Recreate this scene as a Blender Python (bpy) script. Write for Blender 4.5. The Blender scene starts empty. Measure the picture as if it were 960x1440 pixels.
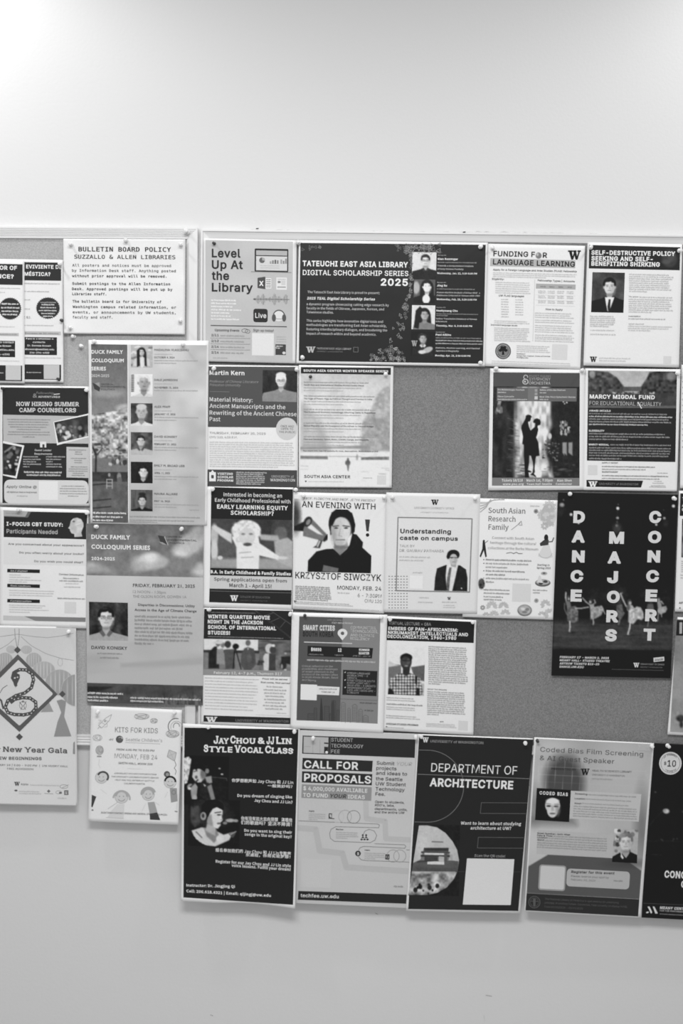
import bpy, math, random, os
import numpy as np
from mathutils import Matrix, Vector
from mathutils.geometry import tessellate_polygon

# ------------------------------------------------------------------ camera, world, lights, exposure
sc = bpy.context.scene
C = sc.collection
F_PX, YAW, PITCH, ROLL, DIST = 1600.0, 0.025859, -0.0832404, -0.015715, 2.64616
CAM_Z = 1.70
BASE_Y = -0.0180
SHEET_Y = -0.022                      # the plane the papers hang in; the wall face is y = 0

def rotm(yaw, pitch, roll):
    cy, sy = math.cos(yaw), math.sin(yaw); cp, sp = math.cos(pitch), math.sin(pitch); cr, sr = math.cos(roll), math.sin(roll)
    Rz = np.array([[cy, -sy, 0], [sy, cy, 0], [0, 0, 1]]); Rx = np.array([[1, 0, 0], [0, cp, -sp], [0, sp, cp]])
    Ry = np.array([[cr, 0, sr], [0, 1, 0], [-sr, 0, cr]])
    return Rz @ Rx @ Ry
RM = rotm(YAW, PITCH, ROLL)
CAM = np.array([0.0, SHEET_Y - DIST, CAM_Z])
cam = bpy.data.cameras.new('camera'); camo = bpy.data.objects.new('camera', cam); C.objects.link(camo)
m4 = Matrix.Identity(4)
for i in range(3):
    m4[i][0] = RM[i, 0]; m4[i][1] = RM[i, 2]; m4[i][2] = -RM[i, 1]; m4[i][3] = CAM[i]
camo.matrix_world = m4
cam.sensor_fit = 'HORIZONTAL'; cam.sensor_width = 24.0; cam.lens = F_PX / 960 * 24.0
cam.clip_start = 0.05
cam.dof.use_dof = True; cam.dof.focus_distance = DIST - 0.30; cam.dof.aperture_fstop = 2.8
sc.camera = camo

w = bpy.data.worlds.new('room_light'); sc.world = w; w.use_nodes = True
bg = w.node_tree.nodes['Background']; bg.inputs[0].default_value = (1, 1, 1, 1); bg.inputs[1].default_value = 0.45

def spot(x, y, z, power, angle, blend, tx, ty, tz, size=0.06):
    l = bpy.data.lights.new('downlight_lamp', 'SPOT'); l.energy = power; l.spot_size = math.radians(angle); l.spot_blend = blend
    l.shadow_soft_size = size
    o = bpy.data.objects.new('downlight_lamp', l); C.objects.link(o); o.location = (x, y, z)
    o.rotation_euler = (Vector((tx, ty, tz)) - Vector((x, y, z))).to_track_quat('-Z', 'Y').to_euler()
    return o
spot(-1.27, -0.44, 3.02, 28, 158, 0.5, -1.27, -0.36, 0.0)
spot(1.27, -0.44, 3.02, 26, 158, 0.5, 1.27, -0.36, 0.0)
# ceiling panel light of the corridor in front of the wall
al = bpy.data.lights.new('ceiling_panel_lamp', 'AREA'); al.shape = 'RECTANGLE'; al.size = 1.2; al.size_y = 0.6; al.energy = 52
ao = bpy.data.objects.new('ceiling_panel_lamp', al); C.objects.link(ao); ao.location = (-0.2, -1.95, 3.0)
sc.view_settings.view_transform = 'Standard'; sc.view_settings.look = 'None'; sc.view_settings.gamma = 1.0
sc.view_settings.use_curve_mapping = False; sc.view_settings.exposure = 0.0
sc.cycles.max_bounces = 6; sc.cycles.diffuse_bounces = 3; sc.cycles.glossy_bounces = 2; sc.cycles.transparent_max_bounces = 4

# ------------------------------------------------------------------ mapping: photograph pixel -> point on a plane parallel to the wall
def on_plane(px, y):
    """px: n x 2 (960 x 1440 frame), y: scalar or n. Points where the sight lines meet the plane(s)."""
    px = np.asarray(px, float)
    v = np.stack([px[:, 0] - 480, np.full(len(px), F_PX), -(px[:, 1] - 720)], 1) @ RM.T
    t = (np.asarray(y, float) - CAM[1]) / v[:, 1]
    return CAM + v * t[:, None]

def lin(g):
    g = np.clip(np.asarray(g, float) / 255.0, 0, 1)
    return np.where(g <= 0.04045, g / 12.92, ((g + 0.055) / 1.055) ** 2.4)
E_REF = 0.83
def albedo(g):
    return np.clip(lin(g) / E_REF - 0.007, 0.005, 0.89)

# ------------------------------------------------------------------ materials
def mat(name, base=(0.5,) * 3, rough=0.6, spec=0.3, metal=0.0, coat=0.0):
    m = bpy.data.materials.new(name); m.use_nodes = True
    b = m.node_tree.nodes['Principled BSDF']
    b.inputs['Base Color'].default_value = (*base, 1); b.inputs['Roughness'].default_value = rough
    b.inputs['Specular IOR Level'].default_value = spec; b.inputs['Metallic'].default_value = metal
    b.inputs['Coat Weight'].default_value = coat
    return m, m.node_tree, b
def noise_bump(nt, b, scale, strength, dist, detail=4, coord='Object', stretch=None):
    tc = nt.nodes.new('ShaderNodeTexCoord'); n = nt.nodes.new('ShaderNodeTexNoise'); n.inputs['Scale'].default_value = scale; n.inputs['Detail'].default_value = detail
    src = tc.outputs[coord]
    if stretch:
        mp = nt.nodes.new('ShaderNodeMapping'); mp.inputs['Scale'].default_value = stretch; nt.links.new(src, mp.inputs[0]); src = mp.outputs[0]
    nt.links.new(src, n.inputs['Vector'])
    bp = nt.nodes.new('ShaderNodeBump'); bp.inputs['Strength'].default_value = strength; bp.inputs['Distance'].default_value = dist
    nt.links.new(n.outputs['Fac'], bp.inputs['Height']); nt.links.new(bp.outputs[0], b.inputs['Normal'])
    return n
def mix_tone(nt, b, n, a, c, lo=0.3, hi=0.7):
    r = nt.nodes.new('ShaderNodeValToRGB'); r.color_ramp.elements[0].position = lo; r.color_ramp.elements[1].position = hi
    r.color_ramp.elements[0].color = (a, a, a, 1); r.color_ramp.elements[1].color = (c, c, c, 1)
    nt.links.new(n.outputs['Fac'], r.inputs[0]); nt.links.new(r.outputs[0], b.inputs['Base Color'])

M = {}
M['wall'], nt, b = mat('painted_wall', (0.78,) * 3, 0.75, 0.2)
noise_bump(nt, b, 140, 0.22, 0.0016, 5)
n2 = nt.nodes.new('ShaderNodeTexNoise'); n2.inputs['Scale'].default_value = 3.0; mix_tone(nt, b, n2, 0.765, 0.79)
M['floor'], nt, b = mat('floor_tile', (0.35,) * 3, 0.5, 0.4); n = noise_bump(nt, b, 60, 0.1, 0.001); mix_tone(nt, b, n, 0.32, 0.4)
M['ceiling'], nt, b = mat('ceiling_board', (0.75,) * 3, 0.9, 0.1); noise_bump(nt, b, 90, 0.3, 0.001)
for nm, a, c in (('cloth_dark', 0.175, 0.31), ('cloth_light', 0.38, 0.54)):
    M[nm], nt, b = mat('board_' + nm, (a,) * 3, 0.95, 0.05)
    n = noise_bump(nt, b, 430, 0.5, 0.0012, 3); mix_tone(nt, b, n, a, c)
M['alu'], nt, b = mat('aluminium_frame', (0.80,) * 3, 0.45, 0.4, 0.12); noise_bump(nt, b, 200, 0.03, 0.0005, 2, stretch=(1, 40, 40))
M['alu_bright'], nt, b = mat('aluminium_edge', (0.85,) * 3, 0.3, 0.5, 0.2); noise_bump(nt, b, 200, 0.03, 0.0005, 2)
M['caulk'], nt, b = mat('caulk', (0.55,) * 3, 0.8, 0.2); noise_bump(nt, b, 300, 0.4, 0.001)
M['pin_clear'], nt, b = mat('pin_clear_plastic', (0.9,) * 3, 0.16, 0.6, 0, 0.5)
b.inputs['Transmission Weight'].default_value = 0.12; noise_bump(nt, b, 80, 0.02, 0.0003)
M['pin_white'], nt, b = mat('pin_white_plastic', (0.86,) * 3, 0.25, 0.5, 0, 0.3); noise_bump(nt, b, 80, 0.02, 0.0003)
M['pin_dark'], nt, b = mat('pin_dark_plastic', (0.035,) * 3, 0.3, 0.5, 0, 0.3); noise_bump(nt, b, 80, 0.02, 0.0003)
M['steel'], nt, b = mat('pin_steel', (0.6,) * 3, 0.25, 0.5, 0.9); noise_bump(nt, b, 200, 0.02, 0.0003)
M['tape'], nt, b = mat('clear_tape', (0.8,) * 3, 0.2, 0.5); b.inputs['Alpha'].default_value = 0.35; noise_bump(nt, b, 90, 0.1, 0.0005)
def printed(name, rough, spec, bump, coat=0.0):
    m, nt, b = mat(name, (0.8,) * 3, rough, spec, 0, coat)
    at = nt.nodes.new('ShaderNodeAttribute'); at.attribute_name = 'tone'
    tc = nt.nodes.new('ShaderNodeTexCoord'); n = nt.nodes.new('ShaderNodeTexNoise'); n.inputs['Scale'].default_value = 420; n.inputs['Detail'].default_value = 2
    nt.links.new(tc.outputs['Object'], n.inputs['Vector'])
    mr = nt.nodes.new('ShaderNodeMapRange'); mr.inputs['To Min'].default_value = 0.93; mr.inputs['To Max'].default_value = 1.07
    nt.links.new(n.outputs['Fac'], mr.inputs['Value'])
    vm = nt.nodes.new('ShaderNodeVectorMath'); vm.operation = 'SCALE'
    nt.links.new(at.outputs['Color'], vm.inputs[0]); nt.links.new(mr.outputs[0], vm.inputs['Scale']); nt.links.new(vm.outputs[0], b.inputs['Base Color'])
    n3 = nt.nodes.new('ShaderNodeTexNoise'); n3.inputs['Scale'].default_value = 9; n3.inputs['Detail'].default_value = 2
    nt.links.new(tc.outputs['Object'], n3.inputs['Vector'])
    bp = nt.nodes.new('ShaderNodeBump'); bp.inputs['Strength'].default_value = bump; bp.inputs['Distance'].default_value = 0.01
    nt.links.new(n3.outputs['Fac'], bp.inputs['Height']); nt.links.new(bp.outputs[0], b.inputs['Normal'])
    return m
M['paper'] = printed('printed_paper', 0.42, 0.34, 0.14)
M['laminate'] = printed('laminated_print', 0.2, 0.5, 0.6, 0.35)

# ------------------------------------------------------------------ mesh helpers
def link(name, me, parent=None, **props):
    o = bpy.data.objects.new(name, me); C.objects.link(o)
    if parent is not None: o.parent = parent
    for k, v in props.items():
        if v: o[k] = v
    return o
def mesh(name, v, f, m, parent=None, smooth=False, **props):
    me = bpy.data.meshes.new(name); me.from_pydata([tuple(map(float, p)) for p in v], [], f); me.materials.append(m)
    if smooth: me.polygons.foreach_set('use_smooth', [True] * len(me.polygons))
    me.update(); return link(name, me, parent, **props)
def box(x0, x1, y0, y1, z0, z1):
    v = [(x, y, z) for x in (x0, x1) for y in (y0, y1) for z in (z0, z1)]
    return v, [(0, 1, 3, 2), (4, 6, 7, 5), (0, 4, 5, 1), (2, 3, 7, 6), (0, 2, 6, 4), (1, 5, 7, 3)]
def join(parts):
    V = []; F = []
    for v, f in parts:
        n = len(V); V += list(v); F += [tuple(i + n for i in q) for q in f]
    return V, F
def empty(name, loc, **props):
    o = bpy.data.objects.new(name, None); C.objects.link(o); o.location = loc; o.empty_display_size = 0.05
    for k, v in props.items(): o[k] = v
    return o

# ------------------------------------------------------------------ the setting
X0, X1, YB, ZC = -3.2, 3.2, -4.6, 3.05
v, f = box(X0, X1, 0, 0.12, 0, ZC); mesh('wall_back', v, f, M['wall'], kind='structure')
v, f = box(X0, X1, YB, 0.12, -0.1, 0); mesh('floor', v, f, M['floor'], kind='structure')
v, f = box(X0, X1, -0.012, 0, 0, 0.10); mesh('baseboard_back', v, f, M['ceiling'], kind='structure')

# ------------------------------------------------------------------ the two boards
def pt(x, y, depth): return on_plane([(x, y)], depth)[0]
def rail(name, a, b_, prof, m, parent, side, mitre0=True, mitre1=True):
    """a, b_: ends (x, z) of the rail's outer edge; prof: (inward, y) profile points; side: inward unit vector (x, z)."""
    a = np.array(a); b_ = np.array(b_); d = (b_ - a) / np.linalg.norm(b_ - a); s = np.array(side)
    V = []; n = len(prof)
    for end, e, sg, mi in ((0, a, 1, mitre0), (1, b_, -1, mitre1)):
        for q, y in prof:
            p = e + s * q + d * sg * (q if mi else 0)
            V.append((p[0], y, p[1]))
    F = [(i, (i + 1) % n, n + (i + 1) % n, n + i) for i in range(n)] + [tuple(range(n))[::-1], tuple(range(n, 2 * n))]
    return mesh(name, V, F, m, parent)
def board(x0, x1, z0, z1, tilt, cloth, profs, label, face):
    """tilt: rise of the top edge per metre."""
    root = empty('bulletin_board', ((x0 + x1) / 2, 0, z0), label=label, category='board')
    def P(x, z): return (x, z + tilt * (x - x0))
    o = np.array([(x0 + x1) / 2, 0, z0])
    A, B, D, E_ = P(x0, z1), P(x1, z1), P(x1, z0), P(x0, z0)
    kids = []
    kids.append(rail('frame_rail', A, B, profs['top'], M['alu'], root, (0, -1)))
    kids.append(rail('frame_rail', D, E_, profs['bottom'], M['alu'], root, (0, 1)))
    kids.append(rail('frame_rail', B, D, profs['side'], M['alu'], root, (-1, 0)))
    kids.append(rail('frame_rail', E_, A, profs['side'], M['alu'], root, (1, 0)))
    w_ = profs['w']
    nx, nz = 60, 60; V = []; F = []
    for j in range(nz + 1):
        for i in range(nx + 1):
            x = x0 + w_ * .5 + (x1 - x0 - w_) * i / nx; z = z0 + w_ * .5 + (z1 - z0 - w_) * j / nz
            V.append((x, face + 0.0004 * math.sin(x * 23) * math.cos(z * 17), z + tilt * (x - x0)))
    for j in range(nz):
        for i in range(nx):
            q = j * (nx + 1) + i; F.append((q, q + 1, q + nx + 2, q + nx + 1))
    kids.append(mesh('fabric_panel', V, F, M[cloth], root, True))
    # the backing board behind the fabric
    v, f = box(x0 + .004, x1 - .004, -0.006, -0.0005, z0 + .004, z1 - .004)
    v = [(p[0], p[1], p[2] + tilt * (p[0] - x0)) for p in v]
    kids.append(mesh('backing_board', v, f, M['alu'], root))
    for k in kids: k.matrix_parent_inverse = Matrix.Translation(-Vector(o))
    return root, P
def grooved(w_, yf, n=5):
    """rail profile: a flat outer lip, n shallow grooves, an inner lip that drops to the fabric."""
    p = [(0, -0.0005), (0, yf)]
    q0, q1 = 0.0035, w_ - 0.003
    p += [(q0, yf)]
    for k in range(n):
        a = q0 + (q1 - q0) * k / n; s = (q1 - q0) / n
        p += [(a + s * .2, yf + 0.0016), (a + s * .55, yf + 0.0016), (a + s * .8, yf - 0.0002), (a + s, yf - 0.0002)]
    p += [(w_, yf), (w_, -0.0005)]
    return p
FY = -0.0158
tl = pt(278, 320.3, FY); bl = pt(276.5, 1050.5, FY)
PL = dict(top=grooved(0.0255, FY), bottom=grooved(0.0255, FY, 3), side=[(0, -.0005), (0, FY + .001), (.001, FY), (.007, FY - .0005), (.020, FY - .0005), (.0245, FY + .001), (.0255, FY + .002), (.0255, -.0005)], w=0.0255)
lz = tl[2]
tiltL = (tl[2] - pt(0, 319, FY)[2]) / (tl[0] - pt(0, 319, FY)[0])
XL0 = tl[0] - 1.2192
left_board, _ = board(XL0, tl[0], bl[2] - tiltL * 1.2192, tl[2] - tiltL * 1.2192, tiltL, 'cloth_light', PL,
                      'bulletin board with pale fabric and a finely grooved aluminium frame', -0.0125)
a = pt(282.3, 322.2, FY); b_ = pt(960, 330.5, FY); tiltR = (b_[2] - a[2]) / (b_[0] - a[0])
rp = [(0, -.0005), (0, FY - .001), (.001, FY - .002), (.0045, FY - .002), (.006, FY + .0005), (.0205, FY + .0025), (.0215, FY + .004), (.0215, -.0005)]
PR = dict(top=rp, bottom=rp, side=rp, w=0.0215)
zb = a[2] - (tl[2] - bl[2]) + 0.004
right_board, _ = board(a[0], a[0] + 1.8288, zb, a[2], tiltR, 'cloth_dark', PR,
                       'wide bulletin board with mid grey fabric and a plain bright-edged aluminium frame', -0.0125)
# ragged bead of old caulk and paint on top of the wide board's frame
rng = random.Random(5); V = []; F = []; N = 170
for i in range(N + 1):
    t = i / N; x = a[0] + 0.11 + 1.16 * t; z = a[2] + tiltR * (x - a[0]); h = 0.0012 + 0.0028 * rng.random() ** 3 + (0.003 if 0.38 < t < 0.62 else 0) * rng.random()
    dpt = 0.004 + 0.004 * rng.random()
    V += [(x, -0.0003, z - .0003), (x, -0.0003, z + h), (x, -dpt, z + h * .6), (x, -dpt - .002, z - .0003)]
for i in range(N):
    for k in range(4): F.append((i * 4 + k, i * 4 + (k + 1) % 4, i * 4 + 4 + (k + 1) % 4, i * 4 + 4 + k))
F += [(3, 2, 1, 0), tuple(N * 4 + k for k in range(4))]
mesh('caulk_bead', V, F, M['caulk'], right_board).matrix_parent_inverse = right_board.matrix_basis.inverted()

# dark chips on top of the frame, and small scuffs low on the wall
M['chip'], nt, b = mat('dark_chip', (0.06,) * 3, 0.7, 0.3); noise_bump(nt, b, 400, 0.3, 0.0005)
M['scuff'], nt, b = mat('scuff', (0.36,) * 3, 0.9, 0.1); noise_bump(nt, b, 400, 0.3, 0.0005)
for x, y in ((361.7, 321.6), (652.5, 326.4)):
    q = pt(x, y, FY - .002); v, f = box(q[0] - .0028, q[0] + .0028, q[1] - .0012, q[1] + .001, q[2] - .0010, q[2] + .0012); v = [(p[0] + (p[2] - q[2]) * .8, p[1], p[2]) for p in v]
    mesh('paint_chip', v, f, M['chip'], right_board).matrix_parent_inverse = right_board.matrix_basis.inverted()
for (x0, y0), (x1, y1) in (((683, 1399.5), (691, 1401)), ((680.5, 1428), (681.2, 1437)), ((296, 1427), (299, 1428.5)), ((528, 1284), (531, 1286))):
    A_, B_ = pt(x0, y0, 0), pt(x1, y1, 0); v = [(A_[0] - .0008, -.0004, A_[2] - .0006), (B_[0] + .0008, -.0004, B_[2] - .0006), (B_[0] + .0005, -.0004, B_[2] + .0007), (A_[0] - .0005, -.0004, A_[2] + .0007)]
    mesh('scuff_mark', v + [(p[0], .0004, p[2]) for p in v], [(0, 1, 2, 3), (4, 7, 6, 5), (0, 4, 5, 1), (1, 5, 6, 2), (2, 6, 7, 3), (3, 7, 4, 0)], M['scuff'], bpy.data.objects['wall_back'])

# ------------------------------------------------------------------ fonts: glyph outlines -> triangles
FDIR = bpy.utils.system_resource('DATAFILES', path='fonts')
FONTS = {'B': None, 'I': 'Inter.woff2', 'M': 'DejaVuSansMono.woff2', 'C': 'Noto Sans CJK Regular.woff2'}
CHARS = {k: ''.join(chr(c) for c in range(33, 127)) + 'éÉ–•' for k in FONTS}
CHARS['C'] += '没你梦想歌声如和一般美妙吗有远大志向用原调演唱他们的曲坚决不降报名参加我音乐课程将实现，？！专'
GL = {}
def load_font(key):
    cu = bpy.data.curves.new('glyphs', 'FONT'); chars = ' ' + CHARS[key]
    if FONTS[key]:
        try: cu.font = bpy.data.fonts.load(os.path.join(FDIR, FONTS[key]))
        except Exception: pass
    cu.body = '\n'.join(c + '|' for c in chars); cu.fill_mode = 'NONE'; cu.resolution_u = 2; cu.space_line = 3.0; cu.size = 1.0
    o = bpy.data.objects.new('glyphs', cu); C.objects.link(o)
    me = o.evaluated_get(bpy.context.evaluated_depsgraph_get()).to_mesh()
    n = len(me.vertices); co = np.empty(n * 3); me.vertices.foreach_get('co', co); co = co.reshape(-1, 3)[:, :2]
    ed = np.empty(len(me.edges) * 2, int); me.edges.foreach_get('vertices', ed); ed = ed.reshape(-1, 2)
    nb = [[] for _ in range(n)]
    for i, j in ed: nb[i].append(j); nb[j].append(i)
    seen = np.zeros(n, bool); conts = []
    for s in range(n):
        if seen[s] or not nb[s]: continue
        loop = [s]; seen[s] = True; cur = s
        while True:
            nx = [k for k in nb[cur] if not seen[k]]
            if not nx: break
            if len(loop) == 1 and s + 1 in nx: nx = [s + 1]
            cur = nx[0]; seen[cur] = True; loop.append(cur)
        conts.append(co[loop])
    o.to_mesh_clear() if hasattr(o, 'to_mesh_clear') else None
    bpy.data.objects.remove(o)
    # lines: the bars at each line's end tell baseline spacing
    y0 = conts[0]; wb, hb, yc0 = np.ptp(y0[:, 0]), np.ptp(y0[:, 1]), (y0[:, 1].max() + y0[:, 1].min()) / 2
    mid = np.array([(c[:, 1].max() + c[:, 1].min()) / 2 for c in conts])
    bars = [m for c, m in zip(conts, mid) if abs(np.ptp(c[:, 0]) - wb) < .004 and abs(np.ptp(c[:, 1]) - hb) < .004]
    LD = (yc0 - min(bars)) / (len(chars) - 1)
    lines = [[] for _ in chars]
    for c, m in zip(conts, mid):
        k = min(max(int(round((yc0 - m) / LD)), 0), len(chars) - 1)
        lines[k].append(c + np.array([0, k * LD]))
    bar = lines[0][0]; G = {}
    # width of a blank is the bar's x on line 0 less the bar's own bearing (from line '|')
    bi = chars.index('|'); b0 = min(lines[bi], key=lambda c: c[:, 0].min())[:, 0].min()
    for k, ch in enumerate(chars):
        L = sorted(lines[k], key=lambda c: c[:, 0].min())
        if not L: continue
        adv = L[-1][:, 0].min() - b0
        G[ch] = (L[:-1], adv)
    hs = G['H'][0][0]; sgn = np.sign(area(hs)); cap = max(c[:, 1].max() for c in G['H'][0])
    GL[key] = (G, sgn, cap, max(c[:, 1].max() for c in G['x'][0]))
def area(c):
    x, y = c[:, 0], c[:, 1]; return 0.5 * np.sum(x * np.roll(y, -1) - np.roll(x, -1) * y)
def inside(p, c):
    x, y = c[:, 0], c[:, 1]; x2, y2 = np.roll(x, -1), np.roll(y, -1)
    cond = (y > p[1]) != (y2 > p[1]); yy = np.where(y2 == y, 1e-9, y2 - y)
    return bool(np.sum(cond & (p[0] < (x2 - x) * (p[1] - y) / yy + x)) % 2)
def fatten(c, w_, sgn):
    if abs(w_) < 1e-6: return c
    keep = np.linalg.norm(c - np.roll(c, 1, 0), axis=1) > 1e-5; c = c[keep]
    if len(c) < 3: return c
    d = np.roll(c, -1, 0) - c; d /= np.linalg.norm(d, axis=1)[:, None] + 1e-12
    nrm = np.stack([d[:, 1], -d[:, 0]], 1) * sgn; n0 = np.roll(nrm, 1, 0); s = nrm + n0; l = np.linalg.norm(s, axis=1)[:, None]
    s = s / np.maximum(l, 1e-6); k = 1 / np.maximum(np.sum(s * nrm, 1), 0.55)
    return c + s * (w_ * k)[:, None]
GC = {}
def glyph(font, ch, bold, serif):
    key = (font, ch, bold, serif)
    if key in GC: return GC[key]
    if font not in GL: load_font(font)
    G, sgn, cap, xh = GL[font]
    if ch not in G:
        GC[key] = (np.zeros((0, 3)), np.zeros((0, 3), int), 0.3); return GC[key]
    conts, adv = G[ch]; conts = [c for c in conts]
    extra = []
    if serif:
        for c in conts:
            for p, q in zip(c, np.roll(c, -1, 0)):
                ln = abs(p[0] - q[0])
                if abs(p[1] - q[1]) < 0.004 and 0.05 * cap / .727 < ln < 0.16 * cap / .727:
                    for lv, up in ((0, 1), (cap, -1), (xh, -1)):
                        if abs(p[1] - lv) < 0.012 and (ch.isupper() or ch.islower()):
                            a0, a1 = min(p[0], q[0]) - serif, max(p[0], q[0]) + serif
                            t0, t1 = sorted((p[1], p[1] + up * 0.055 * cap / .727))
                            r = np.array([(a0, t0), (a1, t0), (a1, t1), (a0, t1)]); extra.append(r if sgn > 0 else r[::-1])
    allc = conts + extra
    conts = [fatten(c, min(bold, 0), sgn) for c in allc]
    conts = [c for c in conts if len(c) > 2]
    outs = [c for c in conts if np.sign(area(c)) == sgn]; holes = [c for c in conts if np.sign(area(c)) != sgn]
    V = []; T = []; n = 0
    grp = [[o_] for o_ in outs]
    for h in holes:
        cand = [g for g in grp if inside(h[0], g[0])]
        if cand: min(cand, key=lambda g: abs(area(g[0]))).append(h)
    for g in grp:
        tri = tessellate_polygon([[Vector((p[0], p[1], 0)) for p in c] for c in g])
        pts = np.concatenate(g); V.append(np.c_[pts, np.zeros(len(pts))]); T += [(a_ + n, b2 + n, c2 + n) for a_, b2, c2 in tri]; n += len(pts)
    if bold > 0:      # heavier weight: a stroke along every outline
        for c in conts:
            c = c[np.linalg.norm(c - np.roll(c, 1, 0), axis=1) > 1e-5]
            if len(c) < 3: continue
            q = np.roll(c, -1, 0); d = q - c; l = np.linalg.norm(d, axis=1)[:, None]; d = d / l; nr = np.stack([-d[:, 1], d[:, 0]], 1) * bold
            d0 = np.roll(d, 1, 0); turn = np.abs(np.arctan2(d0[:, 0] * d[:, 1] - d0[:, 1] * d[:, 0], (d0 * d).sum(1))); ext = np.minimum(np.tan(np.minimum(turn, 2.6) / 2), 1.1) * bold
            e0 = ext[:, None]; e1 = np.roll(ext, -1)[:, None]; a_, b2 = c - d * e0, q + d * e1
            Q = np.stack([a_ + nr, a_ - nr, b2 - nr, b2 + nr], 1).reshape(-1, 2); k = np.arange(len(c)) * 4 + n
            V.append(np.c_[Q, np.repeat(.12 + .36 * ((np.arange(len(c)) * .618) % 1), 4)]); T += list(map(tuple, np.concatenate([np.stack([k, k + 1, k + 2], 1), np.stack([k, k + 2, k + 3], 1)]))); n += len(Q)
    GC[key] = (np.concatenate(V) if V else np.zeros((0, 3)), np.array(T, int).reshape(-1, 3), adv + bold * (1.6 if bold > 0 else 0))
    return GC[key]
def eff(b): return b if b < .03 else .03 + (b - .03) * .64
def text_mesh(s, font, bold, italic, serif, track):
    if font not in GL: load_font(font)
    k_ = GL[font][2] / .727; bold, serif, track = eff(bold) * k_, (abs(serif) if serif else 0) * k_, track * k_
    V = []; T = []; x = 0; n = 0
    for ch in s:
        v, t, adv = glyph(font, ch, bold, serif)
        if len(v):
            V.append(v + [x, 0, 0]); T.append(t + n); n += len(v)
        x += adv + track
    if not V: return np.zeros((0, 3)), np.zeros((0, 3), int), 1
    V = np.concatenate(V); V = V.copy()
    if italic: V[:, 0] += V[:, 1] * italic
    x0 = V[:, 0].min(); V[:, 0] -= x0
    return V, np.concatenate(T), V[:, 0].max()

# ------------------------------------------------------------------ posters
def refine(V, T, tone, L):
    """split long triangles so that flat print can follow a bent sheet"""
    for _ in range(12):
        p = V[T]; e = np.linalg.norm(p - np.roll(p, -1, 1), axis=2); k = e.argmax(1); big = e.max(1) > L
        if not big.any(): break
        Tb = T[big]; kb = k[big]; r = np.arange(len(Tb)); i, j, o_ = Tb[r, kb], Tb[r, (kb + 1) % 3], Tb[r, (kb + 2) % 3]
        n = len(V); V = np.concatenate([V, (V[i] + V[j]) / 2]); tone = np.concatenate([tone, (tone[i] + tone[j]) / 2]); m = n + r
        T = np.concatenate([T[~big], np.stack([i, m, o_], 1), np.stack([m, j, o_], 1)])
    return V, T, tone
def seg_dist(X, Y, pts):
    d = np.full(X.shape, 1e9); ins = np.zeros(X.shape, bool); n = len(pts)
    for k in range(n):
        x1, y1 = pts[k]; x2, y2 = pts[(k + 1) % n]; dx, dy = x2 - x1, y2 - y1
        t = np.clip(((X - x1) * dx + (Y - y1) * dy) / (dx * dx + dy * dy + 1e-9), 0, 1)
        d = np.minimum(d, np.hypot(X - x1 - t * dx, Y - y1 - t * dy))
        if y1 != y2: ins ^= ((y1 > Y) != (y2 > Y)) & (X < dx * (Y - y1) / (y2 - y1) + x1)
    return np.where(ins, -d, d)
def vnoise(X, Y, s, seed):
    r = np.random.RandomState(seed); g = r.rand(64, 64); x = X / s + 1000; y = Y / s + 1000; i = np.floor(x).astype(int); j = np.floor(y).astype(int); fx = x - i; fy = y - j
    fx = fx * fx * (3 - 2 * fx); fy = fy * fy * (3 - 2 * fy); a_ = g[j % 64, i % 64]; b2 = g[j % 64, (i + 1) % 64]; c2 = g[(j + 1) % 64, i % 64]; d2 = g[(j + 1) % 64, (i + 1) % 64]
    return (a_ * (1 - fx) + b2 * fx) * (1 - fy) + (c2 * (1 - fx) + d2 * fx) * fy
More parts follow.
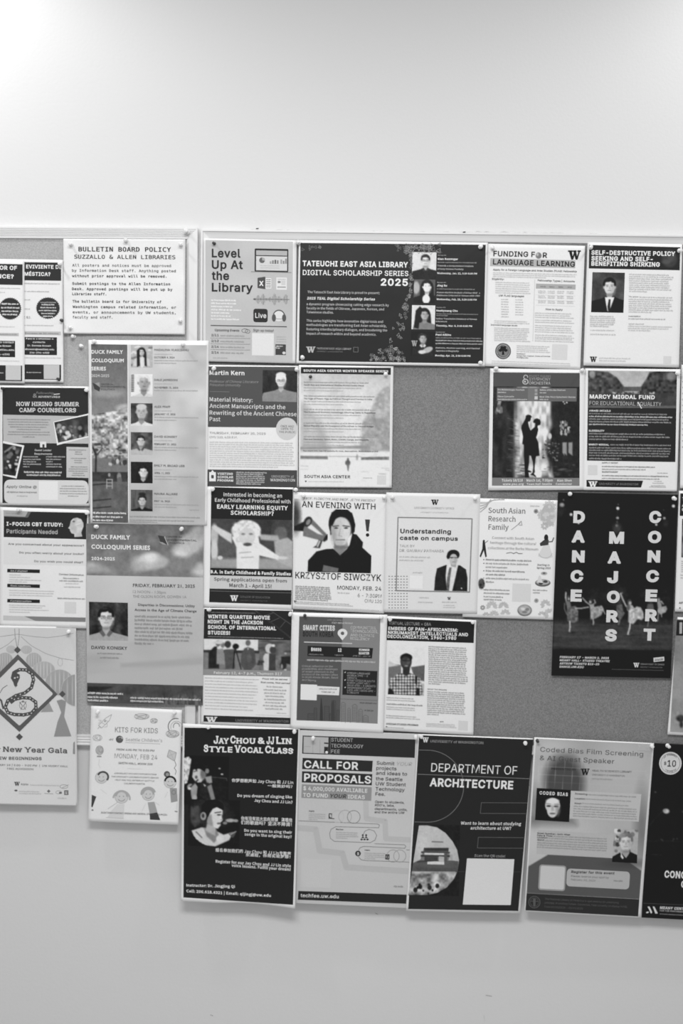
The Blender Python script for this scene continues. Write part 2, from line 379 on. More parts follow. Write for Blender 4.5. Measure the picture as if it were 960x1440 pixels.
class Canvas:
    """a continuous-tone print: a grid of tinted points; all coordinates in the crop units of its poster"""
    def __init__(s, P, q, res, tone):
        s.P = P; q = np.array([P.px(*c) for c in q]); wd = max(np.linalg.norm(q[1] - q[0]), np.linalg.norm(q[2] - q[3])); ht = max(np.linalg.norm(q[3] - q[0]), np.linalg.norm(q[2] - q[1]))
        s.nx = max(2, int(wd * res)); s.ny = max(2, int(ht * res)); u, v = np.meshgrid(np.linspace(0, 1, s.nx), np.linspace(0, 1, s.ny))
        s.U, s.V = u, v
        pos = (q[0] * ((1 - u) * (1 - v))[..., None] + q[1] * (u * (1 - v))[..., None] + q[2] * (u * v)[..., None] + q[3] * ((1 - u) * v)[..., None])
        s.X, s.Y = pos[..., 0], pos[..., 1]; s.t = np.full(u.shape, float(tone)); s.tone0 = float(tone)
    def _b(s, a_, tone, al=1): a_ = np.clip(a_, 0, 1) * al; s.t = s.t * (1 - a_) + tone * a_
    def poly(s, pts, tone, soft=1.0, al=1):
        p = [s.P.px(*c) for c in pts]; so = max(soft / s.P.s * s.P.s0, .35); s._b(0.5 - seg_dist(s.X, s.Y, p) / so, tone, al)
    def ell(s, cx, cy, rx, ry, tone, soft=1.0, al=1, rot=0):
        x, y = s.P.px(cx, cy); rx /= s.P.s; ry /= s.P.s; c, n = math.cos(rot), math.sin(rot); dx, dy = s.X - x, s.Y - y
        a_, b2 = dx * c + dy * n, -dx * n + dy * c; r = np.sqrt((a_ / rx) ** 2 + (b2 / ry) ** 2); so = max(soft / s.P.s * s.P.s0, .35) / min(rx, ry)
        s._b(0.5 - (r - 1) / so, tone, al)
    def line(s, pts, wd, tone, al=1):
        for (x1, y1), (x2, y2) in zip(pts, pts[1:]):
            x1, y1 = s.P.px(x1, y1); x2, y2 = s.P.px(x2, y2); dx, dy = x2 - x1, y2 - y1
            t = np.clip(((s.X - x1) * dx + (s.Y - y1) * dy) / (dx * dx + dy * dy + 1e-9), 0, 1); d = np.hypot(s.X - x1 - t * dx, s.Y - y1 - t * dy)
            s._b(0.5 - (d - wd / s.P.s / 2) / 0.8, tone, al)
    def noise(s, scale, amp, seed=1, pts=None, stretch=(1, 1), soft=3):
        n = (vnoise(s.X / stretch[0], s.Y / stretch[1], scale / s.P.s, seed) - .5) * 2 * amp
        if pts is not None: n = n * np.clip(0.5 - seg_dist(s.X, s.Y, [s.P.px(*c) for c in pts]) / (soft / s.P.s), 0, 1)
        s.t = s.t + n
    def blobs(s, n, x0, y0, x1, y1, r0, r1, tones, seed=1, asp=1.0, soft=1.0):
        r = random.Random(seed)
        for _ in range(n):
            R_ = r.uniform(r0, r1); s.ell(r.uniform(x0, x1), r.uniform(y0, y1), R_, R_ * asp, r.choice(tones), soft)
    def grad(s, t0, t1, v0=0, v1=1): s.t = t0 + (t1 - t0) * np.clip((s.V - v0) / (v1 - v0), 0, 1)
    def done(s, part='photo_print', lay=2, cut=False):
        V = np.stack([s.X.ravel(), s.Y.ravel()], 1); i, j = np.meshgrid(np.arange(s.nx - 1), np.arange(s.ny - 1)); q = (j * s.nx + i).ravel()
        Q = np.stack([q, q + s.nx, q + s.nx + 1, q + 1], 1)
        if part.endswith(('photo', 'photo_print', 'picture', 'snapshot', 'painting')):
            keep = np.abs(s.t - s.tone0) <= .6
            for _ in range(1):
                p_ = np.pad(s.t, 1, mode='edge'); s.t = (p_[1:-1, 1:-1] * 2 + p_[:-2, 1:-1] + p_[2:, 1:-1] + p_[1:-1, :-2] + p_[1:-1, 2:]) / 6
            s.t = s.t + (vnoise(s.X, s.Y, 1.6, 3) - .5) * 9 + (vnoise(s.X, s.Y, 4.5, 4) - .5) * 9
            s.t = 125 + (s.t - 125) * 1.1
            if cut: s.t = np.where(keep, s.tone0, s.t)
        if cut: Q = Q[(np.abs(s.t.ravel() - s.tone0) > .6)[Q].any(1)]
        s.P.add(part, V, Q, np.clip(s.t.ravel(), 8, 250), lay, False)
def portrait(c, cx, cy, w_, skin, hair, shirt, bgc=None, hairtop=.3, long=False, glasses=False, beard=0, smile=True, turn=0.0, sh=1.9, collar=None, bald=False, chin=1.0):
    """head and shoulders on a canvas: cx, cy the face's middle, w_ its width (crop units)"""
    h = w_ * 1.32; so = 1.0
    if long:
        c.ell(cx, cy + h * .12, w_ * .78, h * .78, hair, 2); c.poly([(cx - w_ * .8, cy), (cx + w_ * .8, cy), (cx + w_ * .85, cy + h * .95), (cx - w_ * .85, cy + h * .95)], hair, 2)
    by = cy + h * .62
    c.poly([(cx - w_ * sh / 2 * .5, by + h * .14), (cx - w_ * .22, by), (cx + w_ * .22, by), (cx + w_ * sh / 2 * .5, by + h * .14), (cx + w_ * sh * .72, by + h * .34), (cx + w_ * sh * .85, by + h * 1.3), (cx - w_ * sh * .85, by + h * 1.3), (cx - w_ * sh * .72, by + h * .34)], shirt, so)
    c.poly([(cx - w_ * .24, cy + h * .25), (cx + w_ * .24, cy + h * .25), (cx + w_ * .26, by + h * .08), (cx, by + h * .3), (cx - w_ * .26, by + h * .08)], skin * .82, so)
    if collar is not None:
        for sg in (-1, 1): c.poly([(cx + sg * w_ * .26, by - h * .02), (cx + sg * w_ * .48, by + h * .12), (cx + sg * w_ * .2, by + h * .36), (cx + sg * w_ * .02, by + h * .26)], collar, so)
    if not bald: c.ell(cx - turn * w_ * .15, cy - h * .13, w_ * .565, h * .47, hair, 2)
    c.ell(cx - w_ * .49, cy + h * .04, w_ * .07, h * .1, skin * .8, so); c.ell(cx + w_ * .49, cy + h * .04, w_ * .07, h * .1, skin * .8, so)
    top = .46 if bald else .46 - hairtop * .35
    c.ell(cx, cy + h * (.44 - top) / 2 - h * .02, w_ * .47, h * (.44 + top) / 2, skin, 2); c.ell(cx, cy + h * .17 * chin, w_ * .405, h * .345, skin, 2)
    c.ell(cx + w_ * .3, cy + h * .1, w_ * .2, h * .36, skin * .84, w_ * .25, .7); c.ell(cx - w_ * .12, cy - h * .2, w_ * .2, h * .1, min(245, skin * 1.12), w_ * .2, .6); c.ell(cx, cy + h * .52, w_ * .3, h * .09, skin * .6, w_ * .15, .7)
    if not bald:
        for sg in (-1, 1): c.ell(cx + sg * w_ * .455, cy - h * .2, w_ * .085, h * .17, hair, 3)
        c.ell(cx - w_ * .16, cy - h * .40, w_ * .30, h * .10, hair, 4); c.ell(cx + w_ * .3, cy - h * .36, w_ * .17, h * .1, hair, 4); c.ell(cx - w_ * .1, cy - h * .5, w_ * .25, h * .06, min(255, hair + 28), 6, .6)
    t = turn * w_ * .12; e = cy - h * .03
    for sg in (-1, 1):
        c.line([(cx + t + sg * w_ * .11, e - h * .085), (cx + t + sg * w_ * .31, e - h * .08)], w_ * .05, hair * .5 + skin * .25, .6)
        c.ell(cx + t + sg * w_ * .2, e, w_ * .07, h * .026, skin * .45, so); c.ell(cx + t + sg * w_ * .2, e - h * .02, w_ * .12, h * .06, skin * .8, w_ * .1, .5)
        if glasses:
            for a_ in ((-.13, -.06, .13, -.06), (-.13, .07, .13, .07), (-.13, -.06, -.13, .07), (.13, -.06, .13, .07)):
                c.line([(cx + t + sg * w_ * .22 + a_[0] * w_, e + a_[1] * h), (cx + t + sg * w_ * .22 + a_[2] * w_, e + a_[3] * h)], w_ * .03, 60, .65)
    if glasses: c.line([(cx + t - w_ * .09, e), (cx + t + w_ * .09, e)], w_ * .03, 60, .65)
    c.poly([(cx + t - w_ * .03, e), (cx + t + w_ * .04, e), (cx + t + w_ * .1, e + h * .19), (cx + t - w_ * .08, e + h * .19)], skin * .84, 2, .8)
    if beard: c.ell(cx + t, cy + h * .3, w_ * .3, h * .16, beard, 2, .8)
    if smile:
        c.ell(cx + t, cy + h * .25, w_ * .15, h * .032, skin * .62, so); c.ell(cx + t, cy + h * .243, w_ * .10, h * .014, min(240, skin * 1.1), so)
    else: c.line([(cx + t - w_ * .14, cy + h * .27), (cx + t + w_ * .14, cy + h * .27)], w_ * .05, skin * .5, .9)

POSTERS = []
class Poster:
    def __init__(s, name, cat, label, corners, tone=225, h=(0.6, 1.0), curl=(), thick=0.25, mat_='paper', edge=None, group=None):
        s.q = np.array(corners, float); s.ox, s.oy, s.s = 0, 0, 1; s.s0 = 1; s.h0, s.h1 = h; s.curl = curl; s.edge = edge; s.mat = M[mat_]; s.parts = {}; s.rnd = random.Random(hash(tuple(map(float, s.q.ravel()))) & 0xffff)
        W = on_plane(s.q, SHEET_Y); s.gk = .32; s.Wp = W[:, [0, 2]]
        A = np.array([s.Wp[1] - s.Wp[0], s.Wp[3] - s.Wp[0]]).T; s.Ai = np.linalg.inv(A); s.A0 = s.Wp[0]
        s.root = empty(name, tuple(W.mean(0)), label=label, category=cat)
        if group: s.root['group'] = group
        s.inv = Matrix.Translation(-Vector(W.mean(0))); s.tone = tone; s.thick = thick
        n, m = (40, 56) if s.curl and any(k[0] == 'corner' for k in s.curl) else (24, 32); u, v = np.meshgrid(np.linspace(0, 1, n + 1), np.linspace(0, 1, m + 1)); P = s.quad(u.ravel(), v.ravel())
        if edge is not None: P[:, 1] += np.array([edge(a_) * b2 ** 6 for a_, b2 in zip(u.ravel(), v.ravel())])
        s.N = (n, m); fr = s.world(P, 0); bk = s.world(P, -thick); N = (n + 1) * (m + 1); Fq = []
        idx = lambda i, j: j * (n + 1) + i
        for j in range(m):
            for i in range(n): Fq.append((idx(i, j), idx(i, j + 1), idx(i + 1, j + 1), idx(i + 1, j))); Fq.append((N + idx(i, j), N + idx(i + 1, j), N + idx(i + 1, j + 1), N + idx(i, j + 1)))
        ring = [idx(i, 0) for i in range(n)] + [idx(n, j) for j in range(m)] + [idx(n - i, m) for i in range(n)] + [idx(0, m - j) for j in range(m)]
        for a_, b2 in zip(ring, ring[1:] + ring[:1]): Fq.append((a_, b2, N + b2, N + a_))
        s.emit('paper_sheet', np.concatenate([fr, bk]), Fq, np.full(2 * N, float(tone)), True)
        POSTERS.append(s)
    def quad(s, u, v):
        u = u[:, None]; v = v[:, None]; q = s.q; return q[0] * (1 - u) * (1 - v) + q[1] * u * (1 - v) + q[2] * u * v + q[3] * (1 - u) * v
    def height(s, uv):
        u, v = uv[:, 0], uv[:, 1]; z = s.h0 + (s.h1 - s.h0) * np.clip(v, 0, 1.1) ** 2
        for k in s.curl:
            if k[0] == 'bow': z = z + k[1] * 4 * u * (1 - u)
            elif k[0] == 'wave': z = z + k[1] * np.sin(u * k[2] * 6.283 + k[3]) * (k[4] + (1 - k[4]) * v)
            elif k[0] == 'corner': d = np.hypot((u - k[2]) * .8, v - k[3]); z = z + k[1] * np.clip(1 - d / k[4], 0, 1) ** 2
            elif k[0] == 'crease': z = z + k[1] * np.sin((u * k[2] + v * k[3]) * 6.283)
            elif k[0] == 'bottom': z = z + k[1] * np.clip((v - k[2]) / (1 - k[2]), 0, 1.2) ** 2
        return z
    def world(s, P, extra):
        w0 = on_plane(P, SHEET_Y)[:, [0, 2]]; uv = (w0 - s.A0) @ s.Ai.T; z = s.height(uv) + extra
        return on_plane(P, BASE_Y - z / 1000.0)
    def emit(s, name, V, F_, tone, smooth=False, m=None, lab=None):
        me = bpy.data.meshes.new(name); V = np.asarray(V, np.float32)
        if isinstance(F_, np.ndarray):
            k = F_.shape[1]; me.vertices.add(len(V)); me.vertices.foreach_set('co', V.ravel()); me.loops.add(F_.size); me.loops.foreach_set('vertex_index', F_.ravel().astype(np.int32))
            me.polygons.add(len(F_)); me.polygons.foreach_set('loop_start', np.arange(0, F_.size, k, dtype=np.int32)); me.polygons.foreach_set('loop_total', np.full(len(F_), k, np.int32))
        else: me.from_pydata([tuple(map(float, p)) for p in V], [], F_)
        me.update(calc_edges=True)
        at = me.color_attributes.new('tone', 'FLOAT_COLOR', 'POINT'); a_ = albedo(tone); at.data.foreach_set('color', np.stack([a_, a_, a_, np.ones_like(a_)], 1).astype(np.float32).ravel())
        if smooth: me.polygons.foreach_set('use_smooth', [True] * len(me.polygons))
        me.materials.append(m or s.mat); o = link(name, me, s.root); o.matrix_parent_inverse = s.inv
        if lab: o['label'] = lab
        return o
    # --- authoring, in the units of the current crop
    def crop(s, ox, oy, sc_): s.ox, s.oy, s.s = ox, oy, sc_; return s
    def px(s, x, y): return (s.ox + x / s.s, s.oy + y / s.s)
    def axes(s, x, y):
        """photo-pixel directions of the poster's own horizontal and downward axes near (x, y)"""
        d0 = (s.q[1] - s.q[0]); d1 = (s.q[2] - s.q[3]); ht = (s.q[3, 1] + s.q[2, 1]) / 2 - (s.q[0, 1] + s.q[1, 1]) / 2; v = np.clip((y - s.q[0, 1]) / ht, 0, 1); d = d0 * (1 - v) + d1 * v
        e0 = (s.q[3] - s.q[0]); e1 = (s.q[2] - s.q[1]); u = np.clip((x - s.q[0, 0]) / (s.q[1, 0] - s.q[0, 0]), 0, 1); e = e0 * (1 - u) + e1 * u
        return d / np.linalg.norm(d), e / np.linalg.norm(e)
    def add(s, part, V, F_, tone, lay, tri=True):
        s.nop = getattr(s, 'nop', 0) + 1; s.parts.setdefault(part, []).append((V, F_, tone, np.zeros(len(V)) + lay + (s.nop % 13) * .03))
    def poly(s, pts, tone, part='artwork', lay=1, holes=()):
        loops = [[s.px(*p) for p in c] for c in (pts, *holes)]; tri = tessellate_polygon([[Vector((p[0], p[1], 0)) for p in c] for c in loops])
        V = np.array([p for c in loops for p in c]); s.add(part, V, np.array(tri, int).reshape(-1, 3), np.full(len(V), float(tone)), lay)
    def rect(s, x0, y0, x1, y1, tone, part='printed_band', lay=1, r=0):
        """axis-aligned on the paper: corners (x0, y0) top left; the width and height run along the sheet's own axes"""
        p0 = np.array(s.px(x0, y0)); d, e = s.axes(*p0); wd = (x1 - x0) / s.s / d[0]; ht = (y1 - y0) / s.s / e[1]
        d2, _ = s.axes(p0[0], p0[1] + ht); _, e2 = s.axes(p0[0] + wd, p0[1]); a_, b2, dd = p0, p0 + d * wd, p0 + e * ht; c2 = (p0 + e * ht + d2 * wd) * .5 + (b2 + e2 * ht) * .5
        if r:
            r /= s.s; L = []
            for u, v in [(wd - r, r), (wd - r, ht - r), (r, ht - r), (r, r)]:
                k = [(wd - r, r), (wd - r, ht - r), (r, ht - r), (r, r)].index((u, v))
                for q in range(5):
                    an = -math.pi / 2 + k * math.pi / 2 + q * math.pi / 8; uu, vv = (u + r * math.cos(an)) / wd, (v + r * math.sin(an)) / ht
                    L.append(a_ * (1 - uu) * (1 - vv) + b2 * uu * (1 - vv) + c2 * uu * vv + dd * (1 - uu) * vv)
        else: L = [a_, b2, c2, dd]
        s.poly([((p[0] - s.ox) * s.s, (p[1] - s.oy) * s.s) for p in L], tone, part, lay)
    def q4(s, q, tone, part='printed_band', lay=1): s.poly(q, tone, part, lay)
    def ell(s, cx, cy, rx, ry, tone, part='artwork', lay=2, n=28, a0=0, a1=6.2832):
        s.poly([(cx + rx * math.cos(a0 + (a1 - a0) * k / n), cy + ry * math.sin(a0 + (a1 - a0) * k / n)) for k in range(n if a1 - a0 > 6.28 else n + 1)], tone, part, lay)
    def line(s, pts, wd, tone, part='artwork', lay=3, close=False):
        pts = [np.array(p, float) for p in pts]
        if close: pts.append(pts[0])
        for p, q in zip(pts, pts[1:]):
            d = q - p; l = np.linalg.norm(d)
            if l < 1e-6: continue
            d /= l; n = np.array([-d[1], d[0]]) * wd / 2; p = p - d * wd * .25; q = q + d * wd * .25
            s.poly([tuple(p + n), tuple(q + n), tuple(q - n), tuple(p - n)], tone, part, lay)
    def ring(s, cx, cy, rx, ry, wd, tone, part='artwork', lay=3, a0=0, a1=6.2832, n=26):
        s.line([(cx + rx * math.cos(a0 + (a1 - a0) * k / n), cy + ry * math.sin(a0 + (a1 - a0) * k / n)) for k in range(n + 1)], wd, tone, part, lay)
    def T(s, txt, x0, y, x1, h, tone=40, font='I', bold=0.0, italic=0, serif=None, part='lettering', lay=5, y1=None, track=0.0, slope=True, align='l'):
        """one line of lettering: baseline from (x0, y) to x1, capital height h"""
        V, T_, w_ = text_mesh(txt, font, bold, italic, serif, track)
        if not len(V): return
        be = max(eff(bold), 0) * GL[font][2] / .727; cap = GL[font][2] + 2 * be; V = V + [0, be, 0]; p0 = np.array(s.px(x0, y)); d, e = s.axes(*p0)
        hh = h / s.s / cap
        if x1 is None: wd = w_ * hh
        else: wd = (x1 - x0) / s.s
        if x1 is None and align == 'c': p0 = p0 - d * wd / 2
        if x1 is None and align == 'r': p0 = p0 - d * wd
        if y1 is not None: q = np.array(s.px(x1, y1)); d = (q - p0); wd = np.linalg.norm(d); d = d / wd
        V2 = p0 + d * (V[:, :1] / w_ * wd) - e * (V[:, 1:2] * hh)
        s.add(part, V2, T_, np.full(len(V), float(tone)), lay + V[:, 2])
    def G(s, x0, y, x1, h, tone, n=1, dy=0, last=1.0, part='body_text', lay=4, align='l', rag=0.12, dens=.8):
        """lines too small to read in the photograph: strokes the size of the words"""
        if tone < s.tone and s.tone > 150: tone = tone + (s.tone - tone) * s.gk
        for k in range(n):
            r = s.rnd; xe = x1 - (x1 - x0) * rag * r.random()
            if k == n - 1: xe = x0 + (x1 - x0) * last
            xs = x0
            if align == 'c': xs, xe = x0 + (x1 - xe) / 2, xe + (x1 - xe) / 2
            if align == 'r': xs, xe = x0 + x1 - xe, x1
            p0 = np.array(s.px(xs, y + k * dy)); d, e = s.axes(*p0); x = 0.0; W_ = (xe - xs) / s.s; hh = h / s.s * .84; V = []; Q = []
            while x < W_ - hh * .6:
                wl = min(hh * r.choice((1.2, 1.9, 2.6, 3.4, 4.4)), W_ - x); c = 0
                while c < wl:
                    cw = hh * r.uniform(.42, .62); asc = r.choice((.0, .0, .0, .35, .0, .3)); des = r.choice((0, 0, 0, 0, .28))
                    a_ = p0 + d * (x + c) - e * hh * (1 + asc); b2 = p0 + d * min(x + c + cw * dens, W_) - e * hh * (1 + asc); c2 = b2 + e * hh * (1 + asc + des); d2 = a_ + e * hh * (1 + asc + des); i = len(V)
                    V += [a_, b2, c2, d2]; Q.append((i, i + 3, i + 2, i + 1)); c += cw
                x += wl + hh * .65
            if V: s.add(part, np.array(V), np.array(Q), np.full(len(V), float(tone)), lay)
    def canvas(s, q, res=1.25, tone=128): return Canvas(s, q, res, tone)
    def box4(s, x0, y0, x1, y1):
        p0 = np.array(s.px(x0, y0)); d, e = s.axes(*p0); wd = (x1 - x0) / s.s / d[0]; ht = (y1 - y0) / s.s / e[1]; L = [p0, p0 + d * wd, p0 + d * wd + e * ht, p0 + e * ht]
        return [((p[0] - s.ox) * s.s, (p[1] - s.oy) * s.s) for p in L]
    def photo(s, x0, y0, x1, y1, tone=128, res=1.3): return s.canvas(s.box4(x0, y0, x1, y1), res, tone)
    def W(s, x0, y0, x1, y1, tone, part='letter_logo', lay=5):
        f_ = lambda a_: [(x0 + (x1 - x0) * p[0], y0 + (y1 - y0) * p[1]) for p in a_]
        for a_ in ([(.07, .05), (.29, .05), (.40, 1), (.25, 1)], [(.27, 1), (.40, 1), (.60, .05), (.50, .05)], [(.41, .05), (.62, .05), (.74, 1), (.59, 1)], [(.61, 1), (.74, 1), (.94, .05), (.83, .05)],
                   [(0, 0), (.37, 0), (.37, .15), (0, .15)], [(.38, 0), (.66, 0), (.66, .15), (.38, .15)], [(.73, 0), (1, 0), (1, .15), (.73, .15)]): s.poly(f_(a_), tone, part, lay)
    def finish(s):
        L = 4.5 if any(k[0] == 'corner' for k in s.curl) else 9.0
        for part, ops in s.parts.items():
            # blocks of print that lie apart on the sheet are parts of their own
            gap = 5.0 if part.endswith('lettering') or part.endswith('text') else 7.0
            bb = [(*o_[0][:, :2].min(0), *o_[0][:, :2].max(0)) for o_ in ops]; par = list(range(len(ops)))
            def find(i):
                while par[i] != i: i = par[i]
                return i
            B = np.array(bb)
            for i in range(len(ops)):
                near = (B[:, 0] < B[i, 2] + gap) & (B[:, 2] > B[i, 0] - gap) & (B[:, 1] < B[i, 3] + gap) & (B[:, 3] > B[i, 1] - gap)
                for j in np.nonzero(near)[0]:
                    if j < i: par[find(i)] = find(int(j))
            cl = {}
            for i in range(len(ops)): cl.setdefault((find(i), ops[i][1].shape[1]), []).append(ops[i])
            for (_, k), grp in cl.items():
                Vs = []; Fs = []; Ts = []; Z = []; n = 0
                for V, F_, t, lay in grp:
                    if k == 3: V, F_, tz = refine(V, F_, np.stack([t, lay], 1), L); t, lay = tz[:, 0], tz[:, 1]
                    Vs.append(V); Fs.append(F_ + n); Ts.append(t); Z.append(0.06 + lay * 0.07); n += len(V)
                V = np.concatenate(Vs); F_ = np.concatenate(Fs); t = np.concatenate(Ts); Z = np.concatenate(Z)
                W3 = s.world(V, Z)
                if k == 3:   # every print triangle faces the room
                    p = W3[F_]; nr = np.cross(p[:, 1] - p[:, 0], p[:, 2] - p[:, 0]); fl = nr[:, 1] > 0; F_[fl] = F_[fl][:, ::-1]
                s.emit(part, W3, F_, t)
# ================================================================== the papers, one builder each
def F1():
    # --- the two domestic-violence-study flyers, the left one lapping over the right one
    p = Poster('flyer', 'flyer', 'white flyer in Spanish with a dark zigzag-edged round seal, partly under its English twin',
               [(-44, 363.5), (88.7, 365.5), (89.3, 538), (-43, 536.5)], 222, (0.5, 0.8), [('corner', 3, 1, 0, .3)]).crop(0, 360, 7.782)
    p.rect(200, 66, 668, 265, 48, 'title_band'); p.T('EVIVIENTE DE', 285, 136, 676, 42, 225, 'I', .045, part='title_lettering'); p.T('MÉSTICA?', 268, 216, 552, 42, 225, 'I', .045, part='title_lettering')
    for x, xe, y in ((268, 655, 305), (268, 540, 392), (268, 330, 484), (268, 330, 584)): p.G(x, y, xe, 11, 150)
    p.T('| $2.', 268, 682, 340, 22, 110, 'I'); p.G(268, 762, 585, 10, 160)
    star(p, 525, 570, 134, 122, 34, 48); p.T('Los participantes', 440, 512, 612, 13, 205, 'I', .01, part='seal_lettering')
    for y, a, b in ((538, 455, 595), (570, 440, 612), (602, 425, 618), (634, 450, 600), (665, 468, 580)): p.G(a, y, b, 13, 190, part='seal_lettering')
    p.rect(268, 822, 665, 862, 182, 'title_band'); p.T('Encuesta de 30 minutos', 275, 853, 640, 17, 105, 'I', .01)
    p.rect(200, 885, 622, 1080, 42, 'contact_box')
    for y, a, b, t in ((912, 285, 582, 'Para más información'), (950, 360, 492, 'contacta'), (988, 300, 555, 'Dr. Daniela Bowen'), (1028, 272, 592, 'dbowen@seattleu.edu'), (1066, 325, 538, '206-296-4300')): p.T(t, a, y, b, 18, 222, 'I', .02, part='contact_lettering')
    p.G(268, 1117, 665, 10, 165); p.rect(200, 1185, 668, 1350, 44, 'footer_band'); p.rect(478, 1190, 650, 1346, 188, 'code_panel', 2); p.G(290, 1278, 452, 9, 165)
    p = Poster('flyer', 'flyer', 'white flyer cut by the frame, lapping over the Spanish flyer, with a dark toothed seal',
               [(-98, 362.5), (34.3, 365.5), (34.6, 539), (-98, 537)], 226, (2.2, 2.6)).crop(0, 360, 7.782)
    p.rect(-700, 70, 247, 298, 46, 'title_band'); p.T('OR OF', -4, 150, 186, 46, 228, 'I', .05, part='title_lettering'); p.T('NCE?', -30, 244, 150, 46, 228, 'I', .05, part='title_lettering')
    p.G(-300, 350, 228, 11, 165); p.G(-300, 396, 60, 11, 165); star(p, 110, 576, 126, 125, 34, 48)
    for y, a, b in ((530, 18, 205), (572, 12, 212), (610, 16, 205), (646, 24, 198)): p.G(a, y, b, 16, 205, part='seal_lettering')
    p.G(-300, 772, 160, 10, 180); p.rect(-300, 835, 205, 868, 180, 'title_band'); p.G(-100, 862, 190, 13, 115)
    p.rect(-300, 922, 165, 1100, 40, 'contact_box')
    for y, a, b, t in ((952, -20, 152, 'To contact'), (992, -32, 122, 'iela Bowen'), (1035, -32, 156, 'eattleu.edu'), (1085, -32, 104, '96-4300')): p.T(t, a, y, b, 20, 222, 'I', .02, part='contact_lettering')
    p.G(-300, 1146, 212, 9, 180); p.rect(-300, 1190, 243, 1362, 44, 'footer_band'); p.rect(62, 1196, 228, 1356, 190, 'code_panel', 2); p.G(-200, 1280, 38, 9, 170)

def star(p, cx, cy, rx, ry, n, tone):
    L = []
    for k in range(n * 2):
        r = 1.0 if k % 2 else .91; a = k * math.pi / n; L.append((cx + rx * r * math.cos(a), cy + ry * r * math.sin(a)))
    p.poly(L, tone, 'round_seal', 2)

def F2():
    p = Poster('notice', 'notice', 'laminated white landscape notice stating the bulletin board policy, shiny and rippled',
               [(89, 335.7), (260.6, 336.5), (259.7, 470.4), (89.8, 469)], 234, (1.6, 2.2), [('wave', .5, 1.1, .6, .6), ('crease', .25, 1.6, 1.2), ('corner', 2.5, 0, 1, .35), ('corner', 2, 1, .5, .4)], .5, 'laminate').crop(0, 310, 3.4286)
    a = dict(font='M', part='notice_lettering', tone=52)
    p.T('BULLETIN BOARD POLICY', 378, 149, 824, 22, bold=.022, **{**a, 'tone': 38}); p.T('SUZZALLO & ALLEN LIBRARIES', 358, 184, 845, 19, bold=.016, **a)
    for t, x, y, xe, b in (('All posters and notices must be approved', 348, 222, 824, 0), ('by Information Desk staff. Anything posted', 347, 247, 847, .006), ('without prior approval will be removed.', 347, 273, 802, .014),
                        ('Submit postings to the Allen Information', 348, 310, 820, .014), ('Desk. Approved postings will be put up by', 347, 336, 831, .014), ('Libraries staff.', 348, 360, 512, .014),
                        ('The bulletin board is for University of', 349, 396, 777, .014), ('Washington campus related information, or', 350, 422, 849, .012), ('events, or announcements by UW students,', 350, 448, 847, .008), ('faculty and staff.', 350, 472, 542, .004)):
        p.T(t, x, y, xe, 12.5, bold=b + .016, **{**a, 'tone': 50 if b > .01 else 80})

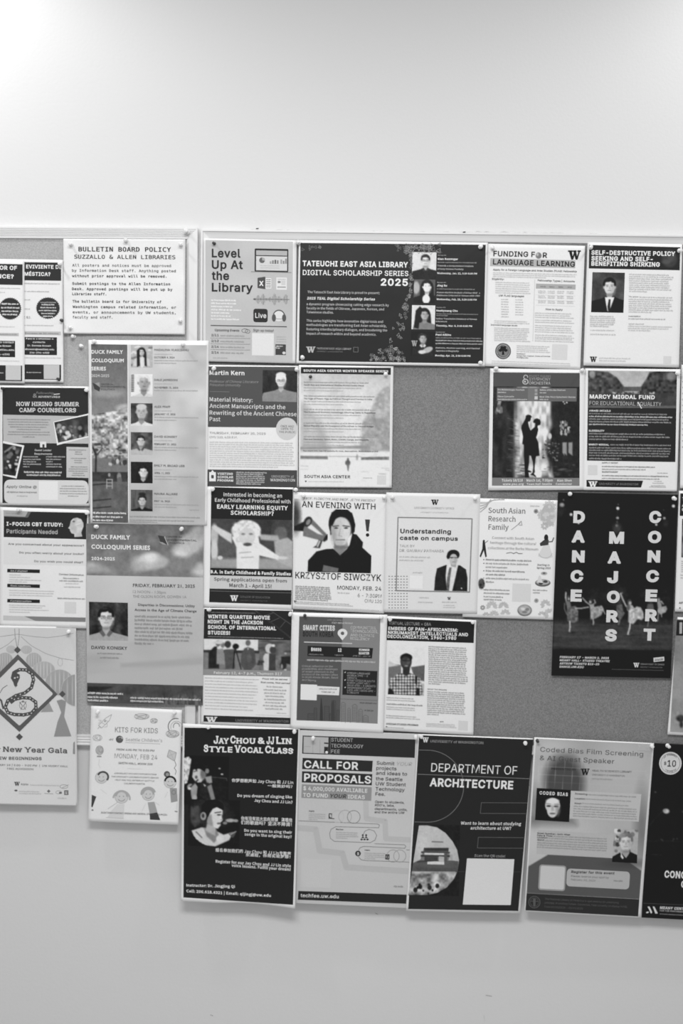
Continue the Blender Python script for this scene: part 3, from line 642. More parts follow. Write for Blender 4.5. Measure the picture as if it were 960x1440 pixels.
def F3():
    p = Poster('poster', 'poster', 'grey poster about events at the library with a laptop drawing and headphones',
               [(286.7, 335), (417, 337.5), (415.5, 511), (286.4, 508)], 222, (0.9, 1.1), [('bow', 1.0)]).crop(270, 310, 6)
    c = p.canvas([(112, 165), (850, 180), (848, 1188), (112, 1178)], .5, 184); c.noise(160, 5, 3); c.noise(420, 6, 5); c.done('printed_background', 1)
    for t, y, xe in (('Level', 312, 408), ('Up At', 408, 428), ('the', 502, 312), ('Library', 600, 512)): p.T(t, 166, y, xe, 74, 34, 'I', .035, part='title_lettering', y1=y + (xe - 166) * .012)
    p.rect(528, 236, 812, 432, 30, 'laptop_drawing', 2, 8); p.rect(540, 252, 802, 292, 170, 'laptop_drawing', 3); p.rect(540, 300, 802, 420, 200, 'laptop_drawing', 3); p.line([(498, 432), (836, 440)], 5, 120, 'laptop_drawing')
    p.ell(590, 336, 24, 24, 90, 'laptop_drawing', 4); p.poly([(590, 336), (590, 310), (614, 322), (612, 340)], 160, 'laptop_drawing', 5)
    for x, h, t in ((655, 22, 150), (675, 30, 120), (695, 34, 90), (715, 30, 120), (745, 36, 150), (765, 26, 130), (785, 44, 130)): p.rect(x, 366 - h, x + 14, 366, t, 'laptop_drawing', 4)
    for y in (382, 400): p.line([(575, y), (735, y + 2)], 3, 160, 'laptop_drawing', 4)
    p.poly([(552, 484), (618, 474), (618, 580), (552, 570)], 70, 'spreadsheet_icon', 2); p.T('X', 566, 552, 602, 42, 230, 'I', .05, part='icon_lettering'); p.rect(620, 488, 668, 572, 225, 'spreadsheet_icon', 2)
    for k in range(5): p.line([(626, 500 + k * 15), (662, 500.5 + k * 15)], 6, 80, 'spreadsheet_icon', 3)
    p.rect(710, 480, 800, 584, 214, 'document_icon', 2, 6); p.rect(722, 510, 746, 528, 120, 'document_icon', 3); p.rect(752, 505, 788, 545, 195, 'document_icon', 3); p.line([(722, 562), (788, 563)], 9, 140, 'document_icon'); p.line([(722, 497), (788, 498)], 4, 150, 'document_icon')
    r = random.Random(4); p.line([(515, 664), (820, 668)], 5, 100, 'waveform')
    for k in range(34): h = abs(math.sin(k * .55) * math.sin(k * .23)) * 44 + 6; p.line([(530 + k * 8.2, 666 - h), (530 + k * 8.2, 666 + h)], 3, 120 if k % 3 else 70, 'waveform')
    p.ell(527, 664, 10, 7, 80, 'waveform'); p.rect(517, 744, 638, 858, 40, 'live_icon', 2, 20); p.T('Live', 532, 822, 626, 42, 215, 'I', .02, part='icon_lettering')
    p.ell(732, 808, 48, 42, 212, 'headphones_icon', 2); p.ring(732, 815, 50, 58, 8, 70, 'headphones_icon', 3, 3.2, 6.22); p.ell(690, 822, 17, 32, 80, 'headphones_icon', 4); p.ell(776, 822, 17, 32, 80, 'headphones_icon', 4); p.line([(702, 830), (762, 832)], 4, 120, 'headphones_icon', 4)
    for k, xe in enumerate((370, 380, 340, 418, 315, 328, 398)): p.G(160, 678 + k * 26.5, xe, 12, 226, rag=0)
    p.line([(158, 886), (797, 897)], 7, 38, 'rule_line')
    p.T('Upcoming Events', 192, 934, 398, 20, 45, 'I', .02, italic=.1, part='heading_lettering'); p.T('Sign up today!', 515, 936, 688, 20, 50, 'I', .01, italic=.1, part='heading_lettering')
    p.ring(445, 930, 26, 16, 4, 90, 'squiggle'); p.ring(468, 936, 20, 16, 4, 90, 'squiggle')
    for k, t in enumerate(('2/11', '2/12', '2/14', '2/14')):
        y = 977 + k * 48.5; p.T(t, 163, y, 224, 20, 45, 'I', .02, part='date_lettering'); p.G(238, y, 440, 12, 118, rag=.1)
        if k < 3: p.line([(155, y + 15), (490, y + 20)], 3, 110, 'rule_line')
    p.rect(505, 950, 690, 1138, 214, 'code_panel', 2); p.rect(703, 1044, 791, 1134, 62, 'footer_logo', 2); p.G(710, 1064, 765, 9, 200); p.G(706, 1080, 740, 9, 200); p.ell(775, 1118, 14, 12, 200, 'footer_logo', 3)
    for y in (985, 1005, 1026): p.G(712, y, 792, 7, 140)
    p.G(175, 1164, 298, 10, 140)

def F4():
    p = Poster('poster', 'poster', 'wide black landscape poster for a scholarship series with four portrait photos in a column',
               [(420.2, 337.5), (685.6, 341), (681.3, 515.4), (416.4, 511)], 228, (1.8, 2.0), [('bow', 1.2), ('corner', 1.5, 1, 1, .2)]).crop(410, 320, 3.4286); p.gk = 0
    p.q4([(42, 74), (935, 83), (922, 657), (34, 643)], 34, 'black_ground', 0)
    a = dict(part='title_lettering', tone=228)
    p.T('TATEUCHI EAST ASIA LIBRARY', 52, 186, 560, 27, font='I', bold=.05, y1=193, **a); p.T('DIGITAL SCHOLARSHIP SERIES', 53, 229, 562, 25, font='I', bold=.02, y1=234, **a); p.T('2025', 429, 280, 560, 35, font='I', bold=.05, **a)
    for t, x, y, xe, b, it in (('The Tateuchi East Asia Library is proud to present:', 76, 316, 424, 0, 0), ('2025 TEAL Digital Scholarship Series', 73, 347, 402, .04, .18), ('a dynamic program showcasing cutting edge research by', 71, 374, 468, 0, 0), ('faculty in the fields of Chinese, Japanese, Korean, and', 71, 394, 445, 0, 0), ('Taiwanese studies.', 71, 413, 202, 0, 0),
        ('This series highlights how innovative digital tools and', 71, 454, 440, 0, 0), ('methodologies are transforming East Asian scholarship,', 71, 474, 457, 0, 0), ('fostering interdisciplinary dialogue, and broadening the', 71, 495, 460, 0, 0), ('impact of research within and beyond academia.', 70, 516, 407, 0, 0)):
        p.T(t, x, y, xe, 13 if it else 11.5, 215 if it else 188, 'C', .012 + b, it, part='body_lettering')
    p.W(70, 574, 114, 603, 175); p.T('TATEUCHI EAST ASIA LIBRARY', 120, 587, 288, 9, 165, 'I', .01, serif=.03, part='footer_lettering'); p.T('UNIVERSITY of WASHINGTON', 120, 600, 245, 6, 120, 'I', part='footer_lettering'); p.line([(298, 577), (320, 577), (320, 600), (298, 600)], 2, 110, 'footer_emblem', close=True)
    r = random.Random(8); bb = lambda t: 545 + 28 * math.sin(t * 2.2)
    def tri(x, y, s, t): a0 = r.random() * 6; p.line([(x + s * math.cos(a0 + k * 2.1), y + s * math.sin(a0 + k * 2.1)) for k in range(3)], 1.5, t, 'triangle_pattern', 3, True)
    for k in range(56): tri(r.uniform(545, 715), r.uniform(80, 122), r.uniform(6, 13), r.choice((90, 120, 150)))
    for k in range(10): tri(r.uniform(500, 560), r.uniform(82, 112) , r.uniform(5, 9), 105)
    for k in range(9): tri(r.uniform(50, 152), r.uniform(82, 106), r.uniform(5, 9), 110)
    for k in range(75):
        y = r.uniform(120, 640); x0 = 575 - max(0, y - 300) * .32; w_ = 10 + max(0, y - 330) * .28; tri(x0 + r.uniform(-w_ * .5, w_ * .5), y, r.uniform(5, 10), r.choice((100, 130, 150)))
    for k in range(80): x = r.uniform(380, 555); y = 642 - r.random() ** 1.6 * 75 * (1 - abs(x - 470) / 160); tri(x, y, r.uniform(4, 9), r.choice((100, 130, 165)))
    c = p.photo(582, 118, 698, 246, 206); portrait(c, 645, 160, 40, 205, 40, 38, glasses=True, collar=60, smile=False, sh=2.2); c.done()
    c = p.photo(590, 250, 692, 362, 90); c.ell(600, 290, 16, 30, 170, 6); c.rect = None; portrait(c, 652, 285, 40, 235, 32, 30, long=True, turn=.3, sh=2.2); c.ell(648, 345, 18, 22, 222, 2); c.done()
    c = p.photo(580, 374, 692, 490, 205); portrait(c, 640, 420, 38, 168, 30, 120, long=True, turn=.8); c.poly([(598, 400), (618, 380), (632, 392), (616, 440), (612, 488), (588, 482)], 32, 2); c.done()
    c = p.photo(576, 500, 690, 618, 34); portrait(c, 632, 535, 34, 165, 50, 44, turn=1, smile=False, collar=200); c.ell(655, 590, 26, 13, 170, 2, rot=-.4); c.ell(628, 600, 18, 9, 200, 2); c.W = None; c.poly([(578, 544), (590, 544), (594, 570), (584, 572)], 120); c.done()
    p.W(577, 545, 606, 572, 150)
    d = p.crop(575, 345, 8.727)
    for y, xe, h, t, b, s in ((128, 455, 14, 165, 0, 'Series #1'), (178, 600, 24, 220, .04, 'Gian Rominger'), (214, 828, 12, 130, 0, 0), (258, 790, 18, 190, .01, 'Towards a Computational Analysis'), (298, 668, 18, 190, .01, 'of Early Chinese Poeticity'), (352, 832, 22, 215, .03, 'Wednesday, Jan. 22, 3:30-5:00 PM'),
        (462, 452, 14, 165, 0, 'Series #2'), (504, 465, 24, 220, .04, 'Jing Xu'), (540, 805, 12, 130, 0, 0), (586, 870, 18, 190, .01, 'Human-Machine Analysis of Arthur Wolf’s'), (622, 868, 18, 190, .01, 'Fieldnotes Collected in Taiwan 1958-1960'), (672, 828, 22, 215, .03, 'Wednesday, Feb. 26, 3:30-5:00 PM'),
        (768, 445, 14, 165, 0, 'Series #3'), (812, 596, 24, 220, .04, 'Heekyoung Cho'), (845, 845, 11, 130, 0, 0), (866, 475, 11, 130, 0, 0), (908, 832, 18, 190, .01, 'Online Translation Database of Korean'), (942, 465, 18, 190, .01, 'Literature'), (996, 772, 22, 215, .03, 'Thursday, Mar. 6, 3:30-5:00 PM'),
        (1072, 438, 14, 165, 0, 'Series #4'), (1108, 515, 24, 220, .04, 'Paul Atkins'), (1140, 885, 12, 130, 0, 0), (1174, 900, 14, 165, 0, 0), (1210, 900, 14, 165, 0, 0), (1266, 868, 18, 190, .01, 'Statistics, Machine Learning, and Classical'), (1302, 610, 18, 190, .01, 'Japanese Orthography'), (1362, 752, 22, 215, .03, 'Monday, Apr. 14, 3:30-5:00 PM')):
        x = 350 - (y - 128) * .024
        if s: d.T(s, x, y, xe, h, t, 'C', .012 + b, .12 if t == 190 else 0, part='speaker_lettering')
        else: d.G(x, y, xe, h, t, rag=0)

def F5():
    p = Poster('poster', 'poster', 'white sheet about funding for language learning with a table and a round tree seal',
               [(685.8, 342.7), (822.3, 345.7), (815.6, 519.8), (680, 514.8)], 224, (1.2, 1.4), [('bow', 1.5)]).crop(680, 320, 3.4286)
    p.T('FUNDING F', 46, 138, 246, 26, 46, 'I', .03, part='title_lettering'); p.T('R', 284, 146, 305, 26, 46, 'I', .03, part='title_lettering'); c = p.canvas([(249, 118), (280, 119), (279, 153), (248, 152)], 2, 222); c.ell(264, 135, 14.5, 15.5, 120); c.ell(259, 130, 6, 7, 170, 3); c.done('globe_picture', 2, True)
    p.q4([(32, 147), (442, 158), (440, 196), (30, 186)], 172, 'highlight_band'); p.T('LANGUAGE LEARNING', 44, 178, 439, 26, 34, 'I', .035, part='title_lettering', y1=190); p.W(406, 110, 468, 155, 26)
    p.T('Apply for a Foreign Language and Area Studies (FLAS) Fellowship', 44, 207, 448, 9, 60, 'I', .02, .12, part='subtitle_lettering', y1=216)
    for y, xe in ((220, 448), (229, 440), (238, 300)): p.G(44, y, xe, 5, 172)
    p.T('Eligibility:', 40, 252, 98, 9, 70, 'I', .02, part='heading_lettering'); p.G(56, 266, 225, 5, 170, 6, 10)
    p.T('UW FLAS languages', 72, 332, 194, 9, 60, 'I', .02, .1, part='heading_lettering')
    for k in range(8): p.G(84, 348 + k * 12, 120, 5, 160, rag=.3); p.G(152, 350 + k * 12, 190, 5, 165, rag=.3) if k < 7 else None
    p.G(50, 452, 222, 5, 170, 2, 9); p.T('Important language levels', 34, 472, 162, 7, 60, 'I', .02, part='heading_lettering'); p.G(50, 486, 225, 5, 166, 8, 8.6)
    p.line([(246, 250), (236, 548)], 1.8, 185, 'rule_line'); p.T('Fellowship Types | Amounts', 260, 259, 438, 9, 60, 'I', .02, part='heading_lettering', y1=264)
    p.q4([(252, 270), (443, 275), (442, 299), (251, 294)], 165, 'table_header'); 
    for k in range(4): p.G(272 + k * 44, 287 + k, 298 + k * 42, 6, 80, part='table_lettering')
    for r_ in range(3):
        for k in range(4): p.G(262 + k * 46, 308 + r_ * 24 + k, 300 + k * 44, 5, 168, 2, 8)
        p.line([(250, 324 + r_ * 25), (440, 330 + r_ * 25)], 1, 195, 'rule_line')
    p.T('How to Apply', 298, 398, 380, 9, 60, 'I', .02, part='heading_lettering')
    for y, n in ((414, 3), (448, 2), (474, 4), (520, 2), (538, 2)): p.G(246, y, 435, 5, 168, n, 10)
    p.ell(93, 596, 38, 39, 60, 'tree_seal', 1); p.ring(93, 596, 30, 31, 2, 190, 'tree_seal', 3); 
    for x, y, r_ in ((93, 584, 14), (80, 592, 9), (106, 592, 9), (88, 578, 8), (100, 578, 8)): p.ell(x, y, r_, r_ * .8, 20, 'tree_seal', 3)
    p.ring(93, 596, 34, 35, 3, 110, 'tree_seal', 2); p.ell(93, 596, 26, 27, 120, 'tree_seal', 2); p.poly([(90, 590), (96, 590), (99, 614), (87, 614)], 20, 'tree_seal', 4)
    p.G(158, 572, 320, 5, 170, 4, 9); p.T('Questions?', 158, 611, 200, 6, 80, 'I', .02); p.T('Contact Mary Anderson, Grants and Services', 158, 621, 320, 6, 90, 'I', .02, y1=624); p.T('email@uw.edu', 158, 629, 214, 6, 90, 'I', .02)
    p.rect(330, 562, 404, 636, 206, 'code_panel'); p.G(38, 645, 420, 4, 175, 2, 9)
    # --- the next sheet along
    p = Poster('poster', 'poster', 'white lecture sheet, black heading band, photo of a man in dark suit and tie',
               [(825.8, 340.4), (959, 343.5), (954.3, 516.8), (820, 514)], 228, (1.0, 1.2), [('bow', 1.2)]).crop(680, 320, 3.4286)
    p.q4([(508, 84), (947, 95), (944, 206), (506, 197)], 38, 'title_band'); c = p.canvas([(850, 100), (938, 102), (936, 194), (850, 192)], 1.2, 38); c.ell(895, 150, 36, 42, 62, 14); c.ell(905, 140, 20, 26, 74, 8); c.ell(880, 165, 20, 10, 78, 8); c.done('faded_emblem', 2, True)
    for t, y, xe in (('SELF-DESTRUCTIVE POLICY', 131, 922), ('SEEKING AND SELF-', 159, 814), ('BENEFITING SHIRKING', 184, 848)): p.T(t, 518, y, xe, 22, 230, 'I', .06, part='title_lettering', y1=y + (xe - 518) * .016)
    c = p.canvas([(524, 215), (680, 218), (673, 411), (517, 408)], 1.4, 82); c.noise(60, 26, 4); c.noise(20, 8, 6); portrait(c, 606, 285, 56, 196, 26, 28, collar=36, sh=2.3)
    c.poly([(584, 336), (630, 336), (604, 404), (594, 404)], 222, 2); c.poly([(602, 346), (611, 346), (608, 400), (599, 404), (596, 380)], 34, 2); c.poly([(519, 372), (562, 344), (582, 334), (597, 408), (518, 409)], 30, 2); c.poly([(630, 334), (652, 344), (674, 368), (673, 411), (603, 411)], 30, 2); c.done()
    p.G(700, 228, 915, 6, 170, 9, 10.2, .4); p.T('The Lecture', 698, 336, 745, 7, 130, 'I', .02); p.G(750, 338, 915, 6, 168); p.G(698, 348, 918, 6, 168, 7, 10.2, .5); p.G(697, 430, 755, 6, 120); p.G(697, 442, 875, 6, 150); p.G(697, 467, 772, 6, 165); p.G(695, 478, 910, 6, 178, 3, 10, .5)
    p.G(512, 430, 640, 6, 165, 6, 9.6, .7); p.G(513, 497, 628, 6, 172); p.G(513, 517, 636, 6, 168)
    p.W(511, 622, 545, 648, 30); p.G(556, 632, 706, 6, 178); p.G(556, 644, 684, 6, 182); p.rect(866, 620, 904, 656, 206, 'code_panel')

def F6():
    p = Poster('poster', 'poster', 'dark camp counselor hiring poster with two tilted white-edged snapshots and a pale footer',
               [(-1, 542), (125.3, 543.5), (126.2, 711.5), (-.5, 710)], 226, (1.2, 1.5), [('bow', 1.3)]).crop(0, 530, 7.385); p.gk = 0
    p.q4([(25, 108), (916, 116), (920, 1312), (25, 1310)], 44, 'dark_ground', 0); p.q4([(30, 392), (916, 410), (918, 694), (34, 684)], 178, 'pale_band', 1)
    p.T('Fellowship', 375, 178, 560, 24, 120, 'B', .01, .2, part='logo_lettering'); p.T('&', 340, 216, 385, 44, 140, 'B', 0, part='logo_lettering'); p.T('ADVENTURES', 395, 216, 622, 20, 190, 'I', .03, serif=.03, part='logo_lettering'); p.line([(560, 182), (618, 176)], 9, 200, 'logo_lettering')
    p.T('NOW HIRING SUMMER', 168, 302, 820, 44, 205, 'I', .03, serif=.05, part='title_lettering', y1=305); p.T('CAMP COUNSELORS', 200, 366, 790, 44, 205, 'I', .03, serif=.05, part='title_lettering', y1=368)
    for k, (a, b) in enumerate(((75, 530), (85, 500), (85, 510), (105, 480), (175, 425), (85, 515), (75, 520), (235, 360))): p.G(a, 445 + k * 26, b, 9, 130, rag=0)
    p.q4([(553, 466), (918, 380), (922, 626), (592, 710)], 222, 'snapshot_border', 2)
    c = p.canvas([(562, 472), (914, 398), (916, 614), (604, 684)], 1.1, 62); c.noise(60, 30, 3); c.blobs(34, 600, 500, 900, 640, 8, 26, (40, 90, 150, 175, 120), 4, 1, 8); c.blobs(12, 620, 560, 780, 640, 10, 18, (200, 190, 60), 7, 1.3, 6); c.done('snapshot', 3)
    p.q4([(30, 665), (252, 712), (172, 1056), (28, 1022)], 222, 'snapshot_border', 2)
    c = p.canvas([(30, 688), (230, 728), (160, 1030), (30, 1010)], 1.1, 52); c.blobs(20, 40, 720, 190, 980, 8, 26, (30, 80, 150, 110), 5, 1, 8); c.blobs(7, 80, 820, 190, 940, 10, 22, (205, 190), 8, .8, 6); c.line([(50, 780), (140, 715)], 14, 150); c.done('snapshot', 3)
    p.rect(415, 672, 480, 732, 215, 'cabin_icon', 3); p.rect(440, 700, 462, 732, 60, 'cabin_icon', 4)
    p.T('Guest Leader', 360, 770, 535, 20, 190, 'I', .03, part='heading_lettering'); p.T('Requirements', 358, 808, 542, 20, 190, 'I', .03, part='heading_lettering')
    for y, a, b, c2, d in ((834, 240, 400, 478, 685), (861, 240, 432, 478, 635), (886, 240, 375, 478, 545), (911, 240, 428, 478, 635), (938, 240, 305, 478, 648)): p.G(a, y, b, 12, 160, rag=0); p.G(c2, y, d, 12, 160, rag=0)
    p.G(248, 996, 650, 16, 195, rag=0); p.G(275, 1026, 628, 16, 195, rag=0)
    p.q4([(690, 726), (918, 732), (919, 1050), (690, 1044)], 188, 'pale_panel', 1)
    for k, (a, b) in enumerate(((715, 900), (780, 845), (775, 860), (0, 0), (735, 900), (770, 850), (770, 855), (0, 0), (735, 905), (715, 910), (710, 912), (755, 870), (745, 880))):
        if b: p.G(a, 762 + k * 22, b, 9, 130, rag=0)
    p.rect(42, 1066, 918, 1312, 205, 'pale_footer', 1, 60); p.T('Apply Online @', 62, 1152, 380, 26, 80, 'I', .01, .1, serif=.04, part='footer_lettering'); p.G(70, 1203, 382, 15, 140, rag=0); p.G(175, 1242, 288, 11, 165, rag=0)
    p.rect(402, 1082, 600, 1276, 222, 'code_panel', 2)
    for k, (a, b) in enumerate(((640, 880), (620, 890), (620, 900), (620, 905), (705, 815))): p.G(a, 1138 + k * 26, b, 9, 140, rag=0)
    # --- study flyer under it
    p = Poster('flyer', 'flyer', 'pale study-participants flyer with a dark band, a head in profile and three black label bars',
               [(0, 713), (124.5, 717), (122.5, 883.7), (-.5, 881)], 222, (1.0, 1.3), [('bow', 1.5)]).crop(0, 700, 7.385)
    p.q4([(40, 138), (906, 156), (896, 432), (38, 408)], 42, 'title_band'); p.q4([(36, 434), (898, 440), (892, 704), (34, 690)], 214, 'pale_panel', 1)
    p.q4([(36, 130), (322, 144), (290, 206), (38, 196)], 100, 'corner_tab', 2); p.q4([(36, 132), (290, 144), (262, 196), (38, 188)], 165, 'corner_tab', 3); p.G(60, 166, 235, 13, 115, rag=0)
    p.T('I-FOCUS CBT STUDY:', 68, 290, 652, 40, 225, 'I', .06, part='title_lettering', y1=300); p.T('Participants Needed', 68, 368, 598, 44, 175, 'I', .02, part='title_lettering', y1=378)
    L = [(735, 240), (760, 215), (800, 206), (842, 222), (866, 262), (866, 300), (852, 335), (844, 362), (854, 402), (772, 408), (770, 376), (742, 370), (728, 345), (724, 325), (708, 316), (724, 290)]
    c = p.canvas([(700, 196), (880, 200), (878, 414), (700, 410)], 1.6, 42); c.poly(L, 192, 4); c.ell(815, 270, 40, 38, 205, 8); c.noise(30, 16, 5, L); c.ell(765, 246, 14, 10, 110, 5); c.line([(790, 280), (845, 262)], 8, 215); c.line([(775, 285), (820, 245)], 6, 200); c.done('head_profile', 2, True)
    for t, a, y, b in (('Are you concerned about your appearance?', 85, 488, 872), ('Do you often worry about your looks?', 200, 578, 870), ('Do you wish you could stop?', 355, 668, 862)): p.T(t, a, y, b, 20, 92, 'I', .02, part='question_lettering', y1=y + (b - a) * .024)
    for y, t, b in ((738, 'Am I eligible?', 285), (893, 'Study conditions', 318), (1050, 'Compensation', 325)): p.q4([(76, y), (414, y + 8), (413, y + 44), (74, y + 36)], 36, 'label_bar', 2); p.T(t, 108, y + 27, b, 15, 200, 'I', .02, part='heading_lettering')
    for y, b in ((804, 215), (828, 312), (855, 435), (876, 282), (965, 560), (990, 555), (1014, 542), (1118, 470), (1140, 435), (1165, 505), (1190, 310)): p.G(95, y, b, 9, 165, rag=0)
    p.T('Contact Information', 612, 802, 870, 18, 95, 'I', .02, part='heading_lettering', y1=812); p.G(655, 842, 820, 13, 120); p.G(615, 868, 862, 13, 120, rag=0); p.G(680, 895, 815, 9, 160); p.G(665, 930, 840, 10, 150, rag=0)
    p.G(597, 1050, 885, 13, 110, rag=0); p.rect(670, 1080, 792, 1200, 204, 'code_panel')
    p.q4([(34, 1222), (250, 1230), (370, 1280), (32, 1272)], 190, 'footer_band'); p.q4([(250, 1230), (890, 1244), (888, 1290), (370, 1280)], 125, 'footer_band'); p.G(735, 1262, 885, 14, 80, rag=0); p.G(725, 1330, 812, 9, 195)

def F7():
    p = Poster('poster', 'poster', 'tall colloquium programme with six small portraits down its middle beside a blossom-tree photo strip',
               [(124.3, 478), (293.3, 479), (291, 739), (127, 735.8)], 230, (2.6, 3.0), [('bow', 1.5), ('wave', .4, 1.5, 1, .5)]).crop(115, 470, 5.189)
    c = p.canvas([(68, 72), (332, 76), (338, 1376), (78, 1372)], 1.5, 108); q = [(60, 560), (340, 520), (340, 1000), (60, 1000)]
    c.grad(98, 128, 0, .38); c.blobs(1, 0, 0, 1, 1, 1, 2, (1,), 1); c.ell(200, 430, 110, 30, 145, 30); c.ell(310, 540, 60, 30, 170, 20)
    c.poly([(60, 610), (150, 575), (260, 560), (340, 520), (340, 900), (60, 900)], 150, 14); c.noise(26, 42, 3, [(60, 590), (340, 540), (340, 920), (60, 920)], (1.6, 1)); c.noise(13, 50, 9, [(60, 590), (340, 540), (340, 920), (60, 920)])
    c.blobs(26, 80, 800, 330, 900, 8, 18, (70, 90, 165), 6, .6, 5); c.poly([(60, 905), (340, 905), (340, 1000), (60, 1010)], 115, 8); c.line([(100, 1050), (104, 880), (82, 830)], 14, 58); c.line([(104, 890), (150, 830)], 7, 70)
    c.blobs(16, 180, 900, 320, 950, 5, 12, (60, 185, 80), 3, 1.7, 3); c.poly([(60, 1005), (340, 1005), (340, 1080), (60, 1075)], 62, 6); c.poly([(60, 1075), (340, 1078), (340, 1300), (60, 1300)], 96, 8); c.noise(30, 9, 12, [(60, 1005), (340, 1005), (340, 1300), (60, 1300)])
    for y in (1215, 1270, 1100): c.line([(80, y), (210, y - 12)], 10, 58)
    c.line([(182, 1125), (182, 1060), (222, 1060), (222, 1125)], 6, 165); c.line([(182, 1085), (222, 1085)], 6, 160); c.line([(182, 1108), (222, 1108)], 6, 160); c.ell(200, 1026, 9, 14, 150, 3); c.ell(272, 1040, 16, 30, 130, 6); c.ell(276, 1066, 18, 24, 100, 5)
    c.poly([(60, 1298), (345, 1300), (345, 1380), (60, 1378)], 90, 2); c.done('blossom_photo', 1)
    c = p.canvas([(338, 76), (912, 80), (898, 1384), (344, 1378)], .5, 188); c.grad(192, 180, 0, 1); c.noise(240, 12, 7); c.noise(70, 7, 8); c.done('printed_background', 1)
    for t, y, xe in (('DUCK FAMILY', 142, 300), ('COLLOQUIUM', 204, 306), ('SERIES', 264, 176)): p.T(t, 70, y, xe, 27, 228, 'B', .035, part='title_lettering')
    p.T('2024-2025', 70, 312, 200, 20, 205, 'B', .01, part='title_lettering'); p.poly([(78, 355), (112, 366), (134, 392), (128, 418), (92, 400)], 62, 'leaf_emblem', 2); p.poly([(95, 360), (128, 350), (130, 385)], 150, 'leaf_emblem', 3)
    for t, y, xe in (('CENTER for', 370, 230), ('ENVIRONMENTAL', 388, 322), ('POLITICS', 408, 240)): p.T(t, 140, y, xe, 11, 70, 'B', .01, part='emblem_lettering')
    data = [(78, 245, ('MADALINA VLASCEANU', 780), 122, ('OCTOBER 4, 2024', 676), 176, (150, 196, 215), 'f1'), (290, 470, ('DALE JAMIESON', 698), 341, ('NOVEMBER 15, 2024', 702), 396, (365, 414), 'm1'), (503, 680, ('ALEX PFAFF', 645), 537, ('JANUARY 17, 2025', 682), 590, (562, 610, 630), 'm2'),
            (714, 885, ('DAVID KONISKY', 696), 755, ('FEBRUARY 21, 2025', 688), 809, (779, 829, 848), 'm3'), (930, 1086, ('EMILY M. BROAD LEIB', 750), 966, ('APRIL 11, 2025', 642), 1019, (992, 1041, 1060), 'f2'), (1134, 1290, ('MAURA ALLAIRE', 698), 1172, ('MAY 16, 2025', 643), 1224, (1197, 1245, 1264), 'f3')]
    for y0, y1, (nm, nx), ny, (dt, dx), dy, gs, k in data:
        p.T(nm, 528, ny, nx, 16, 95, 'B', .022, part='name_lettering'); p.T(dt, 528, dy, dx, 14, 85, 'B', .02, part='date_lettering')
        for i, g in enumerate(gs): p.G(528, g, 660 if i == 0 else (850 if i == 1 else 690), 8, 128 if i else 150, rag=.05)
        c = p.photo(357, y0, 516, y1 if y1 - y0 < 165 else y0 + 165, 188)
        if k == 'f1': c.t[:] = 170; c.blobs(24, 360, 90, 510, 240, 8, 18, (120, 205, 90, 180), 2, .5, 4); portrait(c, 436, 130, 40, 190, 40, 190, long=True); c.ell(440, 205, 18, 40, 205, 3); c.poly([(400, 120), (420, 100), (425, 230), (402, 240)], 40, 3); c.poly([(455, 110), (470, 130), (475, 235), (458, 230)], 45, 3)
        if k == 'm1': c.t[:] = 214; portrait(c, 452, 352, 84, 165, 205, 195, sh=1.8, smile=True, turn=.5, beard=150); [c.line([(362, 300 + q * 13), (378, 298 + q * 13)], 7, 60) for q in range(10)]
        if k == 'm2': c.t[:] = 66; c.noise(30, 16, 5); portrait(c, 435, 565, 80, 178, 160, 205, bald=True, sh=2, turn=-.2); c.ell(435, 530, 38, 22, 190, 5)
        if k == 'm3': c.t[:] = 84; c.noise(26, 26, 5); portrait(c, 430, 780, 56, 190, 40, 172, sh=2.4, collar=85)
        if k == 'f2': c.t[:] = 42; portrait(c, 448, 1005, 62, 205, 34, 36, long=True, sh=2.2)
        if k == 'f3': c.t[:] = 88; c.noise(24, 14, 4, None, (.4, 3)); portrait(c, 440, 1215, 54, 190, 42, 34, sh=2.4, turn=-.3); c.ell(440, 1168, 26, 14, 44, 5)
        c.done()
    p.G(80, 1308, 325, 11, 205, 1, 0, rag=0); p.G(80, 1336, 298, 11, 205, rag=0); p.G(80, 1362, 228, 11, 205, rag=0); p.G(348, 1334, 868, 9, 110, rag=0); p.G(350, 1360, 825, 9, 110, rag=0); p.G(350, 1373, 550, 8, 110, rag=0); p.G(785, 1286, 855, 8, 130)
    # --- second colloquium poster
    p = Poster('poster', 'poster', 'tall colloquium poster with a cloudy sky heading and one portrait of a man in glasses',
               [(121, 736), (286.8, 739.3), (285.2, 992), (122, 987)], 186, (1.8, 2.2), [('bow', 1.5), ('corner', 2, 0, 1, .3)]).crop(110, 725, 5.0526)
    c = p.canvas([(56, 56), (892, 74), (886, 440), (60, 424)], .9, 116); c.grad(106, 128)
    for cx, cy, rx, ry, t in ((500, 330, 110, 55, 185), (520, 300, 60, 40, 205), (590, 330, 50, 36, 170), (430, 365, 60, 32, 165), (740, 250, 70, 45, 200), (800, 200, 90, 70, 178), (860, 130, 70, 60, 160), (90, 365, 60, 36, 180), (150, 385, 80, 22, 160), (870, 400, 60, 30, 185), (870, 360, 30, 25, 180)): c.ell(cx, cy, rx, ry, t, 32, .9)
    c.noise(60, 10, 3); c.noise(20, 5, 4); c.done('sky_photo', 1)
    c = p.canvas([(60, 424), (886, 440), (886, 1212), (62, 1190)], .6, 182); c.grad(190, 172); c.noise(220, 8, 5); c.noise(60, 6, 6, [(60, 900), (886, 900), (886, 1212), (60, 1190)], (4, 1)); c.poly([(300, 1050), (886, 1010), (886, 1060), (300, 1080)], 165, 20); c.poly([(60, 1130), (886, 1060), (886, 1212), (60, 1190)], 178, 20); c.done('printed_background', 1)
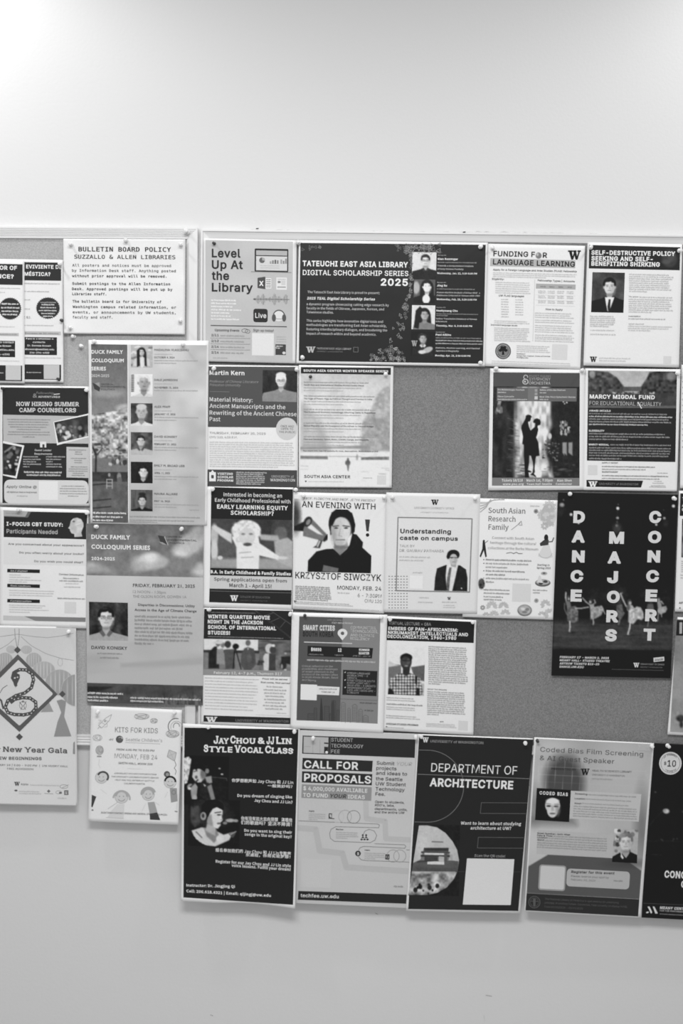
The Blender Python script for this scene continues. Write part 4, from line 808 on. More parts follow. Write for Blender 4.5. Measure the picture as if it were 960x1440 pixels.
    c = p.canvas([(62, 1188), (886, 1210), (884, 1348), (64, 1328)], .8, 78); c.noise(30, 12, 5, None, (3, 1)); c.poly([(62, 1215), (260, 1215), (200, 1235), (120, 1252), (62, 1256)], 45, 8)
    r = random.Random(3)
    for k in range(36): x = r.uniform(600, 880); c.line([(x, 1345), (x + r.uniform(-26, 26), r.uniform(1250, 1310))], 5, r.choice((120, 140, 50)), .7)
    c.done('grass_photo', 1)
    p.T('DUCK FAMILY', 93, 166, 368, 31, 228, 'B', .04, part='title_lettering'); p.T('COLLOQUIUM SERIES', 93, 236, 510, 31, 228, 'B', .04, part='title_lettering'); p.T('2024-2025', 93, 316, 260, 23, 225, 'B', .03, part='title_lettering')
    p.poly([(565, 140), (612, 148), (632, 178), (630, 210), (585, 192)], 62, 'leaf_emblem', 3); p.poly([(570, 185), (600, 190), (630, 208), (600, 206)], 150, 'leaf_emblem', 4); p.line([(612, 150), (638, 210)], 4, 190, 'leaf_emblem', 5)
    p.T('CENTER for', 625, 156, 740, 12, 66, 'B', .012, part='emblem_lettering'); p.T('ENVIRONMENTAL', 635, 180, 842, 13, 60, 'B', .012, part='emblem_lettering'); p.T('POLITICS', 648, 200, 752, 12, 66, 'B', .012, part='emblem_lettering')
    p.T('FRIDAY, FEBRUARY 21, 2025', 388, 507, 828, 23, 58, 'B', .018, part='date_lettering', y1=514); p.T('12 NOON - 1:30pm', 388, 550, 622, 19, 130, 'B', 0, part='date_lettering'); p.T('THE OLSON ROOM, GOWEN 1A', 388, 584, 768, 19, 130, 'B', 0, part='date_lettering', y1=588)
    p.T('“Disparities in Disconnections: Utility', 425, 642, 828, 18, 72, 'B', .022, part='talk_lettering', y1=652); p.T('Access in the Age of Climate Change”', 400, 678, 840, 18, 72, 'B', .022, part='talk_lettering', y1=688)
    for k in range(8): p.G(400, 722 + k * 27.5, (805, 815, 805, 750, 812, 790, 785, 535)[k], 14, 118, rag=0)
    c = p.canvas([(76, 612), (352, 620), (354, 890), (78, 886)], 1.4, 56); c.noise(40, 30, 6, None, (1, 2.2)); c.noise(16, 12, 7); portrait(c, 198, 728, 104, 200, 34, 158, glasses=True, collar=100, sh=2.1, turn=.1); c.done()
    p.T('DAVID KONISKY', 93, 948, 348, 23, 46, 'B', .02, part='name_lettering'); p.G(135, 983, 312, 9, 118, rag=0); p.G(155, 1014, 288, 10, 118, rag=0)
    p.G(66, 1266, 318, 12, 205, rag=0); p.G(66, 1294, 280, 12, 205, rag=0); p.G(68, 1318, 212, 12, 205, rag=0); p.G(370, 1300, 868, 12, 195, rag=0); p.G(370, 1322, 605, 12, 195, rag=0)

def F8():
    p = Poster('poster', 'poster', 'lecture poster on ancient Chinese manuscripts with a white-haired man and a round free-entry badge',
               [(287.5, 513), (419.4, 514.6), (418.6, 685), (288, 683)], 224, (0.8, 1.0), [('bow', 1.2)]).crop(280, 500, 3.4286)
    p.q4([(28, 52), (474, 55), (473, 348), (28, 344)], 78, 'title_band'); p.T('Martin Kern', 50, 93, 218, 21, 222, 'C', .035, part='title_lettering')
    p.T('Professor of Chinese Literature', 50, 130, 285, 12, 145, 'C', .005, .18, part='subtitle_lettering'); p.T('Princeton University', 50, 147, 200, 12, 145, 'C', .005, .18, part='subtitle_lettering'); p.line([(52, 173), (145, 175)], 2, 120, 'rule_line')
    for t, y, xe in (('Material History:', 221, 257), ('Ancient Manuscripts and the', 252, 415), ('Rewriting of the Ancient Chinese', 285, 469), ('Past', 316, 102)): p.T(t, 50, y, xe, 20, 215, 'C', .012, part='talk_lettering', y1=y + (xe - 50) * .018)
    c = p.canvas([(306, 70), (472, 73), (470, 224), (304, 221)], 1.5, 50); c.noise(20, 10, 3, None, (1, 4)); portrait(c, 394, 122, 46, 205, 214, 132, glasses=True, sh=2.6, smile=True); c.ell(394, 94, 24, 14, 214, 4); c.done()
    p.ell(422, 353, 52, 54, 196, 'round_badge', 3); 
    for t, y, a, b in (('FREE AND', 345, 393, 456), ('OPEN TO', 358, 394, 453), ('THE PUBLIC', 373, 385, 464)): p.T(t, a, y, b, 9.5, 66, 'I', 0, part='badge_lettering')
    p.T('THURSDAY, FEBRUARY 20, 2025', 50, 378, 320, 10, 96, 'I', 0, part='date_lettering'); p.T('CMU 120, 4:00 P.M.', 50, 398, 184, 10, 96, 'I', 0, part='date_lettering'); p.G(50, 420, 462, 6, 176, 12, 10.6, .8, rag=.04)
    p.q4([(28, 549), (472, 553), (472, 634), (28, 630)], 70, 'footer_band'); p.rect(48, 562, 80, 606, 222, 'tower_emblem', 2); p.poly([(56, 562), (64, 552), (72, 562)], 222, 'tower_emblem', 2); p.rect(58, 576, 70, 592, 70, 'tower_emblem', 3)
    for t, y, b in (('VISITING', 575, 162), ('SCHOLAR', 591, 164), ('PROGRAM', 607, 164)): p.T(t, 88, y, b, 11, 222, 'I', .05, part='footer_lettering')
    p.G(178, 566, 326, 6, 150, 7, 9.2, .8, part='footer_text'); p.T('UNIVERSITY of', 348, 588, 455, 11, 185, 'I', 0, serif=.03, part='footer_lettering'); p.T('WASHINGTON', 342, 606, 462, 13, 205, 'I', .02, serif=.03, part='footer_lettering')
    p = Poster('poster', 'poster', 'pale winter speaker programme printed over a misty river scene with a walking figure',
               [(420, 513), (553, 515), (550.5, 686), (420, 685)], 228, (0.8, 1.0), [('bow', 1.2)]).crop(420, 505, 6.857)
    c = p.canvas([(22, 78), (884, 88), (872, 1232), (10, 1226)], 1.0, 196); c.grad(178, 206, 0, .3); hill = [(760, 340), (820, 280), (890, 250), (890, 930), (600, 930), (590, 760), (620, 600), (700, 480)]
    c.poly([(14, 400), (60, 420), (180, 560), (260, 720), (300, 900), (14, 900)], 176, 60); c.poly(hill, 160, 30); c.noise(30, 16, 3, hill); c.noise(10, 10, 4, hill); c.poly([(14, 850), (690, 830), (690, 862), (14, 868)], 148, 12); c.noise(120, 8, 5)
    c.poly([(14, 900), (884, 890), (874, 1226), (10, 1222)], 216, 20); c.poly([(14, 932), (280, 935), (280, 966), (14, 962)], 122, 8); c.poly([(600, 945), (870, 940), (870, 972), (600, 972)], 116, 8); c.noise(14, 16, 6, [(600, 905), (870, 900), (870, 972), (600, 972)])
    for a_, y, t in ((770, 1105, 150), (800, 1050, 180), (600, 1085, 185), (20, 1030, 165), (20, 1060, 185), (830, 1070, 170)): c.line([(a_, y), (a_ + 70, y + 4)], 7, t, .8)
    c.ell(472, 1000, 26, 26, 96, 5); c.ell(474, 966, 10, 14, 90, 4); c.poly([(460, 1010), (488, 1010), (480, 1080), (472, 1080)], 110, 5); c.ell(562, 945, 10, 30, 150, 6); c.line([(290, 938), (600, 940)], 3, 130); c.done('river_photo', 1)
    p.q4([(20, 76), (888, 84), (886, 152), (20, 138)], 36, 'title_band', 2); p.T('SOUTH ASIA CENTER WINTER SPEAKER SERIES', 45, 121, 862, 22, 218, 'I', .055, part='title_lettering', y1=129)
    for y0, nm, xe in ((228, 'South Asia and International Studies Alumni Career Panel', 628), (360, 'The Yoga of Power: Yoga as Political Thought and Practice in India', 706), (490, 'The Subhumid Brahmin Genealogy: Charting Caste in Rajasthan', 738), (622, 'Global Migrants and the Emergence of the Adivasi in Colonial Bengal', 720), (752, 'Care and Sanctuary: Talent, Water, Climate Change, and Inequality', 676)):
        p.G(48, y0, 740 if y0 > 300 else 672, 12, 118, rag=0); p.T(nm, 48, y0 + 27, xe, 14, 80, 'C', .03, part='talk_lettering'); p.G(48, y0 + 52, 600, 9, 130, rag=.1); p.G(48, y0 + 79, 430, 9, 140, rag=.1)
    p.T('See event info: See UW website for bios, descriptions. More details at link', 42, 890, 765, 13, 70, 'C', .03, part='talk_lettering'); p.T('SOUTH ASIA CENTER', 50, 1146, 496, 29, 48, 'C', .03, part='footer_lettering'); p.poly([(55, 1172), (78, 1172), (68, 1190)], 60, 'footer_emblem', 2); p.G(92, 1184, 435, 8, 175); p.G(618, 1150, 708, 9, 160); p.rect(755, 1122, 842, 1210, 205, 'code_panel', 2)

def F9():
    p = Poster('poster', 'poster', 'orchestra poster with a dancing couple in silhouette before a rainy lamplit street',
               [(688.8, 518), (822.2, 519.5), (821.3, 688.8), (686.2, 689.5)], 232, (0.9, 1.1), [('bow', 1.0)]).crop(690, 510, 7.111)
    c = p.canvas([(24, 98), (888, 104), (886, 1232), (10, 1230)], 1.35, 46); g = lambda *a, **k: c.ell(*a, **k)
    c.poly([(250, 230), (600, 230), (610, 600), (540, 800), (620, 1150), (240, 1150), (245, 700)], 165, 60); c.ell(430, 480, 140, 170, 205, 70); c.ell(480, 720, 90, 150, 205, 60); c.ell(300, 620, 60, 260, 190, 40); c.ell(450, 1040, 120, 110, 195, 40)
    c.noise(24, 52, 3, [(240, 230), (640, 230), (640, 1150), (240, 1150)], (1, 3)); c.noise(40, 14, 9, None, (1, 2)); c.poly([(600, 380), (886, 380), (886, 1150), (640, 1150), (560, 900), (620, 760)], 42, 30, .85)
    r = random.Random(6)
    for k in range(60): y = r.uniform(520, 1080); x = r.uniform(150, 240); c.line([(x, y), (x + 50, y + 8)], 5, r.choice((90, 120, 70)), .6)
    for k in range(26): y = r.uniform(1000, 1150); x = r.uniform(240, 320); c.line([(x, y), (x + 45, y)], 6, r.choice((210, 60, 190)), .7)
    for k in range(34): c.ell(r.uniform(690, 790), r.uniform(590, 720), r.uniform(5, 11), r.uniform(8, 20), r.choice((190, 160, 120)), 6, .8)
    for x, w_ in ((745, 26), (795, 40), (725, 20)): c.poly([(x - w_ / 2, 800), (x + w_ / 2, 795), (x + w_ / 2, 930), (x - w_ / 2, 900)], 165, 10, .8)
    for k in range(50): c.ell(r.uniform(500, 700), r.uniform(780, 980), r.uniform(5, 14), r.uniform(4, 9), r.choice((180, 40, 120, 60)), 5, .7)
    for k in range(20): c.ell(r.uniform(500, 880), r.uniform(980, 1140), r.uniform(10, 30), r.uniform(5, 10), r.choice((100, 80, 60)), 8, .5)
    c.blobs(14, 40, 380, 110, 500, 8, 20, (110, 90, 140), 3, 1.6, 8); c.blobs(4, 720, 390, 790, 410, 6, 10, (190,), 3, 1, 5); c.ell(590, 735, 18, 30, 190, 8)
    man = [(345, 560), (350, 528), (372, 520), (398, 526), (410, 544), (400, 552), (398, 572), (388, 588), (372, 590), (380, 640), (396, 680), (440, 640), (445, 605), (428, 602), (422, 590), (434, 566), (462, 556), (490, 570), (498, 596), (494, 622), (472, 628), (466, 640), (474, 668), (466, 710), (452, 748), (474, 800), (486, 930), (452, 936), (446, 960), (436, 1060), (440, 1092), (428, 1112), (448, 1130), (452, 1150), (424, 1128), (392, 1122), (418, 1098), (424, 1040), (418, 990), (400, 930), (384, 928), (382, 1000), (370, 1074), (404, 1086), (402, 1098), (376, 1096), (384, 1150), (340, 1150), (334, 1000), (330, 920), (328, 818), (314, 814), (322, 740), (304, 660), (306, 630), (322, 604)]
    c.poly(man, 24, 5); c.done('street_painting', 1)
    p.q4([(24, 96), (888, 103), (886, 242), (24, 238)], 76, 'title_band', 2); p.q4([(60, 250), (858, 256), (856, 388), (58, 384)], 98, 'programme_band', 2); p.q4([(370, 250), (470, 252), (470, 386), (370, 384)], 112, 'programme_band', 3)
    p.ring(348, 145, 20, 20, 8, 180, 'swirl_emblem', 4, 1.5, 6.4); p.ring(345, 190, 26, 24, 9, 180, 'swirl_emblem', 4); p.ell(340, 190, 10, 10, 180, 'swirl_emblem', 4)
    p.T('PUGET SOUND', 385, 142, 598, 19, 140, 'I', 0, part='title_lettering'); p.T('SYMPHONY', 382, 180, 596, 32, 170, 'I', .0, part='title_lettering'); p.T('ORCHESTRA', 380, 217, 594, 28, 180, 'I', .01, part='title_lettering')
    for t, x, y, b in (('Die Meistersinger Overture', 68, 278, 335), ('Oboe Concerto', 68, 346, 230), ('Selene of the Sea Overture', 488, 281, 746), ('West Side Story Symphonic Dances', 486, 350, 846)): p.T(t, x, y, b, 17, 195, 'C', .03, part='programme_lettering')
    for x, y, b in ((68, 302, 152), (68, 372, 362), (488, 306, 552), (486, 374, 575)): p.G(x, y, b, 11, 155, rag=0)
    p.rect(436, 336, 468, 368, 190, 'programme_emblem', 4); p.rect(438, 265, 464, 290, 150, 'programme_emblem', 4); p.rect(438, 300, 464, 325, 150, 'programme_emblem', 4)
    p.q4([(12, 1150), (886, 1153), (886, 1232), (10, 1230)], 118, 'footer_band', 2)
    for t, x, y, b, h in (('Tickets $8/$18', 108, 1190, 318, 26), ('www.pso.org', 118, 1224, 328, 20), ('March 1st, 7:30pm', 356, 1190, 618, 26), ('Town Hall Seattle', 358, 1224, 608, 20), ('Alan Shen', 660, 1190, 806, 24), ('Conductor', 648, 1224, 810, 22)): p.T(t, x, y, b, h, 215, 'C', .035, part='footer_lettering')
    p = Poster('poster', 'poster', 'scholarship fund sheet with a tree-lined photo on top and a black text block',
               [(822.6, 518), (956.6, 519.3), (951.5, 691), (820.3, 689)], 230, (0.9, 1.1), [('bow', 1.0), ('corner', 2, 1, 0, .3)]).crop(820, 510, 6.857); p.gk = 0
    c = p.canvas([(45, 75), (902, 86), (896, 440), (42, 434)], 1.3, 168); c.poly([(40, 70), (240, 90), (320, 140), (390, 230), (400, 300), (40, 300)], 70, 14); c.poly([(550, 240), (610, 150), (640, 90), (760, 80), (910, 80), (910, 320), (540, 300)], 60, 14); c.noise(22, 32, 3, [(40, 70), (240, 90), (320, 140), (390, 230), (400, 300), (40, 300)]); c.noise(22, 30, 5, [(550, 240), (610, 150), (640, 90), (760, 80), (910, 80), (910, 320), (540, 300)])
    c.poly([(380, 232), (560, 232), (560, 275), (380, 275)], 90, 6); c.poly([(40, 290), (910, 290), (910, 445), (40, 440)], 66, 20); c.blobs(30, 280, 280, 680, 300, 5, 12, (170, 150, 60), 3, .8, 5); c.ell(85, 110, 30, 40, 140, 20); c.ell(850, 130, 50, 40, 120, 24); c.noise(50, 10, 7); c.poly([(40, 415), (905, 415), (905, 440), (40, 436)], 96, 6); c.done('tree_photo', 1)
    p.q4([(42, 434), (896, 440), (886, 958), (34, 944)], 38, 'text_block', 2)
    p.T('MARCY MIGDAL FUND', 60, 346, 688, 40, 232, 'I', .06, part='title_lettering', y1=354); p.T('FOR EDUCATIONAL EQUALITY', 58, 406, 752, 36, 178, 'I', 0, part='title_lettering', y1=418); p.line([(528, 385), (560, 440)], 9, 215, 'pen_icon', 6)
    p.T('AWARD DETAILS', 56, 471, 262, 17, 222, 'I', .05, part='heading_lettering'); p.T('ELIGIBILITY', 54, 664, 202, 17, 222, 'I', .05, part='heading_lettering'); p.T('MARCY MIGDAL', 52, 797, 246, 17, 222, 'I', .05, part='heading_lettering')
    for y, b, t in ((497, 815, 130), (524, 858, 185), (549, 832, 140), (574, 845, 140), (600, 620, 180), (690, 785, 140), (717, 832, 140), (743, 430, 140), (826, 842, 135), (850, 838, 135), (875, 830, 135), (900, 820, 135), (930, 365, 140)): p.G(54, y, b, 13, t, rag=0)
    p.G(258, 797, 842, 13, 135, rag=0)
    p.T('APPLY NOW!', 178, 972, 332, 14, 90, 'I', .04, part='heading_lettering'); p.G(178, 1006, 690, 11, 130, rag=0); p.G(178, 1032, 600, 10, 150, rag=0); p.T('QUESTIONS?', 178, 1060, 332, 15, 90, 'I', .04, part='heading_lettering'); p.G(178, 1094, 818, 11, 125, rag=0); p.G(178, 1120, 742, 10, 140, rag=0); p.G(712, 1068, 812, 8, 150)
    p.rect(44, 988, 136, 1082, 206, 'code_panel', 2); p.q4([(30, 1130), (575, 1138), (556, 1204), (30, 1196)], 34, 'footer_band', 2); p.W(48, 1144, 135, 1198, 225); p.T('UNIVERSITY of WASHINGTON', 152, 1177, 528, 19, 130, 'I', .0, serif=.04, part='footer_lettering')
    for y, a_, b in ((1148, 680, 762), (1166, 665, 775), (1190, 650, 790), (1202, 636, 795)): p.G(a_, y, b, 8, 165, rag=0)

def F10():
    p = Poster('poster', 'poster', 'early childhood scholarship poster with a curly-haired toddler photo between black bands',
               [(286.6, 684), (412.3, 685.5), (410.2, 858), (285, 853.5)], 226, (1.0, 1.2), [('bow', 1.2)]).crop(285, 680, 3.692)
    p.q4([(44, 18), (468, 30), (466, 190), (42, 182)], 34, 'title_band')
    for t, a_, y, b, h, bo in (('Interested in becoming an', 108, 66, 411, 20, .015), ('Early Childhood Professional with', 63, 94, 455, 19, .015), ('EARLY LEARNING EQUITY', 74, 130, 441, 22, .05), ('SCHOLARSHIP?', 144, 162, 368, 22, .05)): p.T(t, a_, y, b, h, 216, 'C', bo, part='title_lettering', y1=y + (b - a_) * .024)
    c = p.canvas([(42, 182), (466, 190), (464, 448), (38, 438)], 1.1, 72); c.ell(300, 230, 120, 60, 58, 40); c.ell(120, 330, 80, 60, 90, 40); c.ell(60, 270, 20, 60, 175, 8); c.ell(60, 350, 18, 60, 190, 6); c.poly([(38, 390), (470, 385), (470, 450), (38, 440)], 150, 20)
    c.ell(400, 240, 46, 50, 70, 8); c.ell(405, 262, 34, 38, 100, 10); c.poly([(370, 300), (440, 280), (466, 300), (466, 440), (380, 400)], 165, 8); c.poly([(290, 262), (390, 270), (400, 300), (300, 292)], 165, 10)
    c.poly([(150, 262), (60, 215), (46, 226), (90, 270), (150, 310)], 196, 8); c.poly([(150, 275), (290, 275), (296, 330), (290, 445), (176, 443), (174, 330)], 214, 6); c.poly([(280, 300), (400, 380), (392, 396), (280, 370)], 214, 6); c.ell(415, 386, 26, 8, 196, 5)
    c.ell(225, 245, 76, 56, 215, 8); c.noise(10, 34, 3, [(150, 200), (225, 184), (300, 220), (305, 290), (260, 320), (150, 300)]); c.ell(230, 275, 44, 46, 196, 8); c.ell(232, 316, 22, 9, 80, 4); c.ell(210, 262, 10, 5, 120, 4); c.ell(250, 262, 10, 5, 120, 4); c.line([(190, 360), (250, 355)], 4, 150); c.line([(200, 385), (262, 382)], 4, 150); c.ell(90, 385, 14, 10, 200, 5); c.done('toddler_photo', 1)
    p.q4([(38, 438), (464, 448), (463, 486), (38, 476)], 32, 'title_band'); p.T('B.A. in Early Childhood & Family Studies', 41, 466, 457, 17, 226, 'C', .06, part='band_lettering', y1=478)
    p.q4([(37, 477), (463, 487), (461, 554), (35, 545)], 196, 'pale_band'); p.T('Spring applications open from', 58, 504, 436, 17, 58, 'C', .015, part='date_lettering', y1=514); p.T('March 1 - April 15!', 138, 537, 357, 19, 50, 'C', .02, part='date_lettering')
    p.q4([(35, 545), (461, 554), (459, 630), (33, 616)], 38, 'footer_band'); p.line([(40, 557), (458, 568)], 3, 100, 'rule_line'); p.W(142, 580, 184, 610, 215); p.T('COLLEGE OF EDUCATION', 194, 592, 348, 10, 110, 'I', .01, serif=.03, part='footer_lettering'); p.T('UNIVERSITY of WASHINGTON', 194, 609, 335, 7, 90, 'I', 0, serif=.03, part='footer_lettering')
    p = Poster('poster', 'poster', 'white author-evening poster with a megaphone pointing at a man in a black hoodie',
               [(412.5, 692), (543.7, 695), (539.8, 862.8), (411, 856.3)], 222, (1.0, 1.3), [('bow', 1.2)]).crop(285, 680, 3.692)
    p.T('PROF. FLORCZYK AND PROF. JEZYK PRESENT', 524, 82, 897, 12, 112, 'I', 0, .12, part='subtitle_lettering', y1=95); p.T('AN EVENING WITH', 514, 122, 896, 31, 34, 'I', .012, part='title_lettering', y1=135)
    c = p.canvas([(474, 78), (650, 86), (648, 340), (470, 336)], 1.3, 214)
    for i in range(14):
        for j in range(16): q = max(0, 1 - i / 8.5) * (1 - abs(j - 7) / 12); c.ell(478 + i * 5, 96 + j * 10 + (i % 2) * 5, 3.2 * q + .4, 5 * q, 60, 2) if q > .12 else None
    c.ell(480, 170, 26, 80, 60, 26, .9); c.poly([(474, 222), (540, 190), (555, 250), (474, 244)], 36, 6); c.poly([(540, 182), (560, 176), (646, 266), (650, 292), (630, 300), (520, 272), (522, 240)], 110, 5); c.ell(640, 283, 9, 22, 44, 4, rot=.6); c.poly([(550, 200), (625, 268), (600, 262), (545, 230)], 214, 7); c.ell(545, 198, 20, 28, 50, 5, rot=.5); c.ell(548, 200, 10, 17, 130, 4, rot=.5); c.poly([(602, 292), (622, 296), (608, 336), (572, 332), (590, 320)], 60, 5); c.poly([(604, 296), (612, 298), (598, 330), (590, 328)], 190, 5); c.done('megaphone_picture', 1, True)
    c = p.canvas([(544, 128), (878, 140), (874, 466), (540, 458)], 1.4, 222); c.ell(720, 208, 67, 82, 26, 5); c.poly([(655, 215), (668, 180), (672, 262), (662, 268)], 30, 4); c.poly([(770, 190), (790, 215), (788, 250), (776, 268)], 30, 4)
    c.poly([(682, 290), (748, 290), (756, 330), (712, 372), (680, 352)], 130, 5); c.ell(717, 240, 51, 66, 186, 6); c.ell(714, 278, 39, 48, 182, 6); c.ell(742, 250, 24, 58, 206, 20, .8); c.ell(678, 262, 14, 50, 140, 16, .7); c.ell(714, 330, 30, 10, 110, 10, .8)
    c.poly([(660, 205), (668, 150), (716, 130), (775, 152), (792, 215), (786, 250), (770, 205), (740, 172), (716, 168), (690, 182), (672, 222)], 26, 5)
    c.poly([(640, 340), (676, 338), (712, 372), (748, 340), (762, 318), (776, 260), (798, 264), (832, 306), (828, 332), (876, 376), (872, 468), (544, 460), (546, 400), (590, 352)], 25, 4); c.line([(786, 275), (800, 310), (745, 360), (714, 378), (672, 352)], 5, 48, .8); c.line([(640, 350), (700, 392), (722, 460)], 4, 42, .8)
    c.line([(678, 222), (704, 219)], 6, 70, .9); c.line([(728, 219), (760, 223)], 6, 70, .9); c.ell(692, 231, 10, 4, 60, 3); c.ell(743, 231, 10, 4, 60, 3); c.line([(714, 235), (706, 270), (722, 274)], 4, 150, .8); c.line([(692, 292), (736, 292)], 6, 125); c.ell(714, 308, 18, 7, 170, 6)
    c.poly([(626, 422), (706, 440), (700, 462), (620, 456)], 105, 4); c.done('hooded_man_picture', 2, True)
    p.poly([(842, 186), (868, 187), (861, 248), (849, 247)], 60, 'exclamation_mark', 3); p.ell(855, 267, 9, 9, 40, 'exclamation_mark', 3)
    p.T('KRZYSZTOF SIWCZYK', 480, 492, 926, 34, 34, 'I', .012, part='title_lettering', y1=507); p.T('MONDAY, FEB. 24', 698, 550, 926, 20, 36, 'I', .01, part='date_lettering', y1=556); p.T('6 - 7:30PM', 804, 589, 928, 19, 90, 'I', 0, part='date_lettering'); p.T('CMU 120', 840, 617, 928, 17, 100, 'I', 0, part='date_lettering')
    p.G(480, 536, 668, 7, 110, 8, 9.6, .9, rag=.03, part='body_text'); p.G(700, 570, 762, 7, 165); p.G(478, 616, 780, 5, 150, 2, 8); p.G(475, 640, 930, 4, 168, 2, 8); p.poly([(472, 607), (488, 608), (484, 618), (476, 618)], 50, 'footer_emblem', 2)

def F11():
    p = Poster('poster', 'poster', 'pale talk poster with a thin grey frame line, dot grid and suited man',
               [(543, 692.4), (675.2, 695), (670.6, 863.5), (539.3, 860.8)], 214, (1.4, 1.7), [('bow', 1.2)]).crop(535, 685, 3.765)
    p.W(267, 66, 307, 94, 28); p.T('UNIVERSITY DIVERSITY OFFICE', 178, 114, 390, 10, 150, 'I', 0, serif=.03, part='heading_lettering'); p.T('UNIVERSITY of WASHINGTON', 210, 136, 358, 6, 165, 'I', 0, part='heading_lettering')
    p.line([(92, 160), (484, 168), (470, 556), (82, 548)], 6, 128, 'frame_line', 2, True)
    p.T('Understanding', 104, 244, 372, 24, 32, 'I', .035, part='title_lettering', y1=248); p.T('caste on campus', 102, 279, 408, 22, 32, 'I', .035, part='title_lettering', y1=284); p.T('TALK BY', 100, 317, 180, 13, 142, 'I', 0, part='speaker_lettering'); p.T('DR. GAURAV PATHANIA', 100, 342, 335, 14, 140, 'I', 0, part='speaker_lettering', y1=346); p.G(98, 372, 262, 7, 170); p.G(98, 390, 228, 7, 170)
    for i in range(7):
        for j in range(12): p.rect(42 + i * 15.6, 470 + j * 15.2, 49 + i * 15.6, 474 + j * 15.2, 105, 'dot_pattern', 3)
    p.G(170, 455, 222, 6, 165); p.rect(155, 468, 224, 538, 226, 'code_panel', 4)
    c = p.canvas([(282, 330), (462, 332), (460, 552), (280, 548)], 1.5, 214); c.poly([(283, 548), (288, 480), (298, 430), (345, 412), (420, 414), (452, 436), (460, 480), (459, 552)], 40, 3); c.poly([(350, 410), (410, 412), (395, 480), (378, 552), (350, 550), (344, 470)], 205, 3); c.poly([(364, 425), (376, 425), (368, 480), (362, 550), (346, 548), (352, 480)], 95, 3); c.noise(6, 20, 4, [(364, 425), (376, 425), (368, 480), (362, 550), (346, 548), (352, 480)])
    c.ell(386, 372, 24, 38, 172, 3); c.poly([(366, 392), (402, 394), (398, 424), (374, 420)], 150, 3); c.ell(385, 358, 33, 27, 24, 4); c.ell(357, 368, 8, 13, 26, 4); c.ell(386, 383, 22, 30, 180, 4); c.line([(366, 372), (408, 373)], 2.5, 40); c.ell(376, 374, 6, 3, 60, 2); c.ell(398, 374, 6, 3, 60, 2); c.line([(380, 396), (396, 396)], 3, 110); c.ell(396, 384, 7, 18, 150, 8, .6); c.ell(428, 536, 4, 4, 190, 2); c.line([(345, 420), (330, 480), (350, 545)], 3, 22); c.line([(415, 420), (410, 480), (385, 548)], 3, 22); c.done('suited_man_picture', 3, True)
    p.G(205, 588, 255, 6, 165); p.G(198, 612, 275, 6, 165); p.W(353, 582, 372, 598, 55); p.G(325, 611, 402, 5, 165); p.G(332, 628, 392, 5, 170); p.G(330, 639, 395, 5, 172)
    p = Poster('poster', 'poster', 'white heritage-research flyer with grey paisley corners, a dancer and a tabla drawing',
               [(652, 700), (784.2, 703.6), (777.2, 871.5), (650, 867.5)], 226, (0.7, 0.9), [('bow', 1.0)]).crop(535, 685, 3.765)
    def paisley(cx, cy, r_, n, t=150, a0=0, a1=6.28, k=8):
        for q in range(n): p.ring(cx, cy, r_ * (1 - q / n * .8), r_ * (1 - q / n * .8), 2.4, t, 'paisley_pattern', 2, a0, a1)
        for q in range(k):
            an = a0 + (a1 - a0) * (q + .5) / k; p.ring(cx + r_ * 1.16 * math.cos(an), cy + r_ * 1.16 * math.sin(an), r_ * .17, r_ * .17, 2, t, 'paisley_pattern', 2, n=10)
    for k in range(4): p.line([(528, 84 + k * 16), (560, 84 + k * 7), (600 + k * -8, 68 + k * 2), (655 - k * 24, 66)], 5, 166, 'paisley_pattern', 2)
    paisley(893, 104, 26, 4, 158, 0, 6.28, 10); paisley(862, 148, 24, 4, 160, 1.2, 5, 7); paisley(905, 176, 24, 4, 160, 1, 5.4, 7); paisley(868, 206, 15, 3, 165); p.ell(822, 128, 12, 12, 150, 'paisley_pattern', 2); p.ell(822, 128, 6, 6, 100, 'paisley_pattern', 3); p.ell(888, 150, 40, 60, 196, 'paisley_pattern', 1)
    paisley(588, 632, 22, 4, 160, 2.6, 6.8, 8); paisley(650, 634, 20, 4, 160, 2.8, 6.6, 8); paisley(660, 672, 20, 4, 165, 3, 6.4, 5); paisley(600, 680, 20, 4, 165, 3.2, 6.2, 6); paisley(540, 638, 10, 3, 150); paisley(558, 680, 14, 3, 165, 3.2, 6.2, 4)
    paisley(872, 622, 20, 4, 162, 2.2, 6.6, 7); paisley(892, 672, 22, 4, 162, 2, 5.4, 6); paisley(852, 676, 14, 3, 165, 3, 6.2, 4); p.ell(824, 601, 12, 12, 165, 'paisley_pattern', 2); p.ell(824, 601, 6, 6, 120, 'paisley_pattern', 3)
    for t, y, b in (('South Asian', 136, 766), ('Research', 180, 714), ('Family', 224, 677)): p.T(t, 570, y, b, 27, 66, 'C', 0, serif=.03, part='title_lettering', y1=y + (b - 570) * .02)
    p.line([(692, 226), (738, 190)], 3, 140, 'arrow_sketch'); p.line([(728, 196), (744, 180), (748, 202), (732, 200)], 3, 140, 'arrow_sketch'); p.G(792, 103, 842, 6, 160)
    for t, a_, y, b in (('Connect with South Asian', 590, 274, 812), ('heritage through the cultural', 580, 300, 822), ('collections at the Burke Museum', 568, 328, 834)): p.T(t, a_, y, b, 13, 112, 'C', -.002, serif=.02, part='subtitle_lettering')
    p.line([(666, 350), (690, 346), (704, 352), (718, 345), (730, 352), (750, 352)], 4, 120, 'flourish')
    for k, (b, bo) in enumerate(((798, .02), (782, .01), (670, .01), (768, .02), (658, .02), (785, .01), (605, .01))):
        y = 388 + k * 19.6; p.G(556, y, b, 8, 95 if bo > .015 else 120, rag=0)
        if k in (0, 1, 3, 5): p.ell(546, y - 4, 3, 3, 60, 'bullet_mark')
